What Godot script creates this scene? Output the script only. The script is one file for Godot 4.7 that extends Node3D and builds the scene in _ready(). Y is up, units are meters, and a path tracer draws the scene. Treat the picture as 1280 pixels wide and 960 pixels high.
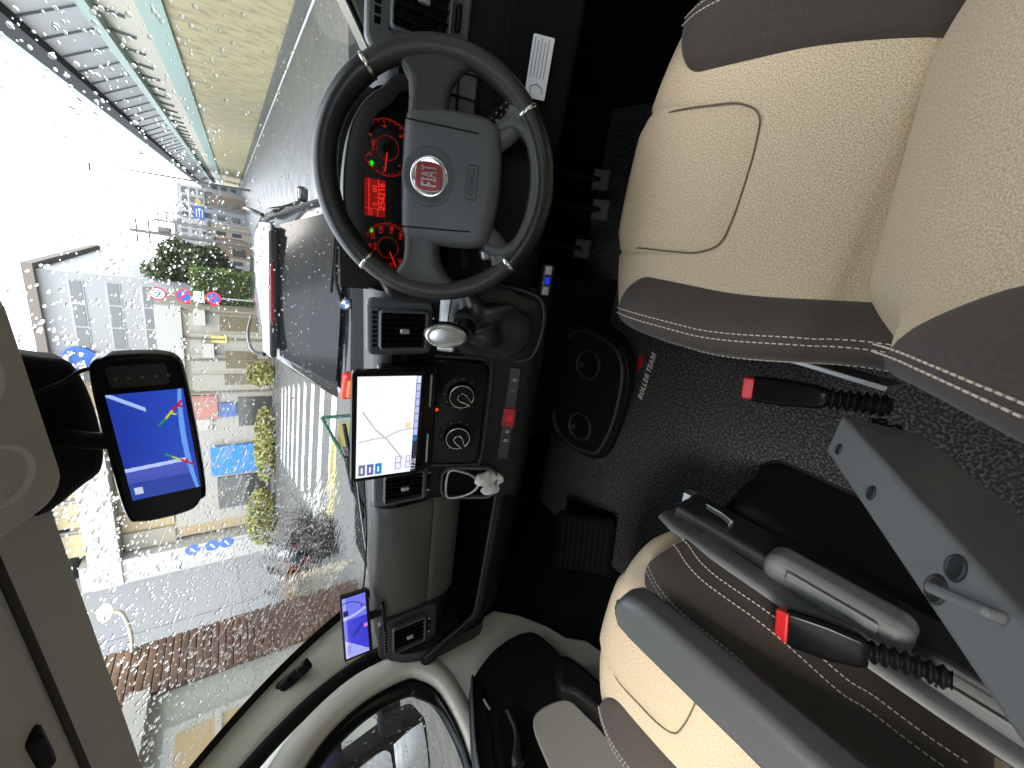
extends Node3D
# A motorhome cab seen from between its seats on a wet street. Metres, y up; the cab floor is y = 0, forward is -z.
# The street has axes of its own (STREET), because the motorhome leans and turns a little on it.

var CAM := Vector3(0.36, 1.17, 0.0)
var STREET := Transform3D(Basis(Vector3(0.997279, -0.071334, -0.018621), Vector3(0.070332, 0.99628, -0.0498), Vector3(0.022104, 0.048355, 0.998586)), Vector3(0.2264, -0.7229, 0.0946))
var M := {}
var T := {}
var rng := RandomNumberGenerator.new()
var taken := {}

# ---------------------------------------------------------------- geometry
class Geo:
	var v := PackedVector3Array()
	var n := PackedVector3Array()
	var uv := PackedVector2Array()
	var idx := PackedInt32Array()
	var start := 0

	func tri(a: int, b: int, c: int) -> void:
		idx.append(a); idx.append(b); idx.append(c)
		var k := (v[c] - v[a]).cross(v[b] - v[a])
		n[a] += k; n[b] += k; n[c] += k

	func add(p: Vector3, t := Vector2.ZERO) -> int:
		v.append(p); n.append(Vector3.ZERO); uv.append(t)
		return v.size() - 1

	# rows of points, smooth inside the patch; flip turns the face over
	func grid(rows: Array, wrap_row := false, wrap_col := false, flip := false) -> void:
		var s := v.size()
		var h: int = rows.size()
		var w: int = rows[0].size()
		for j in h:
			for i in w:
				add(rows[j][i], Vector2(float(i) / maxf(w - 1, 1), float(j) / maxf(h - 1, 1)))
		for j in (h if wrap_col else h - 1):
			for i in (w if wrap_row else w - 1):
				var a := s + j * w + i
				var b := s + j * w + (i + 1) % w
				var c := s + ((j + 1) % h) * w + (i + 1) % w
				var d := s + ((j + 1) % h) * w + i
				if flip:
					tri(a, c, b); tri(a, d, c)
				else:
					tri(a, b, c); tri(a, c, d)

	func fan(ring: PackedVector3Array, flip := false) -> void:
		var c := Vector3.ZERO
		for p in ring: c += p
		c /= ring.size()
		var s := add(c)
		for p in ring: add(p)
		for i in ring.size():
			var a := s + 1 + i
			var b := s + 1 + (i + 1) % ring.size()
			if flip: tri(s, b, a)
			else: tri(s, a, b)

	func quad(a: Vector3, b: Vector3, c: Vector3, d: Vector3) -> void:
		var s := v.size()
		add(a, Vector2(0, 0)); add(b, Vector2(1, 0)); add(c, Vector2(1, 1)); add(d, Vector2(0, 1))
		tri(s, s + 1, s + 2); tri(s, s + 2, s + 3)

	func box(xf: Transform3D, size: Vector3) -> void:
		var h := size / 2
		for ax in 3:
			for sg in [-1.0, 1.0]:
				var u := Vector3.ZERO; var w := Vector3.ZERO; var o := Vector3.ZERO
				o[ax] = h[ax] * sg; u[(ax + 1) % 3] = h[(ax + 1) % 3]; w[(ax + 2) % 3] = h[(ax + 2) % 3] * sg
				quad(xf * (o - u + w), xf * (o + u + w), xf * (o + u - w), xf * (o - u - w))

	# box with rounded edges
	func rbox(xf: Transform3D, size: Vector3, r: float, k := 3) -> void:
		var h := size / 2
		r = minf(r, minf(h.x, minf(h.y, h.z)) * 0.98)
		for ax in 3:
			for sg in [-1.0, 1.0]:
				var rows := []
				for j in (k + 1) * 2:
					var row := PackedVector3Array()
					for i in (k + 1) * 2:
						var q := Vector3.ZERO
						q[ax] = 1.0 * sg
						var i1 := (ax + 1) % 3
						var i2 := (ax + 2) % 3
						var e := Vector3(h.x - r, h.y - r, h.z - r)
						var p := Vector3.ZERO
						p[ax] = e[ax] * sg
						p[i1] = e[i1] * (-1.0 if i <= k else 1.0)
						p[i2] = e[i2] * (-1.0 if j <= k else 1.0)
						q[i1] = tan((1.0 - float(i) / k) * PI / 4) * -1.0 if i <= k else tan(float(i - k - 1) / k * PI / 4)
						q[i2] = tan((1.0 - float(j) / k) * PI / 4) * -1.0 if j <= k else tan(float(j - k - 1) / k * PI / 4)
						row.append(xf * (p + q.normalized() * r))
					rows.append(row)
				grid(rows, false, false, sg > 0)

	func tube(path: PackedVector3Array, radius, sides := 8, closed := false, flat := 1.0, side_dir := Vector3.UP) -> void:
		var rows := []
		var m := path.size()
		for j in m:
			var d := (path[(j + 1) % m] - path[(j - 1 + m) % m]) if closed else (path[mini(j + 1, m - 1)] - path[maxi(j - 1, 0)])
			d = d.normalized()
			var a := side_dir - d * d.dot(side_dir)
			if a.length() < 0.05: a = Vector3.RIGHT - d * d.x
			if a.length() < 0.05: a = Vector3.BACK - d * d.z
			a = a.normalized()
			var b := d.cross(a)
			var r: float = radius if radius is float else radius[j]
			var row := PackedVector3Array()
			for i in sides:
				var t := TAU * i / sides
				row.append(path[j] + (a * cos(t) * flat + b * sin(t)) * r)
			rows.append(row)
		grid(rows, true, closed, true)
		if not closed:
			fan(rows[0], false)
			fan(rows[m - 1], true)

	# profile: (radius, height) pairs turned about the y axis of xf
	func lathe(xf: Transform3D, profile: Array, sides := 24) -> void:
		var rows := []
		for p in profile:
			var row := PackedVector3Array()
			for i in sides:
				var t := TAU * i / sides
				row.append(xf * Vector3(cos(t) * p[0], p[1], sin(t) * p[0]))
			rows.append(row)
		grid(rows, true, false, false)

	# polygon in the xy plane of xf, from z = 0 to z = depth, the edge at z = depth bevelled
	func prism(xf: Transform3D, poly: PackedVector2Array, depth: float, bevel := 0.0, smooth := true) -> void:
		if Geometry2D.is_polygon_clockwise(poly):
			poly.reverse()
		var m := poly.size()
		var inner := PackedVector2Array()
		for i in m:
			var e1 := (poly[i] - poly[(i - 1 + m) % m]).normalized()
			var e2 := (poly[(i + 1) % m] - poly[i]).normalized()
			var nn := (Vector2(-e1.y, e1.x) + Vector2(-e2.y, e2.x))
			nn = nn.normalized() / maxf(0.4, sqrt(maxf(0.0, (1.0 + e1.dot(e2)) / 2)))
			inner.append(poly[i] + nn * bevel)
		var rings := [[poly, 0.0], [poly, depth - bevel]]
		if bevel > 0.0:
			var mid := PackedVector2Array()
			for i in m: mid.append(poly[i].lerp(inner[i], 0.3))
			rings.append([mid, depth - bevel * 0.3])
			rings.append([inner, depth])
		var rows := []
		for r in rings:
			var row := PackedVector3Array()
			for p in r[0]: row.append(xf * Vector3(p.x, p.y, r[1]))
			rows.append(row)
		if smooth:
			grid(rows, true, false, true)
		else:
			for j in rows.size() - 1:
				for i in m:
					quad(rows[j][i], rows[j][(i + 1) % m], rows[j + 1][(i + 1) % m], rows[j + 1][i])
		for e in [[poly, 0.0, true], [inner, depth, false]]:
			var ids := Geometry2D.triangulate_polygon(e[0])
			var s := v.size()
			for p in e[0]: add(xf * Vector3(p.x, p.y, e[1]), p)
			for t in ids.size() / 3:
				var a := s + ids[t * 3]; var b := s + ids[t * 3 + 1]; var c := s + ids[t * 3 + 2]
				var k := (v[c] - v[a]).cross(v[b] - v[a])
				var want := xf.basis.z * (-1.0 if e[2] else 1.0)
				if k.dot(want) > 0.0: tri(a, b, c)
				else: tri(a, c, b)

	func mesh(m: Material, shift := Vector3.ZERO) -> ArrayMesh:
		var arr := []
		arr.resize(Mesh.ARRAY_MAX)
		var vv := v.duplicate()
		var nn := n.duplicate()
		for i in vv.size():
			vv[i] -= shift
			nn[i] = nn[i].normalized() if nn[i].length() > 1e-12 else Vector3.UP
		arr[Mesh.ARRAY_VERTEX] = vv
		arr[Mesh.ARRAY_NORMAL] = nn
		arr[Mesh.ARRAY_TEX_UV] = uv
		arr[Mesh.ARRAY_INDEX] = idx
		var am := ArrayMesh.new()
		am.add_surface_from_arrays(Mesh.PRIMITIVE_TRIANGLES, arr)
		am.surface_set_material(0, m)
		return am

func P3(a: Array) -> PackedVector3Array:
	var o := PackedVector3Array()
	for p in a: o.append(Vector3(p[0], p[1], p[2]))
	return o

func P2(a: Array) -> PackedVector2Array:
	var o := PackedVector2Array()
	for p in a: o.append(Vector2(p[0], p[1]))
	return o

func at(p: Vector3, rx := 0.0, ry := 0.0, rz := 0.0) -> Transform3D:
	return Transform3D(Basis.from_euler(Vector3(deg_to_rad(rx), deg_to_rad(ry), deg_to_rad(rz))), p)

# a frame whose z axis is the normal, y as near to up as can be
func facing(p: Vector3, normal: Vector3, up := Vector3.UP) -> Transform3D:
	var z := normal.normalized()
	var x := up.cross(z).normalized()
	return Transform3D(Basis(x, z.cross(x), z), p)

func rrect(w: float, h: float, r: float, k := 5) -> PackedVector2Array:
	var o := PackedVector2Array()
	for c in [[1, 1, 0], [-1, 1, 90], [-1, -1, 180], [1, -1, 270]]:
		for i in k + 1:
			var t := deg_to_rad(c[2] + 90.0 * i / k)
			o.append(Vector2(c[0] * (w / 2 - r) + cos(t) * r, c[1] * (h / 2 - r) + sin(t) * r))
	return o

func circle(r: float, k := 24, c := Vector2.ZERO, sy := 1.0) -> PackedVector2Array:
	var o := PackedVector2Array()
	for i in k: o.append(c + Vector2(cos(TAU * i / k) * r, sin(TAU * i / k) * r * sy))
	return o

# a smooth line through the points
func spline(pts: PackedVector3Array, per := 8, closed := false) -> PackedVector3Array:
	var o := PackedVector3Array()
	var m := pts.size()
	for i in (m if closed else m - 1):
		var p0 := pts[(i - 1 + m) % m] if closed or i > 0 else pts[0] * 2 - pts[1]
		var p1 := pts[i]
		var p2 := pts[(i + 1) % m]
		var p3 := pts[(i + 2) % m] if closed or i < m - 2 else pts[m - 1] * 2 - pts[m - 2]
		for k in per:
			o.append(p1.cubic_interpolate(p2, p0, p3, float(k) / per))
	if not closed: o.append(pts[m - 1])
	return o

func spline2(pts: Array, per := 6, closed := true) -> PackedVector2Array:
	var a := PackedVector3Array()
	for p in pts: a.append(Vector3(p[0], p[1], 0))
	var o := PackedVector2Array()
	for p in spline(a, per, closed): o.append(Vector2(p.x, p.y))
	return o

func sstep(a: float, b: float, x: float) -> float:
	return smoothstep(a, b, x)

# ---------------------------------------------------------------- things and parts
func numbered(called: String) -> String:
	if not taken.has(called):
		taken[called] = 0
		return called
	taken[called] += 1
	return "%s_%03d" % [called, taken[called]]

func thing(called: String, label: String, category: String, base := Vector3.ZERO, group := "") -> Node3D:
	var o := Node3D.new()
	o.name = numbered(called)
	add_child(o)
	o.position = base
	o.set_meta("label", label)
	o.set_meta("category", category)
	if group: o.set_meta("group", group)
	o.set_meta("base_point", base)
	return o

# the same, standing in the street
func street_thing(called: String, label: String, category: String, base := Vector3.ZERO, group := "") -> Node3D:
	var o := thing(called, label, category, base, group)
	o.transform = STREET * Transform3D(Basis(), base)
	return o

func base_of(o: Node3D) -> Vector3:
	var b := Vector3.ZERO
	var p: Node = o
	while p != self and p != null:
		if p.has_meta("base_point"): b = p.get_meta("base_point")
		p = p.get_parent()
	return b

# one part, its points given in the axes of the cab (or of the street)
func part(o: Node3D, called: String, g: Geo, m: Material, stuff := false) -> MeshInstance3D:
	var i := MeshInstance3D.new()
	i.name = called
	i.mesh = g.mesh(m, base_of(o))
	o.add_child(i, true)
	if stuff: i.set_meta("kind", "stuff")
	return i

func structure(called: String, label: String, g: Geo, m: Material, street := false) -> MeshInstance3D:
	var i := MeshInstance3D.new()
	i.name = numbered(called)
	i.mesh = g.mesh(m)
	add_child(i)
	i.set_meta("kind", "structure")
	i.set_meta("label", label)
	i.set_meta("category", called.replace("_", " "))
	if street: i.transform = STREET
	return i

func text(o: Node3D, called: String, what: String, size: float, xf: Transform3D, m: Material, depth := 0.0006, font := "Droid Sans", bold := 400) -> MeshInstance3D:
	var t := TextMesh.new()
	var f := SystemFont.new()
	f.font_names = PackedStringArray([font])
	f.font_weight = bold
	t.font = f
	t.text = what
	t.font_size = 32
	t.pixel_size = size / 32.0
	t.depth = depth
	t.curve_step = 1.5
	t.material = m
	var i := MeshInstance3D.new()
	i.name = called
	i.mesh = t
	o.add_child(i, true)
	i.transform = Transform3D(xf.basis, xf.origin - base_of(o))
	return i

# thread stitches along a line
func stitches(g: Geo, path: PackedVector3Array, up: Vector3, length := 0.0048, gap := 0.0027, r := 0.0007) -> void:
	var acc := 0.0
	for i in path.size() - 1:
		var a := path[i]
		var b := path[i + 1]
		var l := a.distance_to(b)
		if l < 1e-5: continue
		var d := (b - a) / l
		while acc < l:
			var c := a + d * acc
			var z := d
			var x := up.cross(z)
			if x.length() < 0.01: x = Vector3.RIGHT.cross(z)
			x = x.normalized()
			g.box(Transform3D(Basis(x, z.cross(x), z), c), Vector3(r * 2, r * 2, length))
			acc += length + gap
		acc -= l

# ---------------------------------------------------------------- materials
func noise_tex(key: String, kind: int, freq: float, ramp: Array, size := 512, oct := 3, normal := 0.0, sd := 1) -> Texture2D:
	if T.has(key): return T[key]
	var f := FastNoiseLite.new()
	f.noise_type = kind
	f.frequency = freq
	f.seed = sd
	f.fractal_octaves = oct
	f.fractal_type = FastNoiseLite.FRACTAL_FBM if oct > 1 else FastNoiseLite.FRACTAL_NONE
	var t := NoiseTexture2D.new()
	t.width = size; t.height = size
	t.seamless = true
	t.seamless_blend_skirt = 0.15
	t.noise = f
	if normal > 0.0:
		t.as_normal_map = true
		t.bump_strength = normal
	elif ramp.size():
		var gr := Gradient.new()
		gr.offsets = PackedFloat32Array()
		gr.colors = PackedColorArray()
		var offs := PackedFloat32Array(); var cols := PackedColorArray()
		for e in ramp:
			offs.append(e[0]); cols.append(e[1])
		gr.offsets = offs; gr.colors = cols
		t.color_ramp = gr
	T[key] = t
	return t

func lin(r: float, g: float, b: float, a := 1.0) -> Color:
	var c := Color(r, g, b, 1).linear_to_srgb()
	c.a = a
	return c

func mat(key: String, c: Color, rough := 0.6, metal := 0.0) -> StandardMaterial3D:
	if M.has(key): return M[key]
	var m := StandardMaterial3D.new()
	m.resource_name = key
	m.albedo_color = c
	m.roughness = rough
	m.metallic = metal
	M[key] = m
	return m

func tri_map(m: StandardMaterial3D, per_metre: float) -> void:
	m.uv1_triplanar = true
	m.uv1_scale = Vector3.ONE * per_metre

func bumped(m: StandardMaterial3D, tex: Texture2D, cm: float, per_metre: float) -> StandardMaterial3D:
	m.heightmap_enabled = true
	m.heightmap_texture = tex
	m.heightmap_scale = cm
	tri_map(m, per_metre)
	return m

func glow(key: String, c: Color, energy: float) -> StandardMaterial3D:
	if M.has(key): return M[key]
	var m := mat(key, Color(0.02, 0.02, 0.02), 0.4)
	m.emission_enabled = true
	m.emission = c
	m.emission_energy_multiplier = energy
	return m

func grey_ramp(a: float, b: float) -> Array:
	return [[0.0, Color(a, a, a)], [1.0, Color(b, b, b)]]

func materials() -> void:
	var grain := noise_tex("grain", FastNoiseLite.TYPE_CELLULAR, 0.06, [], 256, 1)
	var soft := noise_tex("soft", FastNoiseLite.TYPE_SIMPLEX, 0.012, [], 256, 4)
	bumped(mat("dash", lin(0.026, 0.027, 0.029), 0.5), grain, 0.012, 9.0)
	bumped(mat("dash_lid", lin(0.058, 0.056, 0.052), 0.44), grain, 0.014, 9.0)
	bumped(mat("dash_low", lin(0.0085, 0.0088, 0.009), 0.5), grain, 0.012, 9.0)
	bumped(mat("pod", lin(0.105, 0.112, 0.118), 0.42), grain, 0.008, 9.0)
	bumped(mat("hub", lin(0.070, 0.072, 0.075), 0.48), grain, 0.01, 10.0)
	bumped(mat("leather", lin(0.012, 0.012, 0.012), 0.36), grain, 0.012, 12.0)
	bumped(mat("leather_dots", lin(0.027, 0.027, 0.0265), 0.42), noise_tex("dots", FastNoiseLite.TYPE_CELLULAR, 0.09, [], 256, 1), 0.05, 20.0)
	mat("seam", lin(0.16, 0.12, 0.08), 0.9)
	mat("satin", lin(0.62, 0.62, 0.62), 0.28, 0.85)
	mat("black_gloss", lin(0.006, 0.006, 0.007), 0.16)
	mat("black", lin(0.008, 0.008, 0.008), 0.55)
	mat("void", lin(0.002, 0.002, 0.002), 0.9)
	mat("rubber", lin(0.012, 0.012, 0.012), 0.75)
	bumped(mat("seat_plastic", lin(0.175, 0.182, 0.184), 0.5), grain, 0.015, 8.0)
	bumped(mat("armrest_grey", lin(0.095, 0.100, 0.104), 0.45), grain, 0.015, 8.0)
	bumped(mat("seat_plastic_dark", lin(0.018, 0.019, 0.020), 0.5), grain, 0.014, 8.0)
	bumped(mat("trim", lin(0.66, 0.64, 0.56), 0.6), grain, 0.012, 8.0)
	bumped(mat("header", lin(0.52, 0.49, 0.42), 0.75), soft, 0.05, 6.0)
	bumped(mat("door_insert", lin(0.46, 0.44, 0.39), 0.8), grain, 0.012, 10.0)
	for k in ["dash_low", "black", "rubber", "void", "black_gloss"]:
		if M.has(k): M[k].metallic_specular = 0.3
	mat("chrome", lin(0.75, 0.75, 0.74), 0.14, 1.0)
	mat("silver", lin(0.5, 0.52, 0.54), 0.33, 0.75)
	mat("steel", lin(0.42, 0.44, 0.45), 0.36, 0.9)
	mat("red_plastic", lin(0.60, 0.018, 0.022), 0.35)
	mat("emblem_red", lin(0.26, 0.012, 0.018), 0.25)
	mat("white_plastic", lin(0.72, 0.72, 0.70), 0.4)
	mat("label_white", lin(0.62, 0.64, 0.68), 0.5)
	mat("ink", lin(0.03, 0.03, 0.035), 0.6)
	mat("tissue", lin(0.75, 0.75, 0.74), 0.85)
	mat("thread", lin(0.66, 0.60, 0.48), 0.8)
	mat("symbol", lin(0.75, 0.72, 0.70), 0.5)
	# seat cloth: oatmeal weave with light and dark flecks
	var cream := mat("cream", Color.WHITE, 0.92)
	cream.albedo_texture = noise_tex("cream_flecks", FastNoiseLite.TYPE_SIMPLEX, 0.105, [[0.0, lin(0.38, 0.28, 0.175)], [0.36, lin(0.52, 0.40, 0.265)], [0.5, lin(0.61, 0.485, 0.33)], [0.62, lin(0.70, 0.58, 0.41)], [1.0, lin(0.84, 0.74, 0.57)]], 1024, 3)
	bumped(cream, noise_tex("weave", FastNoiseLite.TYPE_CELLULAR, 0.05, [], 1024, 2), 0.05, 3.4)
	var bol := mat("bolster", Color.WHITE, 0.8)
	bol.albedo_texture = noise_tex("bolster_tone", FastNoiseLite.TYPE_SIMPLEX, 0.09, [[0.0, lin(0.050, 0.039, 0.034)], [1.0, lin(0.082, 0.066, 0.058)]], 256, 3)
	bol.rim_enabled = true; bol.rim = 0.25; bol.rim_tint = 0.5
	bumped(bol, grain, 0.02, 7.0)
	# loop carpet
	var car := mat("carpet", Color.WHITE, 0.95)
	car.albedo_texture = noise_tex("carpet_tone", FastNoiseLite.TYPE_SIMPLEX, 0.11, [[0.0, lin(0.012, 0.012, 0.012)], [0.42, lin(0.030, 0.030, 0.030)], [0.56, lin(0.042, 0.042, 0.043)], [0.68, lin(0.085, 0.085, 0.086)], [1.0, lin(0.17, 0.17, 0.172)]], 512, 3)
	bumped(car, noise_tex("carpet_bump", FastNoiseLite.TYPE_SIMPLEX, 0.11, [], 512, 3), 0.6, 1.9)
	# glass
	var g := mat("glass", Color(1, 1, 1, 0.03), 0.0)
	g.transparency = BaseMaterial3D.TRANSPARENCY_ALPHA
	var w := mat("rainwater", Color(1, 1, 1, 0.0), 0.0)
	w.refraction_enabled = true
	w.refraction_scale = 0.033
	mat("mirror_glass", lin(0.8, 0.82, 0.83), 0.03, 1.0)

func screen(key: String, im: Image, energy: float) -> StandardMaterial3D:
	var m := mat(key, Color(0.01, 0.01, 0.01), 0.25)
	m.emission_enabled = true
	m.emission_texture = ImageTexture.create_from_image(im)
	m.emission_operator = BaseMaterial3D.EMISSION_OP_MULTIPLY
	m.emission = Color.WHITE
	m.emission_energy_multiplier = energy
	return m

func _ready() -> void:
	rng.seed = 20240
	# camera: a phone held on its side, so the picture lies turned a quarter
	var cam := Camera3D.new()
	cam.name = "camera"
	var psi := deg_to_rad(26.0); var th := deg_to_rad(36.5); var rho := deg_to_rad(8.0)
	var fwd := Vector3(-sin(psi) * cos(th), -sin(th), -cos(psi) * cos(th))
	var r0 := Vector3(cos(psi), 0, -sin(psi))
	var u0 := r0.cross(fwd)
	var rr := r0 * cos(rho) - u0 * sin(rho)
	var uu := u0 * cos(rho) + r0 * sin(rho)
	cam.transform = Transform3D(Basis(-uu, rr, -fwd), CAM)
	cam.fov = 90.0
	cam.near = 0.02
	cam.far = 900.0
	add_child(cam)
	cam.current = true
	# overcast daylight
	var we := WorldEnvironment.new()
	we.name = "daylight"
	var env := Environment.new()
	env.background_mode = Environment.BG_SKY
	var sm := ProceduralSkyMaterial.new()
	sm.sky_top_color = Color(0.90, 0.94, 0.98)
	sm.sky_horizon_color = Color(0.96, 0.98, 1.0)
	sm.sky_curve = 0.2
	sm.ground_horizon_color = Color(0.6, 0.6, 0.6)
	sm.ground_bottom_color = Color(0.3, 0.3, 0.3)
	sm.sun_angle_max = 1.0
	var sky := Sky.new()
	sky.sky_material = sm
	env.sky = sky
	env.background_energy_multiplier = 1.0
	env.ambient_light_source = Environment.AMBIENT_SOURCE_SKY
	env.tonemap_mode = Environment.TONE_MAPPER_LINEAR
	env.tonemap_exposure = 5.2
	env.sdfgi_enabled = true
	env.ssao_enabled = true
	env.ssil_enabled = true
	we.environment = env
	add_child(we)
	var sun := DirectionalLight3D.new()
	sun.name = "sun_through_cloud"
	sun.light_energy = 0.3
	sun.light_angular_distance = 25.0
	sun.light_color = Color(1.0, 0.98, 0.95)
	sun.shadow_enabled = true
	sun.rotation_degrees = Vector3(-62, 35, 0)
	add_child(sun)
	materials()
	cab_shell()
	dashboard()
	wheel_and_levers()
	screens_and_mirror()
	seats()
	doors()
	floor_things()
	street()
	rain()

# ---------------------------------------------------------------- the cab's walls, roof, windscreen
# the windscreen's sheet: s across (-1 left .. 1 right), t down (0 top .. 1 bottom)
func screen_pt(s: float, t: float) -> Vector3:
	var top := Vector3(0.715 * s, 1.372 - 0.012 * s * s, -0.66 + 0.045 * s * s)
	var bot := Vector3(0.86 * s, 0.795, -1.28 + 0.27 * s * s)
	var p := top.lerp(bot, t)
	p += Vector3(0, 0.024, -0.03) * (4.0 * t * (1.0 - t))
	return p

func screen_out(s: float, t: float) -> Vector3:
	var a := screen_pt(s + 0.01, t) - screen_pt(s - 0.01, t)
	var b := screen_pt(s, t + 0.01) - screen_pt(s, t - 0.01)
	var nn := a.cross(b).normalized()
	return -nn if nn.z > 0.0 else nn

func cab_shell() -> void:
	# floor, walls and roof of the living area behind the camera, with its windows and roof light
	var g := Geo.new()
	g.box(at(Vector3(0, -0.03, 0.55)), Vector3(2.1, 0.06, 3.3))
	structure("floor", "dark rubber floor under the cab carpet and seats", g, M.rubber)
	g = Geo.new()
	g.box(at(Vector3(0, 0.2, -1.12)), Vector3(2.0, 1.2, 0.05))
	g.box(at(Vector3(0, 0.8, -1.15)), Vector3(1.75, 0.04, 0.25))
	structure("bulkhead_wall", "black bulkhead wall behind the pedals and footwells", g, M.void)
	var wall := mat("living_wall", lin(0.62, 0.60, 0.55), 0.8)
	# side walls with a window each
	for sx in [-1.0, 1.0]:
		g = Geo.new()
		var x: float = sx * 1.06
		g.box(at(Vector3(x, 0.5, 1.2)), Vector3(0.06, 1.0, 2.0))
		g.box(at(Vector3(x, 1.78, 1.2)), Vector3(0.06, 0.36, 2.0))
		g.box(at(Vector3(x, 1.3, 0.3)), Vector3(0.06, 0.6, 0.2))
		g.box(at(Vector3(x, 1.3, 2.0)), Vector3(0.06, 0.6, 0.4))
		g.box(at(Vector3(sx * 0.96, 0.98, 0.2)), Vector3(0.16, 1.96, 0.05))
		structure("side_wall", "pale living area wall with a window, behind the %s seat" % ("passenger" if sx < 0 else "driver"), g, wall)
	g = Geo.new()
	g.box(at(Vector3(0, 0.98, 2.2)), Vector3(2.2, 2.0, 0.06))
	structure("rear_wall", "plain pale rear wall of the living area", g, wall)
	# roof with an opening for the roof light
	g = Geo.new()
	var y := 1.97
	g.box(at(Vector3(0, y, 1.7)), Vector3(2.2, 0.05, 1.1))
	g.box(at(Vector3(-0.78, y, 0.72)), Vector3(0.64, 0.05, 0.86))
	g.box(at(Vector3(0.78, y, 0.72)), Vector3(0.64, 0.05, 0.86))
	g.box(at(Vector3(0, y, 0.02)), Vector3(2.2, 0.05, 0.54))
	g.box(at(Vector3(0, 1.70, -0.25)), Vector3(2.2, 0.58, 0.05))
	structure("roof", "pale roof over the seats with a roof light opening", g, wall)
	# cab
	var cab := thing("cab_body", "pale grey motorhome cab body with windscreen, header and window pillars around the dashboard", "vehicle cab", Vector3(0, 0.8, -0.9))
	g = Geo.new()
	var rows := []
	for j in 25:
		var row := PackedVector3Array()
		for i in 41: row.append(screen_pt(lerpf(-1.02, 1.02, i / 40.0), lerpf(-0.02, 1.03, j / 24.0)))
		rows.append(row)
	g.grid(rows)
	part(cab, "windscreen_glass", g, M.glass)
	# header over the windscreen: curved cloth-grey beam, its lower lip, and the lining behind it
	g = Geo.new()
	rows = []
	for prof in [[0.012, 0.0, 0.0], [0.0, -0.004, 0.006], [0.0, 0.008, 0.03], [0.0, 0.02, 0.10], [0.0, 0.022, 0.11], [0.0, 0.014, 0.125], [0.0, 0.02, 0.14], [0.0, 0.045, 0.28], [0.0, 0.06, 0.45]]:
		var row := PackedVector3Array()
		for i in 41:
			var s := lerpf(-1.06, 1.06, i / 40.0)
			var p := screen_pt(s, 0.0)
			row.append(Vector3(p.x, p.y + prof[1], p.z + prof[2]))
		rows.append(row)
	g.grid(rows)
	part(cab, "header_lining", g, M.header)
	g = Geo.new()
	var groove := PackedVector3Array()
	for i in 41:
		var p := screen_pt(lerpf(-1.04, 1.04, i / 40.0), 0.0)
		groove.append(p + Vector3(0, 0.012, 0.112))
	g.tube(groove, 0.0045, 6)
	part(cab, "header_groove", g, mat("groove_brown", lin(0.05, 0.045, 0.035), 0.9))
	g = Geo.new()
	g.box(at(Vector3(0, 1.47, -0.62)), Vector3(1.7, 0.10, 0.10))
	g.box(at(Vector3(0, 1.50, -0.42)), Vector3(1.9, 0.03, 0.50))
	part(cab, "roof_skin", g, M.trim)
	# black band and rubber round the glass
	g = Geo.new()
	for side in [-1.0, 1.0]:
		rows = []
		for k in [[0.975, 0.004], [1.02, 0.004]]:
			var row := PackedVector3Array()
			for j in 31:
				var t := lerpf(-0.02, 1.03, j / 30.0)
				row.append(screen_pt(side * k[0], t) - screen_out(side * k[0], t) * k[1])
			rows.append(row)
		g.grid(rows)
	rows = []
	for k in [0.972, 1.03]:
		var row := PackedVector3Array()
		for i in 41:
			var s := lerpf(-1.0, 1.0, i / 40.0)
			row.append(screen_pt(s, k) - screen_out(s, k) * 0.003)
		rows.append(row)
	g.grid(rows)
	part(cab, "windscreen_surround", g, M.black)
	for side in [-1.0, 1.0]: pillar(cab, side)
	# cream foot of the right pillar and its dark gasket
	g = Geo.new()
	var foot := Transform3D(Basis(Vector3.RIGHT, Vector3(0, 0.743, 0.669), Vector3(0, -0.669, 0.743)), Vector3(0, 0.87, -1.0))
	g.prism(foot, P2([[0.668, -0.01], [0.722, 0.085], [0.80, 0.22], [0.95, 0.22], [0.95, -0.10], [0.69, -0.10]]), 0.03, 0.006)
	part(cab, "pillar_foot", g, M.trim)
	g = Geo.new()
	g.tube(PackedVector3Array([foot * Vector3(0.664, -0.03, 0.02), foot * Vector3(0.664, -0.01, 0.026), foot * Vector3(0.718, 0.085, 0.026), foot * Vector3(0.796, 0.22, 0.026)]), 0.005, 8)
	part(cab, "pillar_gasket", g, M.rubber)
	g = Geo.new()
	g.rbox(Transform3D(foot.basis * Basis(Vector3.BACK, 1.05), foot * Vector3(0.765, 0.075, 0.032)), Vector3(0.09, 0.016, 0.006), 0.002, 2)
	part(cab, "pillar_slot", g, M.black)
	# black clip on the left pillar
	g = Geo.new()
	var cp := screen_pt(-1.03, 0.46) + Vector3(0.035, -0.012, 0.035)
	var dir := (screen_pt(-1.0, 0.6) - screen_pt(-1.0, 0.4)).normalized()
	var xf := facing(cp, Vector3(0.75, 0.1, 0.65), dir)
	g.rbox(xf, Vector3(0.03, 0.085, 0.028), 0.008)
	g.rbox(Transform3D(xf.basis, xf * Vector3(0, 0.022, 0.012)), Vector3(0.024, 0.028, 0.022), 0.008)
	g.rbox(Transform3D(xf.basis, xf * Vector3(0, -0.022, 0.012)), Vector3(0.024, 0.028, 0.022), 0.008)
	part(cab, "pillar_clip", g, M.black)
	# overhead console with two round lamps
	var con := thing("overhead_console", "grey overhead console with round reading lamps beside the mirror mount", "overhead console", Vector3(0.2, 1.33, -0.52))
	g = Geo.new()
	var cf := Transform3D(Basis.from_euler(Vector3(deg_to_rad(62), 0, 0)), Vector3(0.140, 1.375, -0.535))
	g.prism(cf, rrect(0.25, 0.13, 0.035), 0.02, 0.009)
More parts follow.
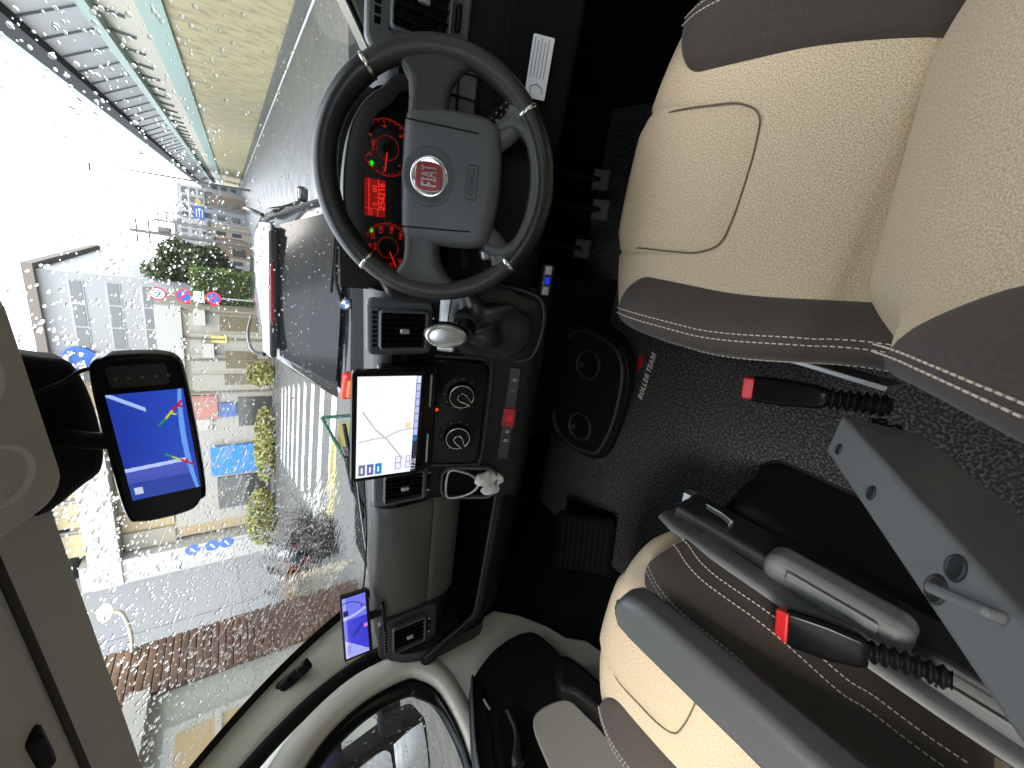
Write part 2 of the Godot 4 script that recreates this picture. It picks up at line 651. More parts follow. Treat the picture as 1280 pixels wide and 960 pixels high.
	part(con, "console_panel", g, M.header)
	g = Geo.new()
	g.prism(Transform3D(cf.basis, cf * Vector3(0, -0.004, 0.02)), rrect(0.225, 0.105, 0.028), 0.004, 0.003)
	part(con, "console_face", g, M.header)
	for dx in [-0.058, 0.038]:
		g = Geo.new()
		g.lathe(Transform3D(cf.basis * Basis(Vector3.RIGHT, PI / 2), cf * Vector3(dx, -0.002, 0.024)), [[0.031, 0.0], [0.031, 0.004], [0.027, 0.005], [0.025, -0.004], [0.024, -0.006], [0.0, -0.006]], 28)
		part(con, "reading_lamp", g, M.trim)
	# grab handle recess in the lining
	g = Geo.new()
	g.rbox(at(Vector3(-0.27, 1.392, -0.50), 20), Vector3(0.06, 0.016, 0.026), 0.007)
	part(cab, "handle_recess", g, M.black)

func pillar(cab: Node3D, side: float) -> void:
	# cream pillar trim between windscreen and door frame
	var g := Geo.new()
	var rows := []
	for k in [[0.0, 0.006], [0.014, 0.030], [0.036, 0.040], [0.055, 0.036], [0.068, 0.018]]:
		var row := PackedVector3Array()
		for j in 33:
			var t := lerpf(-0.05, 1.08, j / 32.0)
			var e := screen_pt(side * 1.0, t)
			var o := screen_out(side * 1.0, t)
			var spread := 1.0 + 1.5 * t * t
			row.append(e - o * k[1] * 0.9 + Vector3(side * 0.004, 0.0, k[0] * spread * 1.2))
		rows.append(row)
	g.grid(rows)
	part(cab, "pillar_trim", g, M.trim)
	# dark door seal behind the trim
	g = Geo.new()
	var path := PackedVector3Array()
	for j in 33:
		var t := lerpf(-0.05, 1.0, j / 32.0)
		var e := screen_pt(side, t)
		path.append(e - screen_out(side, t) * 0.016 + Vector3(side * 0.012, 0, 0.082 * (1.0 + 1.5 * t * t) + 0.010))
	g.tube(path, 0.019, 12)
	part(cab, "door_seal", g, M.rubber)

# ---------------------------------------------------------------- dashboard
func loft_x(g: Geo, xs: Array, prof: Callable, flip := false) -> void:
	var rows := []
	for x in xs: rows.append(prof.call(x))
	g.grid(rows, false, false, flip)

func span(a: float, b: float, n: int) -> Array:
	var o := []
	for i in n + 1: o.append(lerpf(a, b, float(i) / n))
	return o

func section(x: float, pts: Array, per := 4) -> PackedVector3Array:
	var a := PackedVector3Array()
	for p in pts: a.append(Vector3(x, p[1], p[0]))
	return spline(a, per)

func base_z(x: float) -> float:
	var s := x / 0.87
	return -1.262 + 0.27 * s * s

func top_prof(x: float) -> PackedVector3Array:
	var e := 0.03 * pow(absf(x) / 0.8, 4.0)
	return section(x, [[base_z(x), 0.785], [-0.97, 0.876 - e], [-0.85, 0.912 - e], [-0.775, 0.926 - e], [-0.735, 0.921 - e], [-0.716, 0.900 - e], [-0.711, 0.870 - e]])

func lip_y(x: float) -> float:
	return 0.628 + 0.015 * clampf((-x - 0.3) / 0.4, 0, 1) + 0.17 * sstep(0.70, 0.80, -x)

func pass_prof(x: float) -> PackedVector3Array:
	var ly := lip_y(x)
	var room := 1.0 - sstep(0.70, 0.79, -x)
	var a := section(x, [[-0.713, 0.885], [-0.705, 0.83], [-0.700, 0.78], [-0.702, 0.735], [-0.715, 0.712]], 3)
	a.append_array(section(x, [[-0.73, 0.708], [-0.73 - 0.18 * room, 0.70], [-0.74 - 0.2 * room, minf(ly - 0.02, 0.66)], [-0.72 - 0.19 * room, minf(0.56 + (1 - room) * 0.13, ly - 0.04)], [-0.69, minf(0.575 + (1 - room) * 0.13, ly - 0.03)], [-0.672, ly - 0.01], [-0.663, ly], [-0.650, ly - 0.004], [-0.645, ly - 0.022], [-0.66, ly - 0.07], [-0.73, ly - 0.15], [-0.86, 0.40], [-1.05, 0.26]], 3))
	return a

func center_prof(x: float) -> PackedVector3Array:
	return section(x, [[-0.712, 0.90], [-0.712, 0.86], [-0.706, 0.82], [-0.692, 0.77], [-0.668, 0.715], [-0.636, 0.665], [-0.612, 0.635], [-0.603, 0.608], [-0.62, 0.58], [-0.72, 0.52], [-0.80, 0.42], [-0.86, 0.25], [-0.9, 0.0]], 3)

func driver_prof(x: float) -> PackedVector3Array:
	return section(x, [[-0.712, 0.90], [-0.715, 0.85], [-0.70, 0.77], [-0.675, 0.70], [-0.655, 0.64], [-0.665, 0.60], [-0.74, 0.55], [-0.88, 0.46], [-1.05, 0.36]], 3)

# a rounded frame standing on the plane of xf
func ring(g: Geo, xf: Transform3D, w: float, h: float, r: float, wall: float, depth: float, bev := 0.002) -> void:
	var rows := []
	for k in [[0.0, 0.0], [0.0, depth - bev], [bev, depth], [wall - bev, depth], [wall, depth - bev], [wall, 0.0]]:
		var row := PackedVector3Array()
		for p in rrect(w - 2 * k[0], h - 2 * k[0], maxf(r - k[0], 0.0006)): row.append(xf * Vector3(p.x, p.y, k[1]))
		rows.append(row)
	g.grid(rows, true)

func vent(o: Node3D, xf: Transform3D, w: float, h: float, uprights: int, roller_side: float) -> void:
	var g := Geo.new()
	ring(g, xf, w, h, 0.008, 0.005, 0.014)
	var v := part(o, "air_vent", g, M.pod)
	g = Geo.new()
	g.quad(xf * Vector3(-w / 2, -h / 2, 0.0012), xf * Vector3(w / 2, -h / 2, 0.0012), xf * Vector3(w / 2, h / 2, 0.0012), xf * Vector3(-w / 2, h / 2, 0.0012))
	part(v, "vent_cavity", g, M.void)
	for i in uprights:
		g = Geo.new()
		var x := lerpf(-w / 2 + 0.008, w / 2 - 0.008, (i + 0.5) / uprights)
		g.rbox(Transform3D(xf.basis * Basis(Vector3.UP, 0.35), xf * Vector3(x, 0, 0.0085)), Vector3(0.0022, h - 0.008, 0.008), 0.0009, 1)
		part(v, "slat", g, M.black)
	for i in 5:
		g = Geo.new()
		var y := lerpf(-h / 2 + 0.008, h / 2 - 0.008, (i + 0.5) / 5)
		g.box(Transform3D(xf.basis, xf * Vector3(0, y, 0.003)), Vector3(w - 0.008, 0.0018, 0.003))
		part(v, "rear_slat", g, M.black)
	g = Geo.new()
	g.rbox(Transform3D(xf.basis, xf * Vector3(0, 0, 0.0155)), Vector3(0.011, 0.018, 0.008), 0.003)
	part(v, "vent_knob", g, M.silver)
	g = Geo.new()
	g.rbox(Transform3D(xf.basis, xf * Vector3(0, -h / 2 - 0.012 * roller_side, 0.004)), Vector3(0.036, 0.009, 0.010), 0.004)
	part(v, "vent_roller", g, M.black_gloss)
	for s in [-1.0, 1.0]:
		g = Geo.new()
		g.lathe(Transform3D(xf.basis * Basis(Vector3.RIGHT, PI / 2), xf * Vector3(s * 0.024, -h / 2 - 0.012 * roller_side, 0.0045)), [[0.0022, 0.0], [0.0018, 0.001], [0.0, 0.001]], 10)
		part(v, "roller_dot", g, M.symbol)

func dashboard() -> void:
	var d := thing("dashboard", "dark grey motorhome dashboard running under the windscreen, with vents, glovebox and round dials", "dashboard", Vector3(0, 0.75, -0.85))
	var g := Geo.new()
	loft_x(g, span(-0.84, 0.235, 40), top_prof)
	loft_x(g, span(0.560, 0.84, 12), top_prof)
	loft_x(g, span(0.232, 0.563, 10), func(x): return top_prof(x).slice(0, 8))
	part(d, "dash_top", g, M.dash)
	g = Geo.new()
	loft_x(g, span(-0.80, -0.24, 40), pass_prof)
	part(d, "passenger_fascia", g, M.dash_low)
	g = Geo.new()
	loft_x(g, span(-0.245, 0.27, 10), center_prof)
	part(d, "center_fascia", g, M.dash_low)
	g = Geo.new()
	loft_x(g, span(0.560, 0.82, 8), driver_prof)
	loft_x(g, span(0.262, 0.563, 8), func(x): return driver_prof(x).slice(5))
	part(d, "driver_fascia", g, M.dash_low)
	# glovebox lid, proud of the fascia, with a seam across it
	g = Geo.new()
	var rows := []
	for k in 2:
		var lid := [[-0.742, 0.931], [-0.717, 0.922], [-0.700, 0.895], [-0.693, 0.85], [-0.690, 0.795]] if k == 0 else [[-0.690, 0.7925], [-0.689, 0.76], [-0.693, 0.73], [-0.706, 0.708]]
		g = Geo.new()
		rows = []
		for x in span(-0.615, -0.262, 24):
			var f := minf(minf((x + 0.615) / 0.03, (-0.262 - x) / 0.02), 1.0)
			var inn := 0.009 * (1.0 - sqrt(maxf(0.0, 1.0 - (1.0 - f) * (1.0 - f))))
			var row := section(x, lid, 4)
			for i in row.size(): row[i].z -= inn
			if k == 0: row[row.size() - 1].z -= 0.003
			else: row[0].z -= 0.003
			rows.append(row)
		g.grid(rows)
		part(d, "glovebox_lid", g, M.dash_lid)
	# light line along the shelf's lip
	g = Geo.new()
	var lip := PackedVector3Array()
	for x in span(-0.785, -0.262, 40): lip.append(Vector3(x, lip_y(x) + 0.001, -0.657))
	g.tube(lip, 0.0055, 8)
	part(d, "shelf_lip", g, M.dash)
	# end piece by the passenger door and its twin
	for s in [-1.0, 1.0]:
		g = Geo.new()
		var pr := spline2([[-0.665, 0.60], [-0.655, 0.70], [-0.665, 0.80], [-0.70, 0.872], [-0.76, 0.893], [-0.90, 0.875], [-0.98, 0.84], [-1.0, 0.70], [-0.95, 0.63], [-0.80, 0.59]], 4)
		var q := PackedVector2Array()
		for p in pr: q.append(Vector2(p.x, p.y))
		g.prism(Transform3D(Basis(Vector3(0, 0, 1), Vector3(0, 1, 0), Vector3(s, 0, 0)), Vector3(s * 0.765, 0, 0)), q, 0.075, 0.02)
		part(d, "end_cap", g, M.dash)
	# outer vent panels
	var po := facing(Vector3(-0.698, 0.832, -0.698), Vector3(0.08, 0.10, 1))
	g = Geo.new()
	g.prism(Transform3D(po.basis, po * Vector3(0, 0.005, -0.012)), rrect(0.135, 0.165, 0.02), 0.014, 0.006)
	part(d, "vent_panel", g, M.dash)
	po.origin = po * Vector3(0, 0.008, 0.0025)
	vent(d, po, 0.088, 0.092, 5, 1.0)
	var dr := facing(Vector3(0.668, 0.868, -0.703), Vector3(-0.08, 0.12, 1))
	g = Geo.new()
	g.prism(Transform3D(dr.basis, dr * Vector3(0, 0.002, -0.012)), rrect(0.15, 0.16, 0.02), 0.014, 0.006)
	part(d, "vent_panel", g, M.pod)
	dr.origin = dr * Vector3(0, 0.004, 0.0025)
	vent(d, dr, 0.092, 0.092, 5, 1.0)
	# vents either side of the screen, in grey pods
	for e in [[0.167, 0.882, 0.11], [-0.200, 0.868, 0.11]]:
		var xf := facing(Vector3(e[0], e[1], -0.706), Vector3(0, 0.16, 1))
		g = Geo.new()
		g.prism(Transform3D(xf.basis, xf * Vector3(0.002, 0.004, -0.012)), rrect(e[2], 0.125, 0.014), 0.014, 0.006)
		part(d, "vent_panel", g, M.pod)
		xf.origin = xf * Vector3(0, 0, 0.0025)
		vent(d, xf, 0.078, 0.092, 6, 1.0)
	# demister slots along the top of each vent panel
	for e in [[0.167, 0.882, -0.706, 0.0, 0.16, 0.080, 0.0525], [-0.698, 0.832, -0.698, 0.08, 0.10, 0.095, 0.068], [0.668, 0.868, -0.703, -0.08, 0.12, 0.10, 0.066]]:
		var sx := facing(Vector3(e[0], e[1], e[2]), Vector3(e[3], e[4], 1))
		sx.origin = sx * Vector3(0, e[6], 0.0022)
		g = Geo.new()
		g.prism(sx, rrect(e[5], 0.013, 0.003), 0.0012, 0.0004)
		var gr := part(d, "demister_grille", g, M.pod)
		for i in 8:
			g = Geo.new()
			var x: float = lerpf(-e[5] / 2 + 0.004, e[5] / 2 - 0.004, (i + 0.5) / 8)
			g.rbox(Transform3D(sx.basis, sx * Vector3(x, 0, 0.0010)), Vector3(e[5] / 8 - 0.0035, 0.0095, 0.0012), 0.0005, 1)
			part(gr, "slot", g, M.void)
	# instrument hood: an arch over the dials
	var outer := spline2([[0.222, 0.78], [0.225, 0.90], [0.252, 0.925], [0.284, 0.960], [0.322, 0.979], [0.392, 0.990], [0.470, 0.981], [0.515, 0.962], [0.545, 0.932], [0.570, 0.90], [0.574, 0.78]], 6, false)
	var inner := spline2([[0.234, 0.78], [0.240, 0.89], [0.268, 0.915], [0.296, 0.944], [0.330, 0.956], [0.392, 0.964], [0.458, 0.957], [0.500, 0.945], [0.528, 0.918], [0.552, 0.89], [0.560, 0.78]], 6, false)
	g = Geo.new()
	rows = []
	for k in [[0, -1.0, 0.935], [0, -0.85, 0.965], [0, -0.72, 0.995], [0, -0.695, 1.0], [0, -0.688, 0.997], [1, -0.688, 1.003], [1, -0.695, 1.0], [1, -0.79, 1.0]]:
		var row := PackedVector3Array()
		for p in (outer if k[0] == 0 else inner): row.append(Vector3(p.x, 0.89 + (p.y - 0.89) * (k[2] if k[0] == 1 else 1.0) - (1.0 - k[2]) * 0.9 * (1 - k[0]), k[1]))
		rows.append(row)
	g.grid(rows)
	part(d, "instrument_hood", g, M.dash)
	# dial board
	g = Geo.new()
	g.quad(Vector3(0.23, 0.78, -0.745), Vector3(0.56, 0.78, -0.745), Vector3(0.56, 0.975, -0.785), Vector3(0.23, 0.975, -0.785))
	var cl := part(d, "instrument_cluster", g, mat("cluster_black", lin(0.006, 0.006, 0.006), 0.35))
	var cf := facing(Vector3(0.394, 0.90, -0.7685), Vector3(0, 0.203, 0.98))
	dial(cl, Transform3D(cf.basis, cf * Vector3(-0.083, -0.008, 0.0)), ["20", "30", "40", "60", "80", "100", "120", "140", "160"], 114.0, "km/h")
	dial(cl, Transform3D(cf.basis, cf * Vector3(0.083, -0.004, 0.0)), ["1", "2", "3", "4", "5", "6"], 84.0, "x1000")
	g = Geo.new()
	g.prism(Transform3D(cf.basis, cf * Vector3(0.0, 0.016, 0.0005)), rrect(0.062, 0.036, 0.002), 0.0015, 0.0005)
	var dp := part(cl, "trip_display", g, glow("display_red", Color(0.55, 0.02, 0.012), 0.14))
	var hot := glow("display_hot", Color(1.0, 0.20, 0.13), 0.26)
	text(dp, "lettering", "254216", 0.0125, Transform3D(cf.basis, cf * Vector3(0.004, 0.004, 0.0024)), hot, 0.0003, "Droid Sans Mono")
	text(dp, "lettering", "0 : 00", 0.0095, Transform3D(cf.basis, cf * Vector3(0.004, 0.0165, 0.0024)), hot, 0.0003, "Droid Sans Mono")
	g = Geo.new()
	for e in [[0.0, 0.0265, 0.060, 0.0008], [0.006, 0.0105, 0.048, 0.0006], [-0.018, 0.016, 0.0006, 0.034], [-0.025, 0.0225, 0.012, 0.0006], [-0.025, 0.0115, 0.012, 0.0006]]: g.box(Transform3D(cf.basis, cf * Vector3(e[0], e[1], 0.0022)), Vector3(e[2], e[3], 0.0004))
	part(dp, "display_lines", g, hot, true)
	for s in [-1.0, 1.0]:
		var arrow := P2([[0.005, 0.0], [0.0, 0.0045], [0.0, 0.002], [-0.004, 0.002], [-0.004, -0.002], [0.0, -0.002], [0.0, -0.0045]])
		if s < 0:
			for i in arrow.size(): arrow[i].x = -arrow[i].x
		g = Geo.new()
		g.prism(Transform3D(cf.basis, cf * Vector3(s * 0.055, 0.022, 0.0006)), arrow, 0.001)
		part(cl, "indicator_light", g, glow("indicator_green", Color(0.05, 1.0, 0.08), 0.17))
	# cut-off steering column shroud
	g = Geo.new()
	var axis := Vector3(0, sin(deg_to_rad(35)), cos(deg_to_rad(35)))
	var wc := Vector3(0.426, 0.876, -0.612)
	g.rbox(facing(wc - axis * 0.085 + Vector3(0, -0.008, 0), axis), Vector3(0.13, 0.095, 0.12), 0.03)
	part(d, "column_shroud", g, M.dash_low)
	# button block right of the wheel
	var bx := facing(Vector3(0.580, 0.810, -0.690), Vector3(0, 0.25, 1))
	g = Geo.new()
	g.prism(bx, rrect(0.11, 0.075, 0.01), 0.008, 0.003)
	var bb := part(d, "button_block", g, M.dash_low)
	for i in 3:
		for j in 2:
			g = Geo.new()
			g.prism(Transform3D(bx.basis, bx * Vector3(-0.034 + i * 0.034, -0.016 + j * 0.032, 0.007)), rrect(0.031, 0.028, 0.003), 0.005, 0.0015)
			part(bb, "button", g, M.pod)
	g = Geo.new()
	g.box(Transform3D(bx.basis, bx * Vector3(0.034, 0.016, 0.0122)), Vector3(0.016, 0.003, 0.0006))
	part(bb, "symbol", g, M.symbol)
	# centre: radio body under the screen, climate panel with two knobs, switch strip, trim
	var rf := facing(Vector3(-0.024, 0.872, -0.702), Vector3(0, 0.2, 1))
	g = Geo.new()
	g.prism(rf, rrect(0.245, 0.120, 0.012), 0.024, 0.004)
	part(d, "radio_body", g, M.black_gloss)
	for s in [-1.0, 1.0]:
		g = Geo.new()
		g.rbox(Transform3D(rf.basis, rf * Vector3(s * 0.068, -0.045, 0.025)), Vector3(0.072, 0.004, 0.003), 0.0014, 2)
		part(d, "silver_line", g, M.silver)
	var nf := Vector3(0, 0.406, 0.914)
	var cp := facing(Vector3(-0.028, 0.755, -0.683), nf)
	g = Geo.new()
	g.prism(Transform3D(cp.basis, cp * Vector3(0, 0, -0.01)), P2([[-0.130, 0.062], [-0.128, -0.045], [-0.112, -0.060], [0.112, -0.060], [0.128, -0.045], [0.130, 0.062]]), 0.018, 0.004)
	var panel := part(d, "climate_panel", g, M.black_gloss)
	g = Geo.new()
	var edge := PackedVector3Array()
	for p in spline2([[-0.136, 0.06], [-0.135, -0.044], [-0.116, -0.066], [0.0, -0.068], [0.116, -0.066], [0.135, -0.044], [0.136, 0.06]], 6, false): edge.append(cp * Vector3(p.x, p.y, 0.002))
	g.tube(edge, 0.0042, 8)
	part(d, "panel_edge", g, M.dash)
	for s in [-1.0, 1.0]: knob(panel, Transform3D(cp.basis, cp * Vector3(s * 0.052, -0.003, 0.008)), 145.0 if s > 0 else 124.0)
	g = Geo.new()
	g.lathe(Transform3D(cp.basis * Basis(Vector3.RIGHT, PI / 2), cp * Vector3(0.012, 0.048, 0.008)), [[0.0038, 0.0], [0.003, 0.0018], [0.0, 0.002]], 12)
	part(panel, "lamp", g, glow("lamp_amber", Color(1.0, 0.22, 0.06), 0.3))
	var sf := facing(Vector3(-0.022, 0.652, -0.6235), Vector3(0, 0.60, 0.80))
	g = Geo.new()
	g.prism(Transform3D(sf.basis, sf * Vector3(0, 0, -0.002)), rrect(0.235, 0.026, 0.005), 0.006, 0.002)
	var ss := part(d, "switch_strip", g, mat("strip", lin(0.02, 0.02, 0.021), 0.4))
	g = Geo.new()
	g.prism(Transform3D(sf.basis, sf * Vector3(-0.005, 0, 0.003)), rrect(0.048, 0.030, 0.003), 0.005, 0.002)
	var hz := part(ss, "hazard_button", g, mat("hazard_red", lin(0.36, 0.012, 0.02), 0.35))
	g = Geo.new()
	var tri3 := PackedVector3Array()
	for k in 3: tri3.append(sf * Vector3(-0.005 + cos(PI / 2 + TAU * k / 3) * 0.0075, -0.001 + sin(PI / 2 + TAU * k / 3) * 0.0075, 0.0085))
	g.tube(tri3, 0.0009, 5, true)
	part(hz, "triangle", g, glow("hazard_line", Color(1.0, 0.12, 0.12), 0.18))
	for e in [[0.088, "o"], [0.062, "\u00b7:"], [-0.042, "o"], [-0.066, "b"]]:
		text(ss, "symbol", e[1], 0.014, Transform3D(sf.basis, sf * Vector3(e[0], 0, 0.0045)), M.symbol, 0.0004)
	# silver bar under the driver-side vent and beside the lever
	g = Geo.new()
	g.rbox(facing(Vector3(0.195, 0.803, -0.672), Vector3(0, 0.5, 0.86)), Vector3(0.135, 0.036, 0.02), 0.006)
	g.rbox(facing(Vector3(0.250, 0.74, -0.662), Vector3(0, 0.5, 0.86)), Vector3(0.012, 0.13, 0.02), 0.005)
	part(d, "silver_trim", g, M.silver)
	# cup bin at the passenger side of the climate panel
	var cb := facing(Vector3(-0.212, 0.716, -0.664), Vector3(0, 0.45, 0.89))
	g = Geo.new()
	ring(g, cb, 0.092, 0.14, 0.03, 0.006, 0.012)
	var bin := part(d, "storage_bin", g, M.pod)
	g = Geo.new()
	g.prism(Transform3D(cb.basis, cb * Vector3(0, 0, -0.004)), rrect(0.085, 0.132, 0.028), 0.006)
	part(bin, "bin_floor", g, M.void)
	g = Geo.new()
	var dring := PackedVector3Array()
	for p in spline2([[-0.034, 0.052], [0.034, 0.052], [0.036, 0.02], [0.02, -0.012], [0.0, -0.022], [-0.02, -0.012], [-0.036, 0.02]], 6): dring.append(cb * Vector3(p.x, p.y, 0.014))
	g.tube(dring, 0.003, 8, true)
	part(bin, "cup_ring", g, M.silver)
	# floor console with two cup wells
	g = Geo.new()
	var outline := spline2([[0.13, -0.70], [0.10, -0.635], [0.03, -0.600], [-0.10, -0.592], [-0.22, -0.612], [-0.27, -0.66], [-0.285, -0.78], [-0.25, -0.95], [0.05, -1.0], [0.14, -0.85]], 5)
	var tiers := []
	for e in [[0.0, -0.15, 0.86], [0.12, -0.10, 0.90], [0.19, -0.02, 0.98], [0.232, 0.0, 1.0], [0.246, 0.0, 0.99], [0.25, 0.0, 0.965]]:
		var row := PackedVector3Array()
		for p in outline: row.append(Vector3(-0.07 + (p.x + 0.07) * e[2], e[0], -0.78 + (p.y + 0.78) * e[2] + e[1]))
		tiers.append(row)
	g.grid(tiers, true)
	g.fan(tiers[5])
	var con := part(d, "floor_console", g, M.dash_low)
	g = Geo.new()
	var rim := PackedVector3Array()
	for p in spline2([[0.115, -0.71], [0.088, -0.652], [0.03, -0.622], [-0.10, -0.614], [-0.21, -0.634], [-0.25, -0.67], [-0.262, -0.78], [-0.20, -0.86], [0.03, -0.88], [0.115, -0.82]], 5): rim.append(Vector3(p.x, 0.254, p.y))
	g.tube(rim, 0.007, 8, true)
	part(con, "tray_rim", g, M.dash)
	for c in [[0.022, -0.755], [-0.188, -0.735]]:
		g = Geo.new()
		g.lathe(at(Vector3(c[0], 0.2505, c[1])), [[0.049, 0.0], [0.048, 0.006], [0.044, 0.008], [0.042, 0.0012], [0.0, 0.001]], 28)
		var well := part(con, "cup_well", g, M.dash)
		g = Geo.new()
		g.lathe(at(Vector3(c[0], 0.2522, c[1])), [[0.0405, 0.0], [0.0, 0.0001]], 24)
		part(well, "well_floor", g, M.void)
		g = Geo.new()
		g.rbox(at(Vector3(c[0] - 0.008, 0.257, c[1] - 0.022)), Vector3(0.02, 0.012, 0.014), 0.005)
		part(well, "spring_clip", g, M.dash)
	# paper card under the dash by the driver's door
	var lf := facing(Vector3(0.618, 0.712, -0.602), Vector3(-0.06, 0.52, 0.85))
	var card := thing("instruction_card", "small white printed card under the dash right of the steering wheel", "card", lf.origin)
	g = Geo.new()
	g.prism(lf, rrect(0.082, 0.034, 0.002), 0.0015, 0.0004)
	part(card, "card_sheet", g, M.label_white)
	for i in 5:
		g = Geo.new()
		g.quad(lf * Vector3(-0.014, 0.012 - i * 0.0055, 0.0019), lf * Vector3(0.037 - 0.003 * (i % 2), 0.012 - i * 0.0055, 0.0019), lf * Vector3(0.037 - 0.003 * (i % 2), 0.0138 - i * 0.0055, 0.0019), lf * Vector3(-0.014, 0.0138 - i * 0.0055, 0.0019))
		part(card, "print_line", g, mat("print_grey", lin(0.25, 0.26, 0.29), 0.6))
	g = Geo.new()
	var arrow := PackedVector3Array()
	for p in [[-0.036, 0.008], [-0.026, 0.010], [-0.021, 0.0], [-0.026, -0.010], [-0.033, -0.010]]: arrow.append(lf * Vector3(p[0], p[1], 0.002))
	g.tube(arrow, 0.0007, 4)
	part(card, "printed_symbol", g, M.ink)
	# fuse panel behind the card, and a plug-in reader with a blue lamp left of the column
	g = Geo.new()
	g.rbox(facing(Vector3(0.62, 0.70, -0.625), Vector3(-0.06, 0.52, 0.85)), Vector3(0.22, 0.12, 0.03), 0.01)
	part(d, "fuse_cover", g, M.void)
	var ob := facing(Vector3(0.29, 0.627, -0.60), Vector3(0.0, 0.5, 0.87))
	var od := thing("plug_in_reader", "small black plug-in reader with a blue lamp, below the wheel near the pedals", "diagnostic reader", ob.origin)
	g = Geo.new()
	g.rbox(ob, Vector3(0.062, 0.022, 0.03), 0.005)
	part(od, "reader_body", g, mat("reader_grey", lin(0.03, 0.03, 0.034), 0.35))
	g = Geo.new()
	g.rbox(Transform3D(ob.basis, ob * Vector3(0, 0, 0.0145)), Vector3(0.012, 0.010, 0.003), 0.001, 2)
	part(od, "blue_lamp", g, glow("lamp_blue", Color(0.05, 0.2, 1.0), 0.14))
	for s in [-1.0, 1.0]:
		g = Geo.new()
		g.rbox(Transform3D(ob.basis, ob * Vector3(s * 0.020, 0, 0.0145)), Vector3(0.016, 0.012, 0.002), 0.001, 2)
		part(od, "silver_contact", g, M.silver)

func dial(o: Node3D, xf: Transform3D, marks: Array, needle: float, unit: String) -> void:
	var g := Geo.new()
	var red := glow("dial_red", Color(1.0, 0.15, 0.11), 0.11)
	var rim := PackedVector3Array()
	for p in circle(0.0435, 48): rim.append(xf * Vector3(p.x, p.y, 0.002))
	g.tube(rim, 0.0011, 6, true)
	var r := part(o, "dial", g, mat("dial_rim", lin(0.20, 0.03, 0.025), 0.3))
	r.mesh.surface_set_material(0, glow("dial_rim_red", Color(0.8, 0.15, 0.12), 0.055))
	var ring2 := PackedVector3Array()
	for p in circle(0.019, 36): ring2.append(xf * Vector3(p.x, p.y, 0.002))
	g = Geo.new()
	g.tube(ring2, 0.0006, 5, true)
	part(r, "inner_ring", g, M.dial_rim_red)
	var n := marks.size()
	for i in n:
		var a := deg_to_rad(lerpf(225.0, -45.0, float(i) / (n - 1)))
		text(r, "number", marks[i], 0.0082, Transform3D(xf.basis, xf * Vector3(cos(a) * 0.0325, sin(a) * 0.0325, 0.0015)), red, 0.0003)
	g = Geo.new()
	for i in (n - 1) * 4 + 1:
		var a := deg_to_rad(lerpf(225.0, -45.0, float(i) / ((n - 1) * 4)))
		var l := 0.005 if i % 4 == 0 else 0.0028
		g.box(Transform3D(xf.basis * Basis(Vector3.BACK, a), xf * Vector3(cos(a) * (0.0415 - l / 2), sin(a) * (0.0415 - l / 2), 0.0015)), Vector3(l, 0.0008, 0.0006))
	part(r, "tick_marks", g, red, true)
	text(r, "lettering", unit, 0.006, Transform3D(xf.basis, xf * Vector3(0, 0.0235, 0.0015)), red, 0.0003)
	g = Geo.new()
	var t := deg_to_rad(90.0 + needle)
	g.box(Transform3D(xf.basis * Basis(Vector3.BACK, t), xf * Vector3(cos(t) * 0.021, sin(t) * 0.021, 0.004)), Vector3(0.034, 0.0016, 0.001))
	part(r, "needle", g, glow("needle_red", Color(1.0, 0.12, 0.08), 0.17))
	g = Geo.new()
	g.lathe(Transform3D(xf.basis * Basis(Vector3.RIGHT, PI / 2), xf * Vector3(0, 0, 0.002)), [[0.0075, 0.0], [0.0075, 0.003], [0.006, 0.004], [0.0, 0.004]], 20)
	part(r, "hub", g, M.black)

func knob(o: Node3D, xf: Transform3D, turn: float) -> void:
	var g := Geo.new()
	var b := xf.basis * Basis(Vector3.RIGHT, PI / 2)
	g.lathe(Transform3D(b, xf.origin), [[0.042, 0.0], [0.041, 0.002], [0.032, 0.0026], [0.029, 0.004], [0.028, 0.014], [0.0265, 0.016], [0.0, 0.016]], 36)
	var k := part(o, "climate_knob", g, M.black)
	var ring2 := PackedVector3Array()
	for p in circle(0.0262, 40): ring2.append(xf * Vector3(p.x, p.y, 0.0162))
	g = Geo.new()
	g.tube(ring2, 0.0014, 6, true)
	part(k, "silver_ring", g, M.chrome)
	var t := deg_to_rad(90 + turn)
	g = Geo.new()
	var drop := PackedVector3Array()
	for p in [[0.024, 0.004], [0.004, 0.0095], [-0.006, 0.008], [-0.009, 0.0], [-0.006, -0.008], [0.004, -0.0095], [0.024, -0.004]]:
		var q := Vector2(p[0], p[1]).rotated(t)
		drop.append(xf * Vector3(q.x, q.y, 0.0205))
	g.tube(drop, 0.0016, 6)
	part(k, "pointer_outline", g, M.chrome)
	g = Geo.new()
	g.rbox(Transform3D(xf.basis * Basis(Vector3.BACK, t), xf * Vector3(cos(t) * 0.008, sin(t) * 0.008, 0.018)), Vector3(0.036, 0.013, 0.008), 0.004)
	part(k, "grip", g, M.black)
	for i in 9:
		var a := deg_to_rad(lerpf(215, -35, i / 8.0))
		g = Geo.new()
		g.box(Transform3D(xf.basis * Basis(Vector3.BACK, a), xf * Vector3(cos(a) * 0.0365, sin(a) * 0.0365, 0.0028)), Vector3(0.004, 0.0022, 0.0008))
		part(k, "mark", g, mat("mark_grey", lin(0.16, 0.16, 0.16), 0.5))

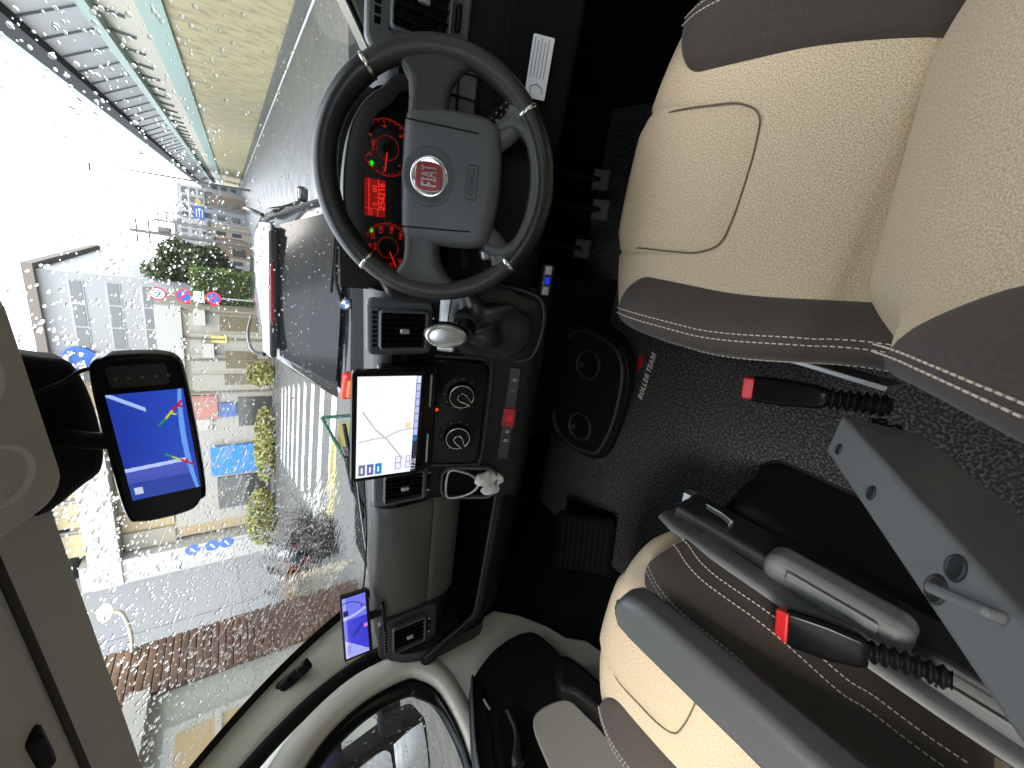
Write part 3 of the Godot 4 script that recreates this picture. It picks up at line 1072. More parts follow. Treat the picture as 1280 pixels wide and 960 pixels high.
# ---------------------------------------------------------------- steering wheel, stalks, gear lever
func wheel_and_levers() -> void:
	var wc := Vector3(0.426, 0.876, -0.612)
	var ax := Vector3(0, sin(deg_to_rad(35)), cos(deg_to_rad(35)))
	var wf := facing(wc, ax)
	var w := thing("steering_wheel", "four-spoke black leather steering wheel with chrome rings and a red round badge", "steering wheel", wc)
	var R := 0.1665
	# rim in four lengths between the chrome rings
	var cuts := [38.0, 142.0, 230.0, 310.0, 398.0]
	for k in 4:
		var g := Geo.new()
		var path := PackedVector3Array()
		var rad := []
		var n := 40
		for i in n + 1:
			var t := deg_to_rad(lerpf(cuts[k] + 0.6, cuts[k + 1] - 0.6, float(i) / n))
			path.append(wf * Vector3(cos(t) * R, sin(t) * R, 0))
			rad.append(0.0155 + (0.002 if k == 0 or k == 2 else 0.0))
		g.tube(path, rad, 18, false, 1.12, ax)
		part(w, "rim", g, M.leather if k % 2 == 0 else M.leather_dots)
		g = Geo.new()
		path = PackedVector3Array()
		for i in 4:
			var t := deg_to_rad(lerpf(cuts[k] - 1.1, cuts[k] + 1.1, i / 3.0))
			path.append(wf * Vector3(cos(t) * R, sin(t) * R, 0))
		g.tube(path, [0.0166, 0.0182, 0.0182, 0.0166], 18, false, 1.1, ax)
		part(w, "chrome_ring", g, M.chrome)
	# hub cover: a soft-cornered cushion
	var outline := spline2([[0.0, 0.050], [0.055, 0.049], [0.080, 0.046], [0.091, 0.036], [0.094, 0.0], [0.093, -0.055], [0.086, -0.082], [0.068, -0.094], [0.0, -0.101], [-0.068, -0.094], [-0.086, -0.082], [-0.093, -0.055], [-0.094, 0.0], [-0.091, 0.036], [-0.080, 0.046], [-0.055, 0.049]], 5)
	var g := Geo.new()
	var rows := []
	for e in [[1.0, -0.032], [1.0, -0.004], [0.985, 0.007], [0.95, 0.014], [0.88, 0.018], [0.75, 0.020], [0.5, 0.021], [0.25, 0.0215], [0.02, 0.0215]]:
		var row := PackedVector3Array()
		for p in outline:
			var q: Vector2 = p * e[0] + Vector2(0, -0.02) * (1.0 - e[0])
			row.append(wf * Vector3(q.x, q.y, e[1] + 0.008 * (1.0 - (q.y + 0.1) / 0.15) * (1.0 if e[0] < 0.99 else 0.3)))
		rows.append(row)
	g.grid(rows, true)
	var hub := part(w, "hub_cover", g, M.hub)
	# seams down both sides of the cover
	for s in [-1.0, 1.0]:
		g = Geo.new()
		var seam := PackedVector3Array()
		for p in [[0.072, 0.044], [0.070, 0.01], [0.068, -0.03], [0.066, -0.062]]:
			seam.append(wf * Vector3(s * p[0], p[1], 0.0205 + 0.008 * (1.0 - (p[1] + 0.1) / 0.15)))
		g.tube(spline(seam, 8), 0.0011, 5)
		part(hub, "seam", g, M.black)
	# embossed rectangle low on the cover
	g = Geo.new()
	var emb := PackedVector3Array()
	for p in rrect(0.046, 0.016, 0.002): emb.append(wf * Vector3(0.002 + p.x, -0.058 + p.y, 0.0276))
	g.tube(emb, 0.0006, 4, true)
	part(hub, "embossed_frame", g, M.seat_plastic_dark)
	text(hub, "embossed_lettering", "AIRBAG", 0.011, Transform3D(wf.basis, wf * Vector3(0.002, -0.058, 0.0270)), M.seat_plastic_dark, 0.001)
	# badge
	var bf := Transform3D(wf.basis, wf * Vector3(0.0015, 0.0045, 0.0250))
	var turn := bf.basis * Basis(Vector3.RIGHT, PI / 2)
	g = Geo.new()
	g.lathe(Transform3D(turn, bf.origin), [[0.041, -0.001], [0.039, 0.0005], [0.034, 0.0012], [0.031, -0.0005], [0.0, -0.0005]], 40)
	part(w, "badge_recess", g, mat("hub_dark", lin(0.055, 0.058, 0.064), 0.5))
	g = Geo.new()
	g.lathe(Transform3D(turn, bf.origin), [[0.0285, 0.0], [0.0282, 0.004], [0.026, 0.0055], [0.0235, 0.005], [0.0225, 0.0035], [0.0, 0.0035]], 40)
	var badge := part(w, "badge", g, M.chrome)
	g = Geo.new()
	g.prism(Transform3D(bf.basis, bf * Vector3(0, 0, 0.0036)), spline2([[0.0, 0.0195], [0.014, 0.0185], [0.0185, 0.012], [0.0195, 0.0], [0.0175, -0.0125], [0.012, -0.0180], [0.0, -0.0190], [-0.012, -0.0180], [-0.0175, -0.0125], [-0.0195, 0.0], [-0.0185, 0.012], [-0.014, 0.0185]], 4), 0.0016, 0.0008)
	part(badge, "badge_field", g, M.emblem_red)
	var let := Transform3D(bf.basis.scaled_local(Vector3(0.66, 1.5, 1)), bf * Vector3(0, 0, 0.0056))
	text(badge, "lettering", "FIAT", 0.0205, let, M.chrome, 0.0012, "Droid Sans", 700)
	# two upper spokes
	for s in [-1.0, 1.0]:
		g = Geo.new()
		rows = []
		for e in [[0.078, 0.044, -0.016, 0.004, 0.014], [0.105, 0.043, -0.014, 0.003, 0.013], [0.125, 0.045, -0.018, 0.002, 0.013], [0.142, 0.055, -0.030, 0.001, 0.013], [0.158, 0.066, -0.050, 0.0, 0.010]]:
			var row := PackedVector3Array()
			for i in 20:
				var t := TAU * i / 20
				var cy: float = (e[1] + e[2]) / 2
				var hy: float = (e[1] - e[2]) / 2
				var px := signf(cos(t)) * pow(absf(cos(t)), 0.7)
				var pz := signf(sin(t)) * pow(absf(sin(t)), 0.7)
				row.append(wf * Vector3(s * (e[0] - absf(px) * px * px * 0.004), cy + px * hy, e[3] + pz * e[4]))
			rows.append(row)
		g.grid(rows, true, false, s > 0)
		part(w, "spoke", g, M.leather_dots)
	# lower spokes: a bowed pair sweeping from the hub's lower corners into the rim
	for s in [-1.0, 1.0]:
		g = Geo.new()
		rows = []
		var cl := spline(P3([[0.058, -0.070, -0.008], [0.076, -0.096, -0.004], [0.094, -0.114, 0.0], [0.112, -0.130, 0.0]]), 6)
		for i in cl.size():
			var f := float(i) / (cl.size() - 1)
			var d := (cl[mini(i + 1, cl.size() - 1)] - cl[maxi(i - 1, 0)]).normalized()
			var sd := Vector3(-d.y, d.x, 0)
			var hw := lerpf(0.020, 0.017, f) + 0.016 * sstep(0.55, 1.0, f)
			var row := PackedVector3Array()
			for k in 18:
				var t := TAU * k / 18
				var q := cl[i] + sd * cos(t) * hw + Vector3(0, 0, 1) * sin(t) * 0.0125
				row.append(wf * Vector3(q.x * s, q.y, q.z))
			rows.append(row)
		g.grid(rows, true, false, s < 0)
		part(w, "lower_spoke", g, M.hub)
	# cover strip along the inside of the rim between the lower spokes
	g = Geo.new()
	var strip := spline(P3([[0.083, -0.088, 0.0], [0.090, -0.112, 0.004], [0.074, -0.138, 0.005], [0.038, -0.152, 0.005], [0.0, -0.1555, 0.005], [-0.038, -0.152, 0.005], [-0.074, -0.138, 0.005], [-0.090, -0.112, 0.004], [-0.083, -0.088, 0.0]]), 8)
	for i in strip.size(): strip[i] = wf * strip[i]
	g.tube(strip, 0.0105, 12)
	part(w, "rim_cover", g, M.hub)
	# back of the hub
	g = Geo.new()
	g.lathe(Transform3D(wf.basis * Basis(Vector3.RIGHT, PI / 2), wf * Vector3(0, -0.015, -0.06)), [[0.06, 0.0], [0.075, 0.03], [0.07, 0.045], [0.0, 0.045]], 28)
	part(w, "hub_back", g, M.black)
	# stalks
	var st := thing("wiper_stalk", "black column stalk with silver edge and dotted end, right of the wheel hub", "column stalk", Vector3(0.5, 0.80, -0.62))
	g = Geo.new()
	var sd := facing(Vector3(0.541, 0.768, -0.612), Vector3(0.05, 0.45, 0.9), Vector3(0.75, -0.55, 0.3))
	g.rbox(sd, Vector3(0.024, 0.058, 0.018), 0.008)
	part(st, "stalk_end", g, M.black)
	g = Geo.new()
	g.tube(spline(PackedVector3Array([sd * Vector3(0.011, -0.032, 0.008), sd * Vector3(0.0125, 0.018, 0.009), sd * Vector3(0.006, 0.029, 0.009), sd * Vector3(-0.008, 0.029, 0.008)]), 6), 0.0032, 8)
	part(st, "silver_edge", g, M.silver)
	g = Geo.new()
	for i in 4:
		for j in 2:
			g.lathe(Transform3D(sd.basis * Basis(Vector3.RIGHT, PI / 2), sd * Vector3(-0.006 + j * 0.007, -0.018 + i * 0.011 + j * 0.004, 0.0088)), [[0.0012, 0.0], [0.001, 0.001], [0.0, 0.001]], 8)
	part(st, "dots", g, M.symbol, true)
	g = Geo.new()
	g.tube(PackedVector3Array([Vector3(0.45, 0.82, -0.66), sd * Vector3(0, -0.025, -0.002)]), 0.008, 10)
	part(st, "stalk_arm", g, M.black)
	var s2 := thing("indicator_stalk", "black column stalk with a pale round end, left of the wheel hub", "column stalk", Vector3(0.36, 0.79, -0.63))
	g = Geo.new()
	g.tube(PackedVector3Array([Vector3(0.41, 0.80, -0.67), Vector3(0.30, 0.80, -0.62)]), 0.009, 12)
	part(s2, "stalk_arm", g, M.black)
	g = Geo.new()
	g.rbox(at(Vector3(0.327, 0.775, -0.605), -25, 0, 20), Vector3(0.020, 0.020, 0.012), 0.0055)
	part(s2, "stalk_end", g, M.silver)
	# gear lever
	var gl := thing("gear_lever", "gear lever with oval silver knob and creased black gaiter, beside the centre vent", "gear lever", Vector3(0.19, 0.72, -0.62))
	var top := Vector3(0.199, 0.872, -0.548)
	var kf := facing(top, Vector3(0.0, 0.42, 0.9), Vector3(-0.03, 0.88, -0.45))
	g = Geo.new()
	rows = []
	for j in 15:
		var a := lerpf(-PI / 2, PI / 2, j / 14.0)
		var row := PackedVector3Array()
		for i in 24:
			var t := TAU * i / 24
			var wide := 0.0215 * (1.0 + 0.12 * sin(a))
			row.append(kf * Vector3(cos(t) * cos(a) * wide, sin(a) * 0.036, sin(t) * cos(a) * 0.016))
		rows.append(row)
	g.grid(rows, true, false, true)
	var kn := part(gl, "gear_knob", g, M.black_gloss)
	g = Geo.new()
	rows = []
	for e in [[1.0, 0.008], [0.98, 0.0135], [0.9, 0.0162], [0.7, 0.0176], [0.4, 0.0184], [0.02, 0.0186]]:
		var row := PackedVector3Array()
		for p in circle(0.0195, 28, Vector2.ZERO, 1.72): row.append(kf * Vector3(p.x * e[0] * (1.0 + 3.0 * p.y * e[0]), p.y * e[0], e[1]))
		rows.append(row)
	g.grid(rows, true)
	part(kn, "silver_cap", g, M.satin)
	g = Geo.new()
	g.tube(PackedVector3Array([top - kf.basis.y * 0.03, Vector3(0.196, 0.80, -0.60)]), [0.013, 0.016], 14)
	part(gl, "shaft", g, M.black)
	g = Geo.new()
	rows = []
	var foot := spline2([[0.068, 0.070], [-0.050, 0.066], [-0.066, 0.0], [-0.058, -0.085], [0.052, -0.090], [0.074, 0.0]], 8)
	var ff := facing(Vector3(0.190, 0.713, -0.643), Vector3(0, 0.5, 0.86))
	for j in 15:
		var f := j / 14.0
		var row := PackedVector3Array()
		for i in foot.size():
			var a := TAU * i / foot.size()
			var base := ff * Vector3(foot[i].x, foot[i].y, 0.008)
			var tip := Vector3(0.196, 0.806, -0.596) + Vector3(cos(a) * 0.017, 0, 0) + ff.basis.y * sin(a) * 0.017
			var p := base.lerp(tip, f)
			var fold := sin(f * 15.0 + 2.4 * sin(a * 2.0 + 0.6)) * 0.013 * sin(f * PI) + sin(a * 5.0 + f * 6.0) * 0.006 * sin(f * PI)
			var outw := (p - (Vector3(0.193, 0.75, -0.63))).normalized()
			row.append(p + outw * (fold + 0.016 * sin(f * PI)))
		rows.append(row)
	g.grid(rows, true)
	part(gl, "gaiter", g, mat("gaiter", lin(0.020, 0.020, 0.020), 0.38))
	g = Geo.new()
	var fr := PackedVector3Array()
	for p in foot: fr.append(ff * Vector3(p.x * 1.05, p.y * 1.05, 0.004))
	g.tube(fr, 0.005, 8, true)
	part(gl, "gaiter_frame", g, M.dash)
	# crumpled white paper tissue in the bin
	var tt := thing("paper_tissue", "crumpled white tissue stuffed into the bin left of the climate knobs", "tissue", Vector3(-0.212, 0.67, -0.645))
	g = Geo.new()
	var fn := FastNoiseLite.new()
	fn.frequency = 28.0
	fn.seed = 4
	for e in [[Vector3(-0.200, 0.685, -0.640), Vector3(0.022, 0.026, 0.016)], [Vector3(-0.226, 0.668, -0.632), Vector3(0.020, 0.030, 0.014)], [Vector3(-0.203, 0.652, -0.628), Vector3(0.018, 0.014, 0.012)]]:
		rows = []
		for j in 19:
			var a := lerpf(-PI / 2, PI / 2, j / 18.0)
			var row := PackedVector3Array()
			for i in 28:
				var t := TAU * i / 28
				var dirn := Vector3(cos(t) * cos(a), sin(a), sin(t) * cos(a))
				var p: Vector3 = e[0] + dirn * e[1]
				row.append(p + dirn * fn.get_noise_3dv(p) * 0.012)
			rows.append(row)
		g.grid(rows, true, false, true)
	part(tt, "crumpled_paper", g, M.tissue)

# ---------------------------------------------------------------- screens, mirror
func plot(im: Image, a: Vector2, b: Vector2, w: float, c: Color) -> void:
	var n := int(a.distance_to(b)) + 1
	for i in n + 1:
		var p := a.lerp(b, float(i) / n)
		im.fill_rect(Rect2i(int(p.x - w / 2), int(p.y - w / 2), maxi(1, int(w)), maxi(1, int(w))), c)

func screen_face(o: Node3D, called: String, xf: Transform3D, w: float, h: float, m: Material) -> MeshInstance3D:
	var g := Geo.new()
	var s := g.v.size()
	g.add(xf * Vector3(-w / 2, h / 2, 0), Vector2(0, 0)); g.add(xf * Vector3(w / 2, h / 2, 0), Vector2(1, 0))
	g.add(xf * Vector3(w / 2, -h / 2, 0), Vector2(1, 1)); g.add(xf * Vector3(-w / 2, -h / 2, 0), Vector2(0, 1))
	g.tri(s, s + 1, s + 2); g.tri(s, s + 2, s + 3)
	return part(o, called, g, m)

func screens_and_mirror() -> void:
	# navigation screen
	var nf := facing(Vector3(-0.006, 0.930, -0.640), Vector3(0.02, 0.16, 1), Vector3(0.03, 1, 0))
	var nav := thing("navigation_screen", "large black-framed navigation screen lit white, floating on the dashboard", "screen", nf.origin)
	var g := Geo.new()
	g.prism(Transform3D(nf.basis, nf * Vector3(0, 0, -0.012)), rrect(0.228, 0.134, 0.009), 0.014, 0.004)
	part(nav, "screen_frame", g, M.black_gloss)
	g = Geo.new()
	g.rbox(Transform3D(nf.basis, nf * Vector3(0, -0.03, -0.035)), Vector3(0.12, 0.06, 0.05), 0.01)
	part(nav, "screen_mount", g, M.black)
	var im := Image.create(448, 240, false, Image.FORMAT_RGB8)
	im.fill(Color(0.97, 0.98, 1.0))
	var road := Color(0.68, 0.70, 0.76)
	for s in [[[60, 190], [105, 160], [176, 112], [220, 70], [300, 22]], [[165, 8], [176, 60], [180, 112], [205, 160], [214, 226]]]:
		for i in s.size() - 1: plot(im, Vector2(s[i][0], s[i][1]), Vector2(s[i + 1][0], s[i + 1][1]), 4, road)
	for s in [[[300, 22], [330, 14], [352, 40]], [[352, 40], [372, 86]], [[20, 60], [60, 190]], [[240, 112], [180, 112]]]:
		for i in s.size() - 1: plot(im, Vector2(s[i][0], s[i][1]), Vector2(s[i + 1][0], s[i + 1][1]), 2, Color(0.86, 0.88, 0.92))
	rng.seed = 5
	for i in 46: im.fill_rect(Rect2i(rng.randi_range(40, 430), rng.randi_range(8, 200), rng.randi_range(2, 7), rng.randi_range(2, 4)), Color(0.84, 0.86, 0.91))
	im.fill_rect(Rect2i(214, 186, 26, 22), Color(0.95, 0.86, 0.62))
	# tool bar along the lower edge, side tiles
	im.fill_rect(Rect2i(0, 220, 448, 20), Color(0.16, 0.18, 0.26))
	for i in 8: im.fill_rect(Rect2i(178 + i * 34, 222, 31, 16), Color(0.72, 0.76, 0.95) if i < 7 else Color(0.85, 0.88, 0.98))
	im.fill_rect(Rect2i(150, 222, 24, 16), Color(0.10, 0.45, 0.72))
	for e in [[10, Color(0.45, 0.48, 0.55)], [42, Color(0.40, 0.42, 0.66)], [74, Color(0.08, 0.50, 0.82)]]:
		im.fill_rect(Rect2i(8, e[0], 52, 26), e[1])
		im.fill_rect(Rect2i(20, e[0] + 9, 26, 7), Color(0.94, 0.95, 1.0))
	for e in [[154, 24, Color(0.55, 0.58, 0.72)], [182, 14, Color(0.90, 0.91, 0.97)], [198, 18, Color(0.55, 0.58, 0.72)]]:
		im.fill_rect(Rect2i(20, e[0], 62, e[1]), e[2])
		im.fill_rect(Rect2i(23, e[0] + 3, 26, e[1] - 6), Color(0.93, 0.94, 1.0))
		im.fill_rect(Rect2i(53, e[0] + 3, 26, e[1] - 6), Color(0.93, 0.94, 1.0))
	var face := screen_face(nav, "screen", Transform3D(nf.basis, nf * Vector3(0, 0.001, 0.0026)), 0.208, 0.114, screen("navigation_picture", im, 0.21))
	text(face, "lettering", "17:32", 0.011, Transform3D(nf.basis, nf * Vector3(-0.087, -0.0515, 0.0032)), glow("screen_white", Color(0.95, 0.96, 1.0), 0.2), 0.0003)
	# mirror monitor
	var mf := facing(Vector3(0.072, 1.246, -0.570), Vector3(0.0, 0.0, 1))
	var mir := thing("mirror_monitor", "black rear-view mirror monitor with a blue camera picture, hanging below the header", "mirror monitor", mf.origin)
	g = Geo.new()
	var out := spline2([[0.118, 0.012], [0.115, 0.030], [0.098, 0.044], [0.0, 0.047], [-0.10, 0.046], [-0.117, 0.033], [-0.120, 0.0], [-0.116, -0.026], [-0.104, -0.036], [-0.090, -0.044], [0.0, -0.046], [0.080, -0.044], [0.106, -0.040], [0.116, -0.024]], 6)
	for i in out.size(): out[i] = Vector2(out[i].x * 0.95, out[i].y * 0.89)
	g.prism(Transform3D(mf.basis, mf * Vector3(0, 0, -0.016)), out, 0.018, 0.005)
	part(mir, "mirror_body", g, M.black_gloss)
	g = Geo.new()
	g.prism(Transform3D(mf.basis, mf * Vector3(0.087, 0.001, 0.0021)), rrect(0.026, 0.050, 0.004), 0.0006, 0.0002)
	part(mir, "button_bar", g, mat("bar_dark", lin(0.02, 0.014, 0.013), 0.3))
	for i in 5:
		g = Geo.new()
		g.box(Transform3D(mf.basis, mf * Vector3(0.085, 0.020 - i * 0.011, 0.0028)), Vector3(0.003, 0.003, 0.0004))
		part(mir, "key_mark", g, mat("key_grey", lin(0.14, 0.13, 0.12), 0.5))
	var w := 288; var h := 144
	im = Image.create(w, h, false, Image.FORMAT_RGB8)
	var fnz := FastNoiseLite.new()
	fnz.frequency = 0.35
	for y in h:
		for x in w:
			var u := float(x) / w
			var v := float(y) / h
			var c := Color(0.09, 0.20, 0.62).lerp(Color(0.14, 0.28, 0.74), v)
			c = c.lightened(maxf(0.0, fnz.get_noise_2d(x, y)) * 0.22)
			if u < 0.30:
				c = Color(0.20, 0.27, 0.68).lerp(Color(0.30, 0.36, 0.74), u / 0.3)
				if u < 0.17: c = Color(0.17, 0.26, 0.62)
				if v > 0.05 and v < 0.17 and u > 0.05 and u < 0.12: c = Color(0.78, 0.80, 0.9)
			var b1 := 0.30 + 0.02 * v
			if absf(u - b1) < 0.018: c = Color(0.72, 0.78, 0.95)
			var b2 := 0.995 - 0.55 * v * v - 0.10 * v
			if v < 0.45 and absf(u - (1.0 - v * 0.36)) < 0.02: c = Color(0.66, 0.74, 0.93)
			if v > 0.84 + 0.08 * pow((u - 0.5) * 2.0, 2.0): c = Color(0.40, 0.62, 0.92)
			if v > 0.92 + 0.05 * pow((u - 0.5) * 2.0, 2.0): c = Color(0.14, 0.26, 0.70)
			im.set_pixel(x, y, c)
	for e in [[Vector2(196, 82), Vector2(214, 100), Color(0.15, 0.55, 0.28)], [Vector2(214, 100), Vector2(234, 116), Color(0.80, 0.78, 0.20)], [Vector2(234, 116), Vector2(256, 136), Color(0.75, 0.10, 0.22)], [Vector2(226, 112), Vector2(222, 120), Color(0.80, 0.78, 0.20)], [Vector2(246, 128), Vector2(240, 136), Color(0.75, 0.10, 0.22)], [Vector2(116, 84), Vector2(104, 98), Color(0.15, 0.55, 0.40)], [Vector2(104, 98), Vector2(92, 114), Color(0.72, 0.74, 0.30)], [Vector2(92, 114), Vector2(72, 138), Color(0.75, 0.10, 0.22)], [Vector2(84, 124), Vector2(92, 126), Color(0.75, 0.10, 0.22)]]: plot(im, e[0], e[1], 4, e[2])
	screen_face(mir, "screen", Transform3D(mf.basis, mf * Vector3(-0.004, -0.002, 0.0026)), 0.142, 0.066, screen("camera_picture", im, 0.20))
	# its arm, the black housing above and the cable
	g = Geo.new()
	g.tube(PackedVector3Array([mf * Vector3(0.0, 0.03, -0.014), mf * Vector3(0.0, 0.062, -0.03), Vector3(0.066, 1.345, -0.64)]), 0.010, 12)
	part(mir, "mirror_arm", g, M.black)
	var mo := thing("mirror_mount", "black sensor housing on the windscreen, behind the mirror monitor", "mirror mount", Vector3(0.066, 1.33, -0.66))
	g = Geo.new()
	var q := facing(Vector3(0.068, 1.350, -0.676), Vector3(0, -0.45, 0.9))
	g.prism(Transform3D(q.basis, q * Vector3(0, 0, -0.015)), spline2([[0.088, 0.05], [0.086, -0.012], [0.066, -0.030], [0.0, -0.036], [-0.066, -0.030], [-0.088, -0.008], [-0.10, 0.05]], 5), 0.045, 0.012)
	part(mo, "mount_body", g, M.black)
	var cb := thing("mirror_cable", "thin black cable looping from the header to the mirror monitor", "cable", Vector3(0.139, 1.342, -0.60))
	g = Geo.new()
	g.tube(spline(P3([[0.137, 1.362, -0.585], [0.139, 1.342, -0.588], [0.141, 1.328, -0.592], [0.149, 1.310, -0.594], [0.160, 1.297, -0.590], [0.166, 1.285, -0.582], [0.160, 1.278, -0.576]]), 6), 0.0022, 8)
	part(cb, "cable_line", g, M.black)
	# small side monitor by the left pillar
	var sf := facing(Vector3(-0.582, 0.977, -0.702), Vector3(0.42, 0.12, 1.0), Vector3(0.05, 1, 0))
	var sm := thing("side_monitor", "small black monitor with a violet camera picture, by the left pillar", "monitor", sf.origin)
	g = Geo.new()
	g.prism(Transform3D(sf.basis, sf * Vector3(0, 0, -0.014)), rrect(0.158, 0.066, 0.003), 0.016, 0.002)
	part(sm, "monitor_body", g, M.black)
	im = Image.create(200, 100, false, Image.FORMAT_RGB8)
	for y in 100:
		for x in 200:
			var u := x / 200.0
			var v := y / 100.0
			var c := Color(0.30, 0.30, 0.88).lerp(Color(0.22, 0.22, 0.82), v)
			if u > 0.62: c = Color(0.46, 0.48, 0.95)
			if absf(u - (0.66 + 0.10 * v * v)) < 0.022: c = Color(0.72, 0.76, 0.98)
			if u < 0.30 - 0.26 * v: c = Color(0.66, 0.68, 0.98)
			if v < 0.14: c = c.lightened(0.35)
			if absf(u - 0.92 + 0.25 * (v - 0.2) * (v - 0.2)) < 0.008: c = Color(0.20, 0.20, 0.55)
			if v > 0.84 and absf(u - 0.45) < 0.03: c = Color(0.95, 0.5, 0.85)
			im.set_pixel(x, y, c)
	plot(im, Vector2(66, 36), Vector2(96, 76), 4, Color(0.10, 0.10, 0.48))
	plot(im, Vector2(74, 32), Vector2(104, 72), 2, Color(0.12, 0.12, 0.50))
	plot(im, Vector2(112, 30), Vector2(124, 92), 1, Color(0.15, 0.15, 0.5))
	for i in 4: plot(im, Vector2(14 + i * 7, 8), Vector2(18 + i * 7, 22), 2, Color(0.30, 0.30, 0.80))
	im.fill_rect(Rect2i(140, 2, 18, 20), Color(0.12, 0.12, 0.42))
	screen_face(sm, "screen", Transform3D(sf.basis, sf * Vector3(0.001, 0.002, 0.0026)), 0.148, 0.054, screen("side_picture", im, 0.19))
	g = Geo.new()
	g.rbox(Transform3D(sf.basis, sf * Vector3(0, -0.045, -0.02)), Vector3(0.02, 0.04, 0.012), 0.004)
	g.rbox(Transform3D(sf.basis, sf * Vector3(0, -0.064, -0.01)), Vector3(0.07, 0.008, 0.05), 0.003)
	part(sm, "monitor_stand", g, M.black)
	var sc := thing("monitor_cable", "thin black cable lying along the dash top to the small monitor", "cable", Vector3(-0.45, 0.93, -0.77))
	g = Geo.new()
	g.tube(spline(P3([[-0.54, 0.962, -0.715], [-0.50, 0.938, -0.765], [-0.40, 0.927, -0.785], [-0.28, 0.926, -0.80], [-0.12, 0.924, -0.83]]), 8), 0.0022, 6)
	part(sc, "cable_line", g, M.black)

# ---------------------------------------------------------------- seats
var seat_o := Vector3.ZERO
var back_turn := 0.0
const HALF := 0.236

func seat_center(t: float) -> Vector2:
	# (z back from the front, y): the cushion's mid line, t in 0..1
	var pts := [[0.055, 0.40], [0.018, 0.435], [0.0, 0.475], [-0.002, 0.512], [0.012, 0.545], [0.045, 0.564], [0.10, 0.572], [0.18, 0.570], [0.27, 0.562], [0.35, 0.553], [0.395, 0.534], [0.52, 0.515]]
	var f := clampf(t, 0.0, 1.0) * (pts.size() - 1)
	var i := mini(int(f), pts.size() - 2)
	var p := Vector2(pts[i][0], pts[i][1]); var q := Vector2(pts[i + 1][0], pts[i + 1][1])
	var pa := Vector2(pts[maxi(i - 1, 0)][0], pts[maxi(i - 1, 0)][1]); var pb := Vector2(pts[mini(i + 2, pts.size() - 1)][0], pts[mini(i + 2, pts.size() - 1)][1])
	return p.cubic_interpolate(q, pa, pb, f - i)

# s across (-1..1), t along (0 front under .. 1 rear)
func cushion_pt(s: float, t: float) -> Vector3:
	var c := seat_center(t)
	var a := absf(s)
	var x: float
	var dy := 0.0
	if a < 0.80:
		x = a / 0.80 * 0.90
	else:
		var k := (a - 0.80) / 0.20
		x = 0.90 + 0.10 * sin(k * PI / 2)
		dy = -0.085 * (1.0 - cos(k * PI / 2)) - 0.05 * k * k * k
	var z := c.x + 0.060 * pow(a, 2.6) * (1.0 - sstep(0.35, 0.75, t))
	var rise := 0.030 * sstep(0.56, 0.78, a) * sstep(0.42, 0.62, t)
	var front := 1.0 - sstep(0.30, 0.50, t)
	return seat_o + Vector3(signf(s) * x * HALF * (1.0 - 0.02 * front) * (1.0 - 0.17 * sstep(0.22, 0.46, c.x)), c.y + (dy + rise) * (1.0 - 0.4 * front * (1.0 if dy < 0 else 0.0)), z)

func nrm(f: Callable, s: float, t: float, up: Vector3) -> Vector3:
	var a: Vector3 = f.call(s + 0.004, t) - f.call(s - 0.004, t)
	var b: Vector3 = f.call(s, t + 0.004) - f.call(s, t - 0.004)
	var n := a.cross(b).normalized()
	return n if n.dot(up) > 0.0 else -n

func back_pt(s: float, h: float) -> Vector3:
	# h in metres up along the backrest
	var a := absf(s)
	var lean := deg_to_rad(30.0)
	var D := Vector3(0, cos(lean), sin(lean))
	var N := Vector3(0, sin(lean), -cos(lean))
	var x: float
	var back := 0.0
	if a < 0.84:
		x = a / 0.84 * 0.93
	else:
		var k := (a - 0.84) / 0.16
		x = 0.93 + 0.07 * sin(k * PI / 2)
		back = -0.07 * (1.0 - cos(k * PI / 2)) - 0.03 * k * k
	var w := HALF * (0.80 - 0.07 * sstep(0.0, 0.25, h) - 0.06 * sstep(0.42, 0.62, h))
	var bulge := 0.014 * exp(-pow((h - 0.17) / 0.12, 2.0)) * (1.0 - sstep(0.35, 0.7, a))
	var wing := 0.034 * sstep(0.45, 0.80, a) * sstep(0.03, 0.20, h) * (1.0 - 0.5 * sstep(0.45, 0.65, h))
	var foot := -0.012 * (1.0 - sstep(-0.03, 0.04, h)) - (0.05 if back_turn > 0.0 and s < 0.0 else 0.02) * sstep(0.50, 1.0, a) * (1.0 - sstep(0.05, 0.21, h)) 
	var base := Vector3(0, 0.545, 0.372)
	return seat_o + base + Vector3(signf(s) * x * w, 0, -signf(s) * x * w * back_turn) + D * h + N * (bulge + wing + back + foot)

func bolster_in(t: float) -> float:
	# inner edge of the dark side roll of the cushion, as a share of its half width
	var z := seat_center(t).x
	if t < 0.45 and z < 0.02: return 1.0
	var k := clampf((z - 0.035) / 0.075, 0.0, 1.0)
	return 1.0 - 0.455 * sqrt(1.0 - (1.0 - k) * (1.0 - k)) + 0.02 * sstep(0.1, 0.4, z)

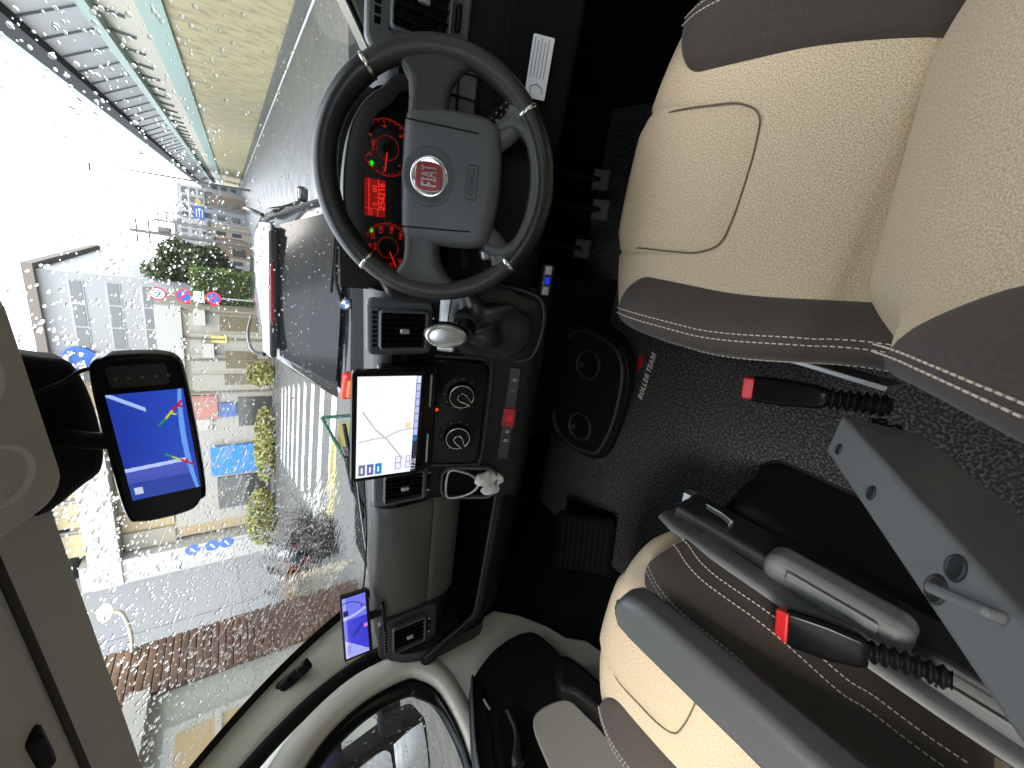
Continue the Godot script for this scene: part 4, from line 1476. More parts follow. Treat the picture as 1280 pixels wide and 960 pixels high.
func seat(called: String, label: String, cat: String, origin: Vector3, side: float) -> Node3D:
	# side: +1 when the middle of the cab lies to the seat's left (driver), -1 when to its right
	seat_o = Vector3(origin.x, 0, origin.z)
	back_turn = 0.14 if side > 0 else 0.0
	var o := thing(called, label, cat, Vector3(origin.x, 0.0, origin.z + 0.25))
	var g := Geo.new()
	var rows := []
	var nt := 150
	var ns := 130
	# cream cushion with a sewn-in knee panel
	for j in nt + 1:
		var t := float(j) / nt
		var row := PackedVector3Array()
		for i in ns + 1:
			var s := lerpf(-1.0, 1.0, float(i) / ns)
			var p := cushion_pt(s, t)
			var q := Vector2((p.x - seat_o.x) / 0.10, (seat_center(t).x - 0.11) / 0.118)
			var pushed := 0.0
			# rounded box distance of the knee panel, open at the front
			var qx := absf(q.x) * (1.0 + 0.10 * q.y)
			var dd := Vector2(maxf(qx - 0.72, 0.0), maxf(q.y - 0.62, 0.0)).length() - 0.30
			if t > 0.18:
				dd *= 0.1
				pushed -= 0.0045 * exp(-pow(dd / 0.0035, 2.0))
				pushed += 0.009 * (1.0 - sstep(-0.045, 0.0, dd)) * sstep(0.18, 0.3, t)
			else:
				var d2 := (qx - 1.02) * 0.1
				pushed -= 0.0035 * exp(-pow(d2 / 0.0035, 2.0))
			row.append(p + nrm(cushion_pt, s, t, Vector3(0, 0.8, -0.6)) * pushed)
		rows.append(row)
	g.grid(rows)
	part(o, "cushion", g, M.cream)
	# seam round the knee panel
	g = Geo.new()
	var seam := PackedVector3Array()
	for q in [[-0.104, -0.05], [-0.104, 0.0], [-0.101, 0.07], [-0.100, 0.14], [-0.097, 0.180], [-0.082, 0.209], [-0.05, 0.219], [0.0, 0.221], [0.05, 0.219], [0.082, 0.209], [0.097, 0.180], [0.100, 0.14], [0.101, 0.07], [0.104, 0.0], [0.104, -0.05]]:
		var tt := 0.30 if q[1] > -0.01 else 0.19
		while tt < 0.9 and q[1] > -0.01 and seat_center(tt).x < q[1]: tt += 0.002
		seam.append(cushion_pt(q[0] / HALF * 0.80 / 0.90, tt) + Vector3(0, -0.0012, 0))
	g.tube(spline(seam, 6), 0.0013, 6)
	part(o, "panel_seam", g, M.seam)
	# dark side rolls
	for sd in [-1.0, 1.0]:
		g = Geo.new()
		rows = []
		var t0 := 0.385
		for j in 71:
			var t := lerpf(t0, 0.985, j / 70.0)
			var inn := bolster_in(t)
			var row := PackedVector3Array()
			for i in 33:
				var f := i / 32.0
				var s: float = lerpf(inn, 1.03, f) * sd
				var d := f * (1.03 - inn) * HALF
				var ed := minf(d, (t - t0) * 0.5)
				ed = minf(ed, (0.985 - t) * 0.8)
				row.append(cushion_pt(s, t) + nrm(cushion_pt, s, t, Vector3(sd * 0.4, 1, -0.2)) * (0.0005 + 0.011 * (1.0 - exp(-ed / 0.007))))
			rows.append(row)
		g.grid(rows)
		var b := part(o, "cushion_bolster", g, M.bolster)
		g = Geo.new()
		for off in [0.77, 0.80, 0.925, 0.955]:
			var line := PackedVector3Array()
			for j in 90:
				var t := lerpf(t0 + 0.015, 0.97, j / 89.0)
				var s: float = sd * off
				if off < bolster_in(t) + 0.05: continue
				line.append(cushion_pt(s, t) + nrm(cushion_pt, s, t, Vector3(sd * 0.4, 1, 0)) * 0.0122)
			stitches(g, line, Vector3.UP)
		part(b, "stitching", g, M.thread, true)
	# backrest
	g = Geo.new()
	rows = []
	for j in 71:
		var h := lerpf(-0.09, 0.62, j / 70.0)
		var row := PackedVector3Array()
		for i in 61: row.append(back_pt(lerpf(-1.0, 1.0, i / 60.0), h))
		rows.append(row)
	g.grid(rows)
	var bk := part(o, "backrest", g, M.cream)
	g = Geo.new()
	g.rbox(Transform3D(Basis(Vector3.RIGHT, deg_to_rad(30.0)), seat_o + Vector3(0, 0.80, 0.63)), Vector3(0.28, 0.56, 0.06), 0.03)
	part(bk, "backrest_shell", g, M.seat_plastic_dark)
	g = Geo.new()
	g.rbox(Transform3D(Basis(Vector3.RIGHT, deg_to_rad(20.0)), seat_o + Vector3(0, 1.20, 0.80)), Vector3(0.26, 0.16, 0.09), 0.04)
	part(bk, "headrest", g, M.bolster)
	for sd in [-1.0, 1.0]:
		g = Geo.new()
		rows = []
		for j in 61:
			var f := j / 60.0
			var h := lerpf(0.175, 0.61, f)
			var inn := 1.0 - 0.50 * pow(sstep(0.0, 0.24, f), 0.6)
			var row := PackedVector3Array()
			for i in 33:
				var k := i / 32.0
				var s: float = lerpf(inn, 1.03, k) * sd
				var ed := minf(k * (1.03 - inn) * HALF, f * 0.4)
				row.append(back_pt(s, h) + nrm(back_pt, s, h, Vector3(sd * 0.3, 0.3, -1)) * (0.0005 + 0.011 * (1.0 - exp(-ed / 0.007))))
			rows.append(row)
		g.grid(rows)
		var b := part(o, "backrest_bolster", g, M.bolster)
		g = Geo.new()
		for off in [0.80, 0.83, 0.985]:
			var line := PackedVector3Array()
			for j in 90:
				var h := lerpf(0.19, 0.60, j / 89.0)
				line.append(back_pt(sd * off, h) + nrm(back_pt, sd * off, h, Vector3(sd * 0.4, 0.3, -1)) * 0.0122)
			stitches(g, line, Vector3(0, 0.4, -1))
		part(b, "stitching", g, M.thread, true)
	# frame under the cushion
	g = Geo.new()
	g.rbox(at(seat_o + Vector3(0, 0.385, 0.24)), Vector3(0.40, 0.05, 0.42), 0.015)
	part(o, "seat_frame", g, M.seat_plastic_dark)
	g = Geo.new()
	g.rbox(at(seat_o + Vector3(0, 0.31, 0.25)), Vector3(0.36, 0.05, 0.48), 0.01)
	part(o, "swivel_plate", g, M.black)
	return o

func belt_buckle(o: Node3D, tip: Vector3, back: Vector3, up: Vector3, k := 1.0) -> void:
	var d := (back - tip).normalized()
	var x := up.cross(d).normalized()
	var xf := Transform3D(Basis(x, d.cross(x), d), tip)
	var l := tip.distance_to(back)
	var g := Geo.new()
	var rows := []
	for e in [[0.002, 0.94, 0.9], [0.006, 1.0, 1.0], [0.05, 1.0, 1.0], [0.085, 0.82, 0.9], [0.095, 0.66, 0.8]]:
		var row := PackedVector3Array()
		for p in rrect(0.040 * e[1] * k, 0.030 * e[2] * k, 0.008): row.append(xf * Vector3(p.x, p.y, e[0]))
		rows.append(row)
	g.grid(rows, true)
	g.fan(rows[4])
	g.fan(rows[0], true)
	var b := part(o, "belt_buckle", g, M.black_gloss)
	g = Geo.new()
	g.rbox(Transform3D(xf.basis * Basis(Vector3.RIGHT, -0.35), xf * Vector3(0, 0.003 * k, 0.001)), Vector3(0.034 * k, 0.024 * k, 0.018), 0.004)
	part(b, "release_button", g, M.red_plastic)
	g = Geo.new()
	var path := PackedVector3Array()
	var rad := []
	var n := 66
	for i in n:
		var f := float(i) / (n - 1)
		path.append(xf * Vector3(0, -0.006 * sin(f * PI), lerpf(0.088, l, f)))
		rad.append(0.0125 + 0.0028 * sin(f * TAU * 8.0))
	g.tube(path, rad, 14)
	part(b, "bellows", g, M.black)

func seats() -> void:
	var dr := seat("driver_seat", "cream and brown cloth seat behind the steering wheel, its armrest folded up", "seat", Vector3(0.474, 0, -0.515), 1.0)
	# raised armrest on its left
	var D := Vector3(-0.02, 0.875, 0.485).normalized()
	var N := Vector3(0, 0.485, -0.875).normalized()
	var xf := Transform3D(Basis(Vector3.RIGHT, D, Vector3.RIGHT.cross(D)), Vector3(0.190, 0.585, -0.085))
	var g := Geo.new()
	g.prism(Transform3D(Basis(xf.basis.x, xf.basis.y, -N * -1.0), xf.origin - N * 0.075), P2([[-0.024, 0.0], [0.024, -0.004], [0.024, 0.22], [0.024, 0.42], [0.014, 0.46], [-0.014, 0.46], [-0.024, 0.42], [-0.024, 0.22]]), 0.075, 0.005)
	var arm := part(dr, "armrest", g, M.seat_plastic)
	for e in [[-0.006, 0.030, 0.0055], [-0.006, 0.125, 0.006], [-0.010, 0.242, 0.0085], [0.012, 0.245, 0.0075]]:
		g = Geo.new()
		var c: Vector3 = xf.origin + xf.basis.x * e[0] + D * e[1] + N * 0.0004
		g.lathe(facing(c, N, D) * Transform3D(Basis(Vector3.RIGHT, PI / 2), Vector3.ZERO), [[e[2] * 1.25, 0.0], [e[2] * 1.1, 0.0014], [e[2], 0.0008], [e[2] * 0.86, 0.0002], [0.0, 0.0002]], 20)
		part(arm, "screw", g, M.seat_plastic_dark)
	g = Geo.new()
	g.rbox(facing(xf.origin + D * 0.268 + xf.basis.x * 0.004 + N * 0.004, N, D.rotated(N, 0.5)), Vector3(0.007, 0.05, 0.012), 0.003)
	part(arm, "rib", g, M.seat_plastic)
	# steel side rail and little switch bundle low between cushion and armrest
	g = Geo.new()
	g.rbox(at(Vector3(0.246, 0.465, -0.165), -6), Vector3(0.008, 0.06, 0.20), 0.002, 2)
	part(dr, "side_plate", g, M.steel)
	g = Geo.new()
	for i in 4: g.rbox(at(Vector3(0.206 + 0.004 * (i % 2), 0.535 + 0.004 * i, -0.062 + 0.007 * i), 20 * i, 0, 10), Vector3(0.014, 0.008, 0.010), 0.003, 2)
	part(dr, "recliner_joint", g, M.black_gloss)
	belt_buckle(dr, Vector3(0.190, 0.505, -0.214), Vector3(0.222, 0.485, -0.060), Vector3(0.1, 1, 0.2))
	pedestal(dr, Vector3(0.48, 0, -0.14), 1.0)
	var ps := seat("passenger_seat", "cream and brown cloth seat beside the passenger door, its black armrest lowered", "seat", Vector3(-0.388, 0, -0.318), -1.0)
	# lowered armrest on its right
	g = Geo.new()
	var rows := []
	var line := [[Vector3(-0.190, 0.668, -0.232), 0.20, 0.6], [Vector3(-0.189, 0.668, -0.226), 0.62, 0.85], [Vector3(-0.187, 0.668, -0.214), 0.92, 1.0], [Vector3(-0.184, 0.669, -0.190), 1.04, 1.0], [Vector3(-0.176, 0.672, -0.12), 1.06, 1.04], [Vector3(-0.166, 0.676, -0.02), 1.04, 1.06], [Vector3(-0.158, 0.680, 0.10), 1.04, 1.1], [Vector3(-0.150, 0.682, 0.22), 1.04, 1.1], [Vector3(-0.146, 0.684, 0.30), 1.0, 1.1]]
	for e in line:
		var row := PackedVector3Array()
		for p in rrect(0.074 * e[1], 0.058 * e[2], 0.017): row.append(e[0] + Vector3(p.x, p.y, 0))
		rows.append(row)
	g.grid(rows, true)
	g.fan(rows[0])
	part(ps, "armrest", g, M.armrest_grey)
	# grey trims and slide at its right side
	g = Geo.new()
	rows = []
	for e in [[-0.318, 0.425, 0.0], [-0.27, 0.465, 0.02], [-0.15, 0.485, 0.035], [0.0, 0.48, 0.035], [0.12, 0.47, 0.03], [0.26, 0.46, 0.03]]:
		var row := PackedVector3Array()
		for p in [[0.0, 0.012], [0.007, 0.010], [0.009, 0.0], [0.007, -0.02], [0.0, -0.05]]: row.append(Vector3(-0.172 + e[2] + p[0], e[1] + p[1], e[0]))
		rows.append(row)
	g.grid(rows)
	part(ps, "side_skirt", g, M.seat_plastic)
	g = Geo.new()
	g.rbox(at(Vector3(-0.140, 0.375, -0.04), 0, 4), Vector3(0.06, 0.10, 0.52), 0.012)
	part(ps, "side_panel", g, M.seat_plastic_dark)
	for e in [[-0.118, 0.405, -0.020, 0.20], [-0.135, 0.403, 0.150, 0.13]]:
		g = Geo.new()
		g.rbox(at(Vector3(e[0], e[1], e[2]), 0, 4), Vector3(0.055, 0.075, e[3]), 0.025, 4)
		var sc := part(ps, "slide_cover", g, M.seat_plastic)
		g = Geo.new()
		g.rbox(at(Vector3(e[0] + 0.012, e[1] + 0.041, e[2]), 0, 4), Vector3(0.016, 0.006, e[3] * 0.6), 0.003, 2)
		part(sc, "cover_step", g, M.seat_plastic)
	# slide rails and bent steel lever
	g = Geo.new()
	g.rbox(at(Vector3(-0.138, 0.352, -0.16), 0, 5), Vector3(0.008, 0.012, 0.30), 0.002, 2)
	g.rbox(at(Vector3(-0.165, 0.392, -0.17), 0, 5), Vector3(0.004, 0.006, 0.28), 0.001, 2)
	part(ps, "slide_rail", g, M.steel)
	g = Geo.new()
	g.rbox(at(Vector3(-0.172, 0.370, -0.298), 0, 5), Vector3(0.07, 0.055, 0.006), 0.002, 2)
	g.rbox(at(Vector3(-0.152, 0.345, -0.305), 0, 5), Vector3(0.05, 0.03, 0.018), 0.003, 2)
	part(ps, "front_bracket", g, M.steel)
	for i in 3:
		g = Geo.new()
		g.lathe(at(Vector3(-0.188 + i * 0.017, 0.394, -0.288 + i * 0.004)), [[0.006, 0.0], [0.006, 0.006], [0.003, 0.007], [0.0, 0.007]], 12)
		part(ps, "bolt", g, M.steel)
	g = Geo.new()
	var lv := PackedVector3Array([Vector3(-0.158, 0.368, -0.197), Vector3(-0.128, 0.385, -0.196), Vector3(-0.108, 0.398, -0.196), Vector3(-0.103, 0.400, -0.215), Vector3(-0.106, 0.396, -0.246)])
	for i in lv.size() - 1:
		g.rbox(facing((lv[i] + lv[i + 1]) / 2, Vector3(1, 0.5, 0).cross(lv[i + 1] - lv[i]), (lv[i + 1] - lv[i])), Vector3(0.016, lv[i].distance_to(lv[i + 1]) + 0.004, 0.004), 0.0015, 2)
	part(ps, "slide_lever", g, M.steel)
	belt_buckle(ps, Vector3(-0.137, 0.520, -0.048), Vector3(-0.092, 0.468, 0.115), Vector3(0.35, 1, 0.35), 1.35)
	pedestal(ps, Vector3(-0.350, 0, 0.005), -1.0)

func pedestal(o: Node3D, c: Vector3, side: float) -> void:
	# black moulded box that carries the seat
	var g := Geo.new()
	var rows := []
	for e in [[0.0, 1.0], [0.18, 0.96], [0.262, 0.93], [0.283, 0.90], [0.29, 0.84]]:
		var row := PackedVector3Array()
		for p in rrect((0.40 if side > 0 else 0.50) * e[1], (0.40 if side > 0 else 0.56) * e[1], 0.05): row.append(c + Vector3(p.x, e[0], p.y))
		rows.append(row)
	g.grid(rows, true)
	g.fan(rows[4])
	part(o, "pedestal", g, M.dash_low)
	g = Geo.new()
	var pa := PackedVector3Array()
	for p in rrect(0.405 if side > 0 else 0.505, 0.405 if side > 0 else 0.565, 0.05): pa.append(c + Vector3(p.x, 0.008, p.y))
	g.tube(pa, 0.006, 6, true)
	part(o, "pedestal_edge", g, M.black)

# ---------------------------------------------------------------- doors
func doors() -> void:
	door(-1.0, "passenger_door", "grey and black cab door with armrest and pull handle, beside the passenger seat")
	door(1.0, "driver_door", "grey and black cab door right of the steering wheel, only its lower edge in view")

# x of the door's inner skin at height y
func door_x(y: float) -> float:
	return 0.815 - 0.07 * sstep(0.80, 1.35, y) - 0.02 * sstep(0.5, 0.1, y)

func skin(side: float, poly: PackedVector2Array, rise: float, thick := 0.02, bev := 0.006) -> Geo:
	# polygon in (z, y), wrapped on the door's inner skin
	var g := Geo.new()
	g.prism(Transform3D(), poly, thick, bev)
	for i in g.v.size():
		var p := g.v[i]
		g.v[i] = Vector3(side * (door_x(p.y) - rise - p.z), p.y, p.x)
	for i in g.n.size(): g.n[i] = Vector3.ZERO
	var ids := g.idx.duplicate()
	for k in ids.size() / 3:
		var a := ids[k * 3]; var b := ids[k * 3 + 1]; var c := ids[k * 3 + 2]
		var nn := (g.v[c] - g.v[a]).cross(g.v[b] - g.v[a])
		g.n[a] += nn; g.n[b] += nn; g.n[c] += nn
	return g

func door(side: float, called: String, label: String) -> void:
	var o := thing(called, label, "cab door", Vector3(side * 0.8, 0.1, -0.2))
	# window opening, in (z, y)
	var win := spline2([[-0.655, 0.865], [-0.630, 0.825], [-0.58, 0.797], [-0.48, 0.790], [-0.36, 0.800], [-0.12, 0.795], [0.06, 0.795], [0.12, 0.84], [0.13, 1.0], [0.12, 1.26], [0.05, 1.335], [-0.12, 1.35], [-0.34, 1.29], [-0.50, 1.190], [-0.60, 1.095], [-0.650, 0.98]], 6)
	var outer := spline2([[-0.735, 0.88], [-0.715, 0.79], [-0.62, 0.742], [-0.50, 0.735], [-0.38, 0.735], [-0.12, 0.725], [0.14, 0.725], [0.24, 0.80], [0.25, 1.0], [0.24, 1.30], [0.10, 1.43], [-0.14, 1.44], [-0.40, 1.375], [-0.55, 1.255], [-0.655, 1.145], [-0.725, 1.0]], 6)
	var g := Geo.new()
	var rows := []
	for k in [[-0.55, 0.075], [-0.30, 0.045], [0.0, 0.026], [0.12, 0.0], [0.45, -0.012], [0.75, -0.012], [0.92, -0.006], [1.0, 0.012]]:
		var row := PackedVector3Array()
		for i in win.size():
			var p: Vector2 = outer[i].lerp(win[i], k[0])
			row.append(Vector3(side * (door_x(p.y) + k[1]), p.y, p.x))
		rows.append(row)
	g.grid(rows, true)
	part(o, "window_surround", g, M.trim)
	g = Geo.new()
	rows = []
	for k in [[1.0, 0.010], [0.985, 0.004], [0.955, 0.006], [0.945, 0.016], [0.925, 0.018], [0.915, 0.030]]:
		var row := PackedVector3Array()
		var mid := Vector2(-0.25, 1.05)
		for p in win:
			var q: Vector2 = mid + (p - mid) * k[0]
			row.append(Vector3(side * (door_x(q.y) + k[1]), q.y, q.x))
		rows.append(row)
	g.grid(rows, true)
	part(o, "window_seal", g, M.black_gloss)
	g = Geo.new()
	var pane := PackedVector3Array()
	for p in win: pane.append(Vector3(side * (door_x(p.y) + 0.026), p.y, p.x))
	g.fan(pane)
	part(o, "window_pane", g, M.glass)
	# painted outer skin, lower panel, black moulding, insert
	g = Geo.new()
	g.box(at(Vector3(side * 0.90, 0.36, -0.25)), Vector3(0.05, 0.78, 1.15))
	g.box(at(Vector3(side * 0.88, 0.37, -0.92)), Vector3(0.07, 0.70, 0.30))
	part(o, "outer_skin", g, mat("van_paint", lin(0.7, 0.7, 0.7), 0.3))
	part(o, "sill_panel", skin(side, P2([[-1.08, 0.62], [-0.66, 0.60], [-0.4, 0.5], [0.26, 0.5], [0.26, 0.0], [-1.08, 0.0]]), -0.026, 0.010), M.dash_low)
	part(o, "door_panel", skin(side, P2([[-0.70, 0.66], [-0.66, 0.78], [-0.40, 0.775], [0.24, 0.77], [0.26, 0.26], [-0.40, 0.32], [-0.455, 0.335], [-0.50, 0.385], [-0.56, 0.41], [-0.64, 0.465], [-0.70, 0.53]]), -0.012, 0.012), M.trim)
	part(o, "black_moulding", skin(side, spline2([[-0.545, 0.705], [-0.50, 0.748], [-0.36, 0.815], [-0.2, 0.835], [0.20, 0.83], [0.22, 0.46], [0.10, 0.40], [-0.14, 0.39], [-0.34, 0.435], [-0.52, 0.465], [-0.570, 0.505], [-0.578, 0.605]], 5), 0.004, 0.03, 0.012), M.dash_low)
	part(o, "shoulder", skin(side, spline2([[-0.545, 0.715], [-0.49, 0.752], [-0.36, 0.812], [-0.2, 0.83], [0.18, 0.82], [0.19, 0.775], [-0.28, 0.785], [-0.42, 0.738], [-0.50, 0.715]], 4), 0.030, 0.014, 0.006), M.seat_plastic_dark)
	part(o, "cloth_insert", skin(side, spline2([[-0.372, 0.635], [-0.27, 0.668], [-0.10, 0.69], [0.12, 0.69], [0.13, 0.50], [-0.20, 0.50], [-0.30, 0.51], [-0.36, 0.535]], 5), 0.030, 0.008, 0.004), M.door_insert)
	part(o, "armrest", skin(side, spline2([[-0.44, 0.48], [-0.38, 0.545], [-0.33, 0.515], [-0.2, 0.495], [0.16, 0.50], [0.16, 0.42], [-0.10, 0.41], [-0.36, 0.44]], 5), 0.030, 0.045, 0.016), M.dash_low)
	part(o, "handle_well", skin(side, spline2([[-0.43, 0.70], [-0.38, 0.735], [-0.30, 0.765], [-0.26, 0.71], [-0.27, 0.665], [-0.34, 0.63], [-0.41, 0.645]], 5), 0.0335, 0.002, 0.001), M.void)
	g = Geo.new()
	var hp := spline(P3([[-0.418, 0.688, 0], [-0.400, 0.690, 0], [-0.372, 0.695, 0], [-0.345, 0.712, 0], [-0.325, 0.728, 0], [-0.312, 0.732, 0]]), 6)
	var path := PackedVector3Array()
	var rad := []
	for i in hp.size():
		var f := float(i) / (hp.size() - 1)
		path.append(Vector3(side * (door_x(hp[i].y) - 0.052), hp[i].y, hp[i].x))
		rad.append(0.0055 + 0.010 * sstep(0.4, 1.0, f))
	g.tube(path, rad, 12)
	part(o, "door_handle", g, M.seat_plastic_dark)
	g = Geo.new()
	g.rbox(at(Vector3(side * (door_x(0.72) - 0.045), 0.722, -0.46)), Vector3(0.004, 0.006, 0.03), 0.002, 2)
	part(o, "lock_button", g, M.silver)
	# outside mirror on the door
	if side < 0:
		var mf := facing(Vector3(-1.045, 0.985, -0.560), Vector3(0.42, -0.12, 1.0))
		g = Geo.new()
		g.prism(Transform3D(mf.basis, mf * Vector3(0, 0, -0.07)), rrect(0.21, 0.36, 0.05), 0.07, 0.018)
		var ms := part(o, "wing_mirror", g, M.rubber)
		g = Geo.new()
		g.prism(Transform3D(mf.basis, mf * Vector3(0, 0.045, 0.001)), rrect(0.185, 0.215, 0.035), 0.003, 0.001)
		part(ms, "main_glass", g, M.mirror_glass)
		g = Geo.new()
		rows = []
		for j in 9:
			var row := PackedVector3Array()
			for i in 13:
				var u := lerpf(-1, 1, i / 12.0)
				var v := lerpf(-1, 1, j / 8.0)
				row.append(mf * Vector3(u * 0.09 * (1.0 - 0.08 * v * v), -0.117 + v * 0.047 * (1.0 - 0.06 * u * u), 0.009 - 0.006 * (u * u + v * v) / 2))
			rows.append(row)
		g.grid(rows)
		part(ms, "wide_glass", g, M.mirror_glass)
		g = Geo.new()
		for e in [[0.10, 0.12], [-0.10, 0.05]]: g.rbox(facing(mf * Vector3(0.12, e[0] * 0.8, -0.03), Vector3(0.2, 0, 1), Vector3.UP), Vector3(0.16, 0.06, 0.05), 0.015)
		part(ms, "mirror_arm", g, M.rubber)
	# drops on the pane
	if side < 0:
		var dg := Geo.new()
		rng.seed = 77
		for i in 420:
			var p := Vector2(rng.randf_range(-0.66, 0.02), rng.randf_range(0.80, 1.25))
			if not Geometry2D.is_point_in_polygon(p, win): continue
			drop(dg, Vector3(-(door_x(p.y) + 0.0275), p.y, p.x), Vector3(-1, 0.1, 0), rng.randf_range(0.0012, 0.0032), 1.0 + rng.randf() * 0.6, Vector3.UP)
		var dn := MeshInstance3D.new()
		dn.name = "window_raindrops"
		dn.mesh = dg.mesh(M.rainwater)
		add_child(dn)
		dn.set_meta("kind", "stuff")
		dn.set_meta("label", "raindrops on the passenger door's window")
		dn.set_meta("category", "raindrops")

# one closed lens of water standing on a pane; out is the way it faces
func drop(g: Geo, p: Vector3, out: Vector3, r: float, stretch: float, along: Vector3, height := 0.42) -> void:
	var z := out.normalized()
	var y := (along - z * along.dot(z)).normalized()
	var x := y.cross(z)
	var s := g.v.size()
	var n := 9
	var lev := [[1.0, 0.0], [0.93, 0.32], [0.72, 0.68], [0.38, 0.93]]
	for l in lev:
		for i in n:
			var t := TAU * i / n
			var q: Vector3 = p + (x * cos(t) + y * sin(t) * stretch) * (r * l[0]) + z * (r * height * l[1])
			g.v.append(q); g.uv.append(Vector2.ZERO)
			g.n.append(((x * cos(t) + y * sin(t) / stretch) * l[0] * height + z * (0.12 + l[1])).normalized())
	var top := g.v.size()
	g.v.append(p + z * r * height); g.n.append(z); g.uv.append(Vector2.ZERO)
	for j in 3:
		for i in n:
			var a := s + j * n + i; var b := s + j * n + (i + 1) % n; var c := s + (j + 1) * n + (i + 1) % n; var d := s + (j + 1) * n + i
			g.idx.append_array([a, c, b, a, d, c])
	for i in n: g.idx.append_array([s + 3 * n + i, top, s + 3 * n + (i + 1) % n])
	var b0 := g.v.size()
	for i in n:
		g.v.append(g.v[s + i]); g.n.append(-z); g.uv.append(Vector2.ZERO)
	g.v.append(p); g.n.append(-z); g.uv.append(Vector2.ZERO)
	for i in n: g.idx.append_array([b0 + i, b0 + (i + 1) % n, b0 + n])

# ---------------------------------------------------------------- carpet, pedals
func floor_things() -> void:
	var c := thing("carpet_mat", "black flecked carpet mat covering the cab floor between the seats", "carpet", Vector3(0, 0, -0.2))
	var g := Geo.new()
	var rows := []
	for j in 60:
		var row := PackedVector3Array()
		for i in 50:
			row.append(Vector3(lerpf(-0.86, 0.86, i / 49.0), 0.010, lerpf(-1.08, 0.8, j / 59.0)))
		rows.append(row)
	g.grid(rows)
	part(c, "carpet_pile", g, M.carpet)
	var tf := Transform3D(Basis(Vector3(1, 0, 0.04).normalized(), Vector3(0.32, 0, -1).normalized(), Vector3.UP), Vector3(-0.02, 0.0115, -0.690))
	text(c, "lettering", "ROLLER TEAM", 0.026, tf, M.white_plastic, 0.002, "Droid Sans", 700)
	g = Geo.new()
	g.prism(Transform3D(Basis(Vector3(1, 0, 0), Vector3(0, 0, -1), Vector3.UP), Vector3(0.016, 0.011, -0.725)), spline2([[-0.028, 0.0], [-0.018, 0.012], [0.006, 0.016], [0.028, 0.010], [0.022, 0.0], [0.0, -0.006]], 5), 0.002, 0.0005)
	part(c, "red_emblem", g, M.red_plastic)
	# pedals
	for e in [["brake_pedal", "dark ribbed brake pedal under the wheel, middle of the three", 0.478, 0.17, -0.905], ["accelerator_pedal", "dark ribbed accelerator pedal, nearest the driver's door", 0.568, 0.15, -0.945], ["clutch_pedal", "dark clutch pedal, nearest the floor console", 0.358, 0.16, -0.96]]:
		var p := thing(e[0], e[1], "pedal", Vector3(e[2], e[3], e[4]))
		var pf := facing(Vector3(e[2], e[3], e[4]), Vector3(0, 0.75, 0.66))
		g = Geo.new()
		g.rbox(pf, Vector3(0.062, 0.055, 0.014), 0.006)
		part(p, "pedal_pad", g, mat("pedal_rubber", lin(0.05, 0.05, 0.052), 0.6))
		for i in 5:
			g = Geo.new()
			g.rbox(Transform3D(pf.basis, pf * Vector3(0, -0.02 + i * 0.010, 0.0075)), Vector3(0.05, 0.004, 0.003), 0.0012, 2)
			part(p, "rib", g, M.pedal_rubber)
		g = Geo.new()
		g.tube(PackedVector3Array([pf.origin, pf.origin + Vector3(0, 0.10, -0.06), pf.origin + Vector3(0, 0.28, -0.05)]), 0.009, 8)
		part(p, "pedal_arm", g, M.black)
	# moulded footrest in the passenger well
	var fr := thing("footrest", "dark moulded footrest with fine ridges in the passenger footwell", "footrest", Vector3(-0.68, 0.05, -0.68))
	var ff := facing(Vector3(-0.69, 0.14, -0.685), Vector3(0.1, 0.75, 0.65))
	g = Geo.new()
	g.rbox(ff, Vector3(0.24, 0.22, 0.05), 0.02)
	part(fr, "rest_body", g, M.void)
	for i in 9:
		g = Geo.new()
		g.rbox(Transform3D(ff.basis, ff * Vector3(0, -0.08 + i * 0.02, 0.025)), Vector3(0.2, 0.006, 0.004), 0.0018, 2)
		part(fr, "ridge", g, M.black)

# ---------------------------------------------------------------- the street outside
func leaf_cloud(g: Geo, c: Vector3, r: Vector3, n: int, size: float, boxy := false) -> void:
	for i in n:
		var p: Vector3
		if boxy:
			p = Vector3(rng.randf_range(-1, 1), rng.randf_range(-1, 1), rng.randf_range(-1, 1))
			var ax := rng.randi() % 3
			p[ax] = signf(p[ax]) * rng.randf_range(0.85, 1.04)
		else:
			p = Vector3(rng.randfn(), rng.randfn(), rng.randfn()).normalized() * pow(rng.randf(), 0.45)
		p = c + p * r
		var a := Vector3(rng.randfn(), rng.randfn(), rng.randfn()).normalized()
		var b := a.cross(Vector3(rng.randfn(), rng.randfn(), rng.randfn())).normalized()
		var s := size * rng.randf_range(0.6, 1.3)
		g.quad(p - a * s * 0.5, p + b * s * 0.28, p + a * s * 0.5, p - b * s * 0.28)

func leaf_mat(key: String, a: Color, b: Color) -> StandardMaterial3D:
	if M.has(key): return M[key]
	var m := mat(key, Color.WHITE, 0.55)
	m.albedo_texture = noise_tex(key + "_tone", FastNoiseLite.TYPE_SIMPLEX, 0.02, [[0.0, a], [1.0, b]], 128, 3)
	tri_map(m, 0.7)
	m.backlight_enabled = true
	m.backlight = Color(0.25, 0.3, 0.1)
	return m

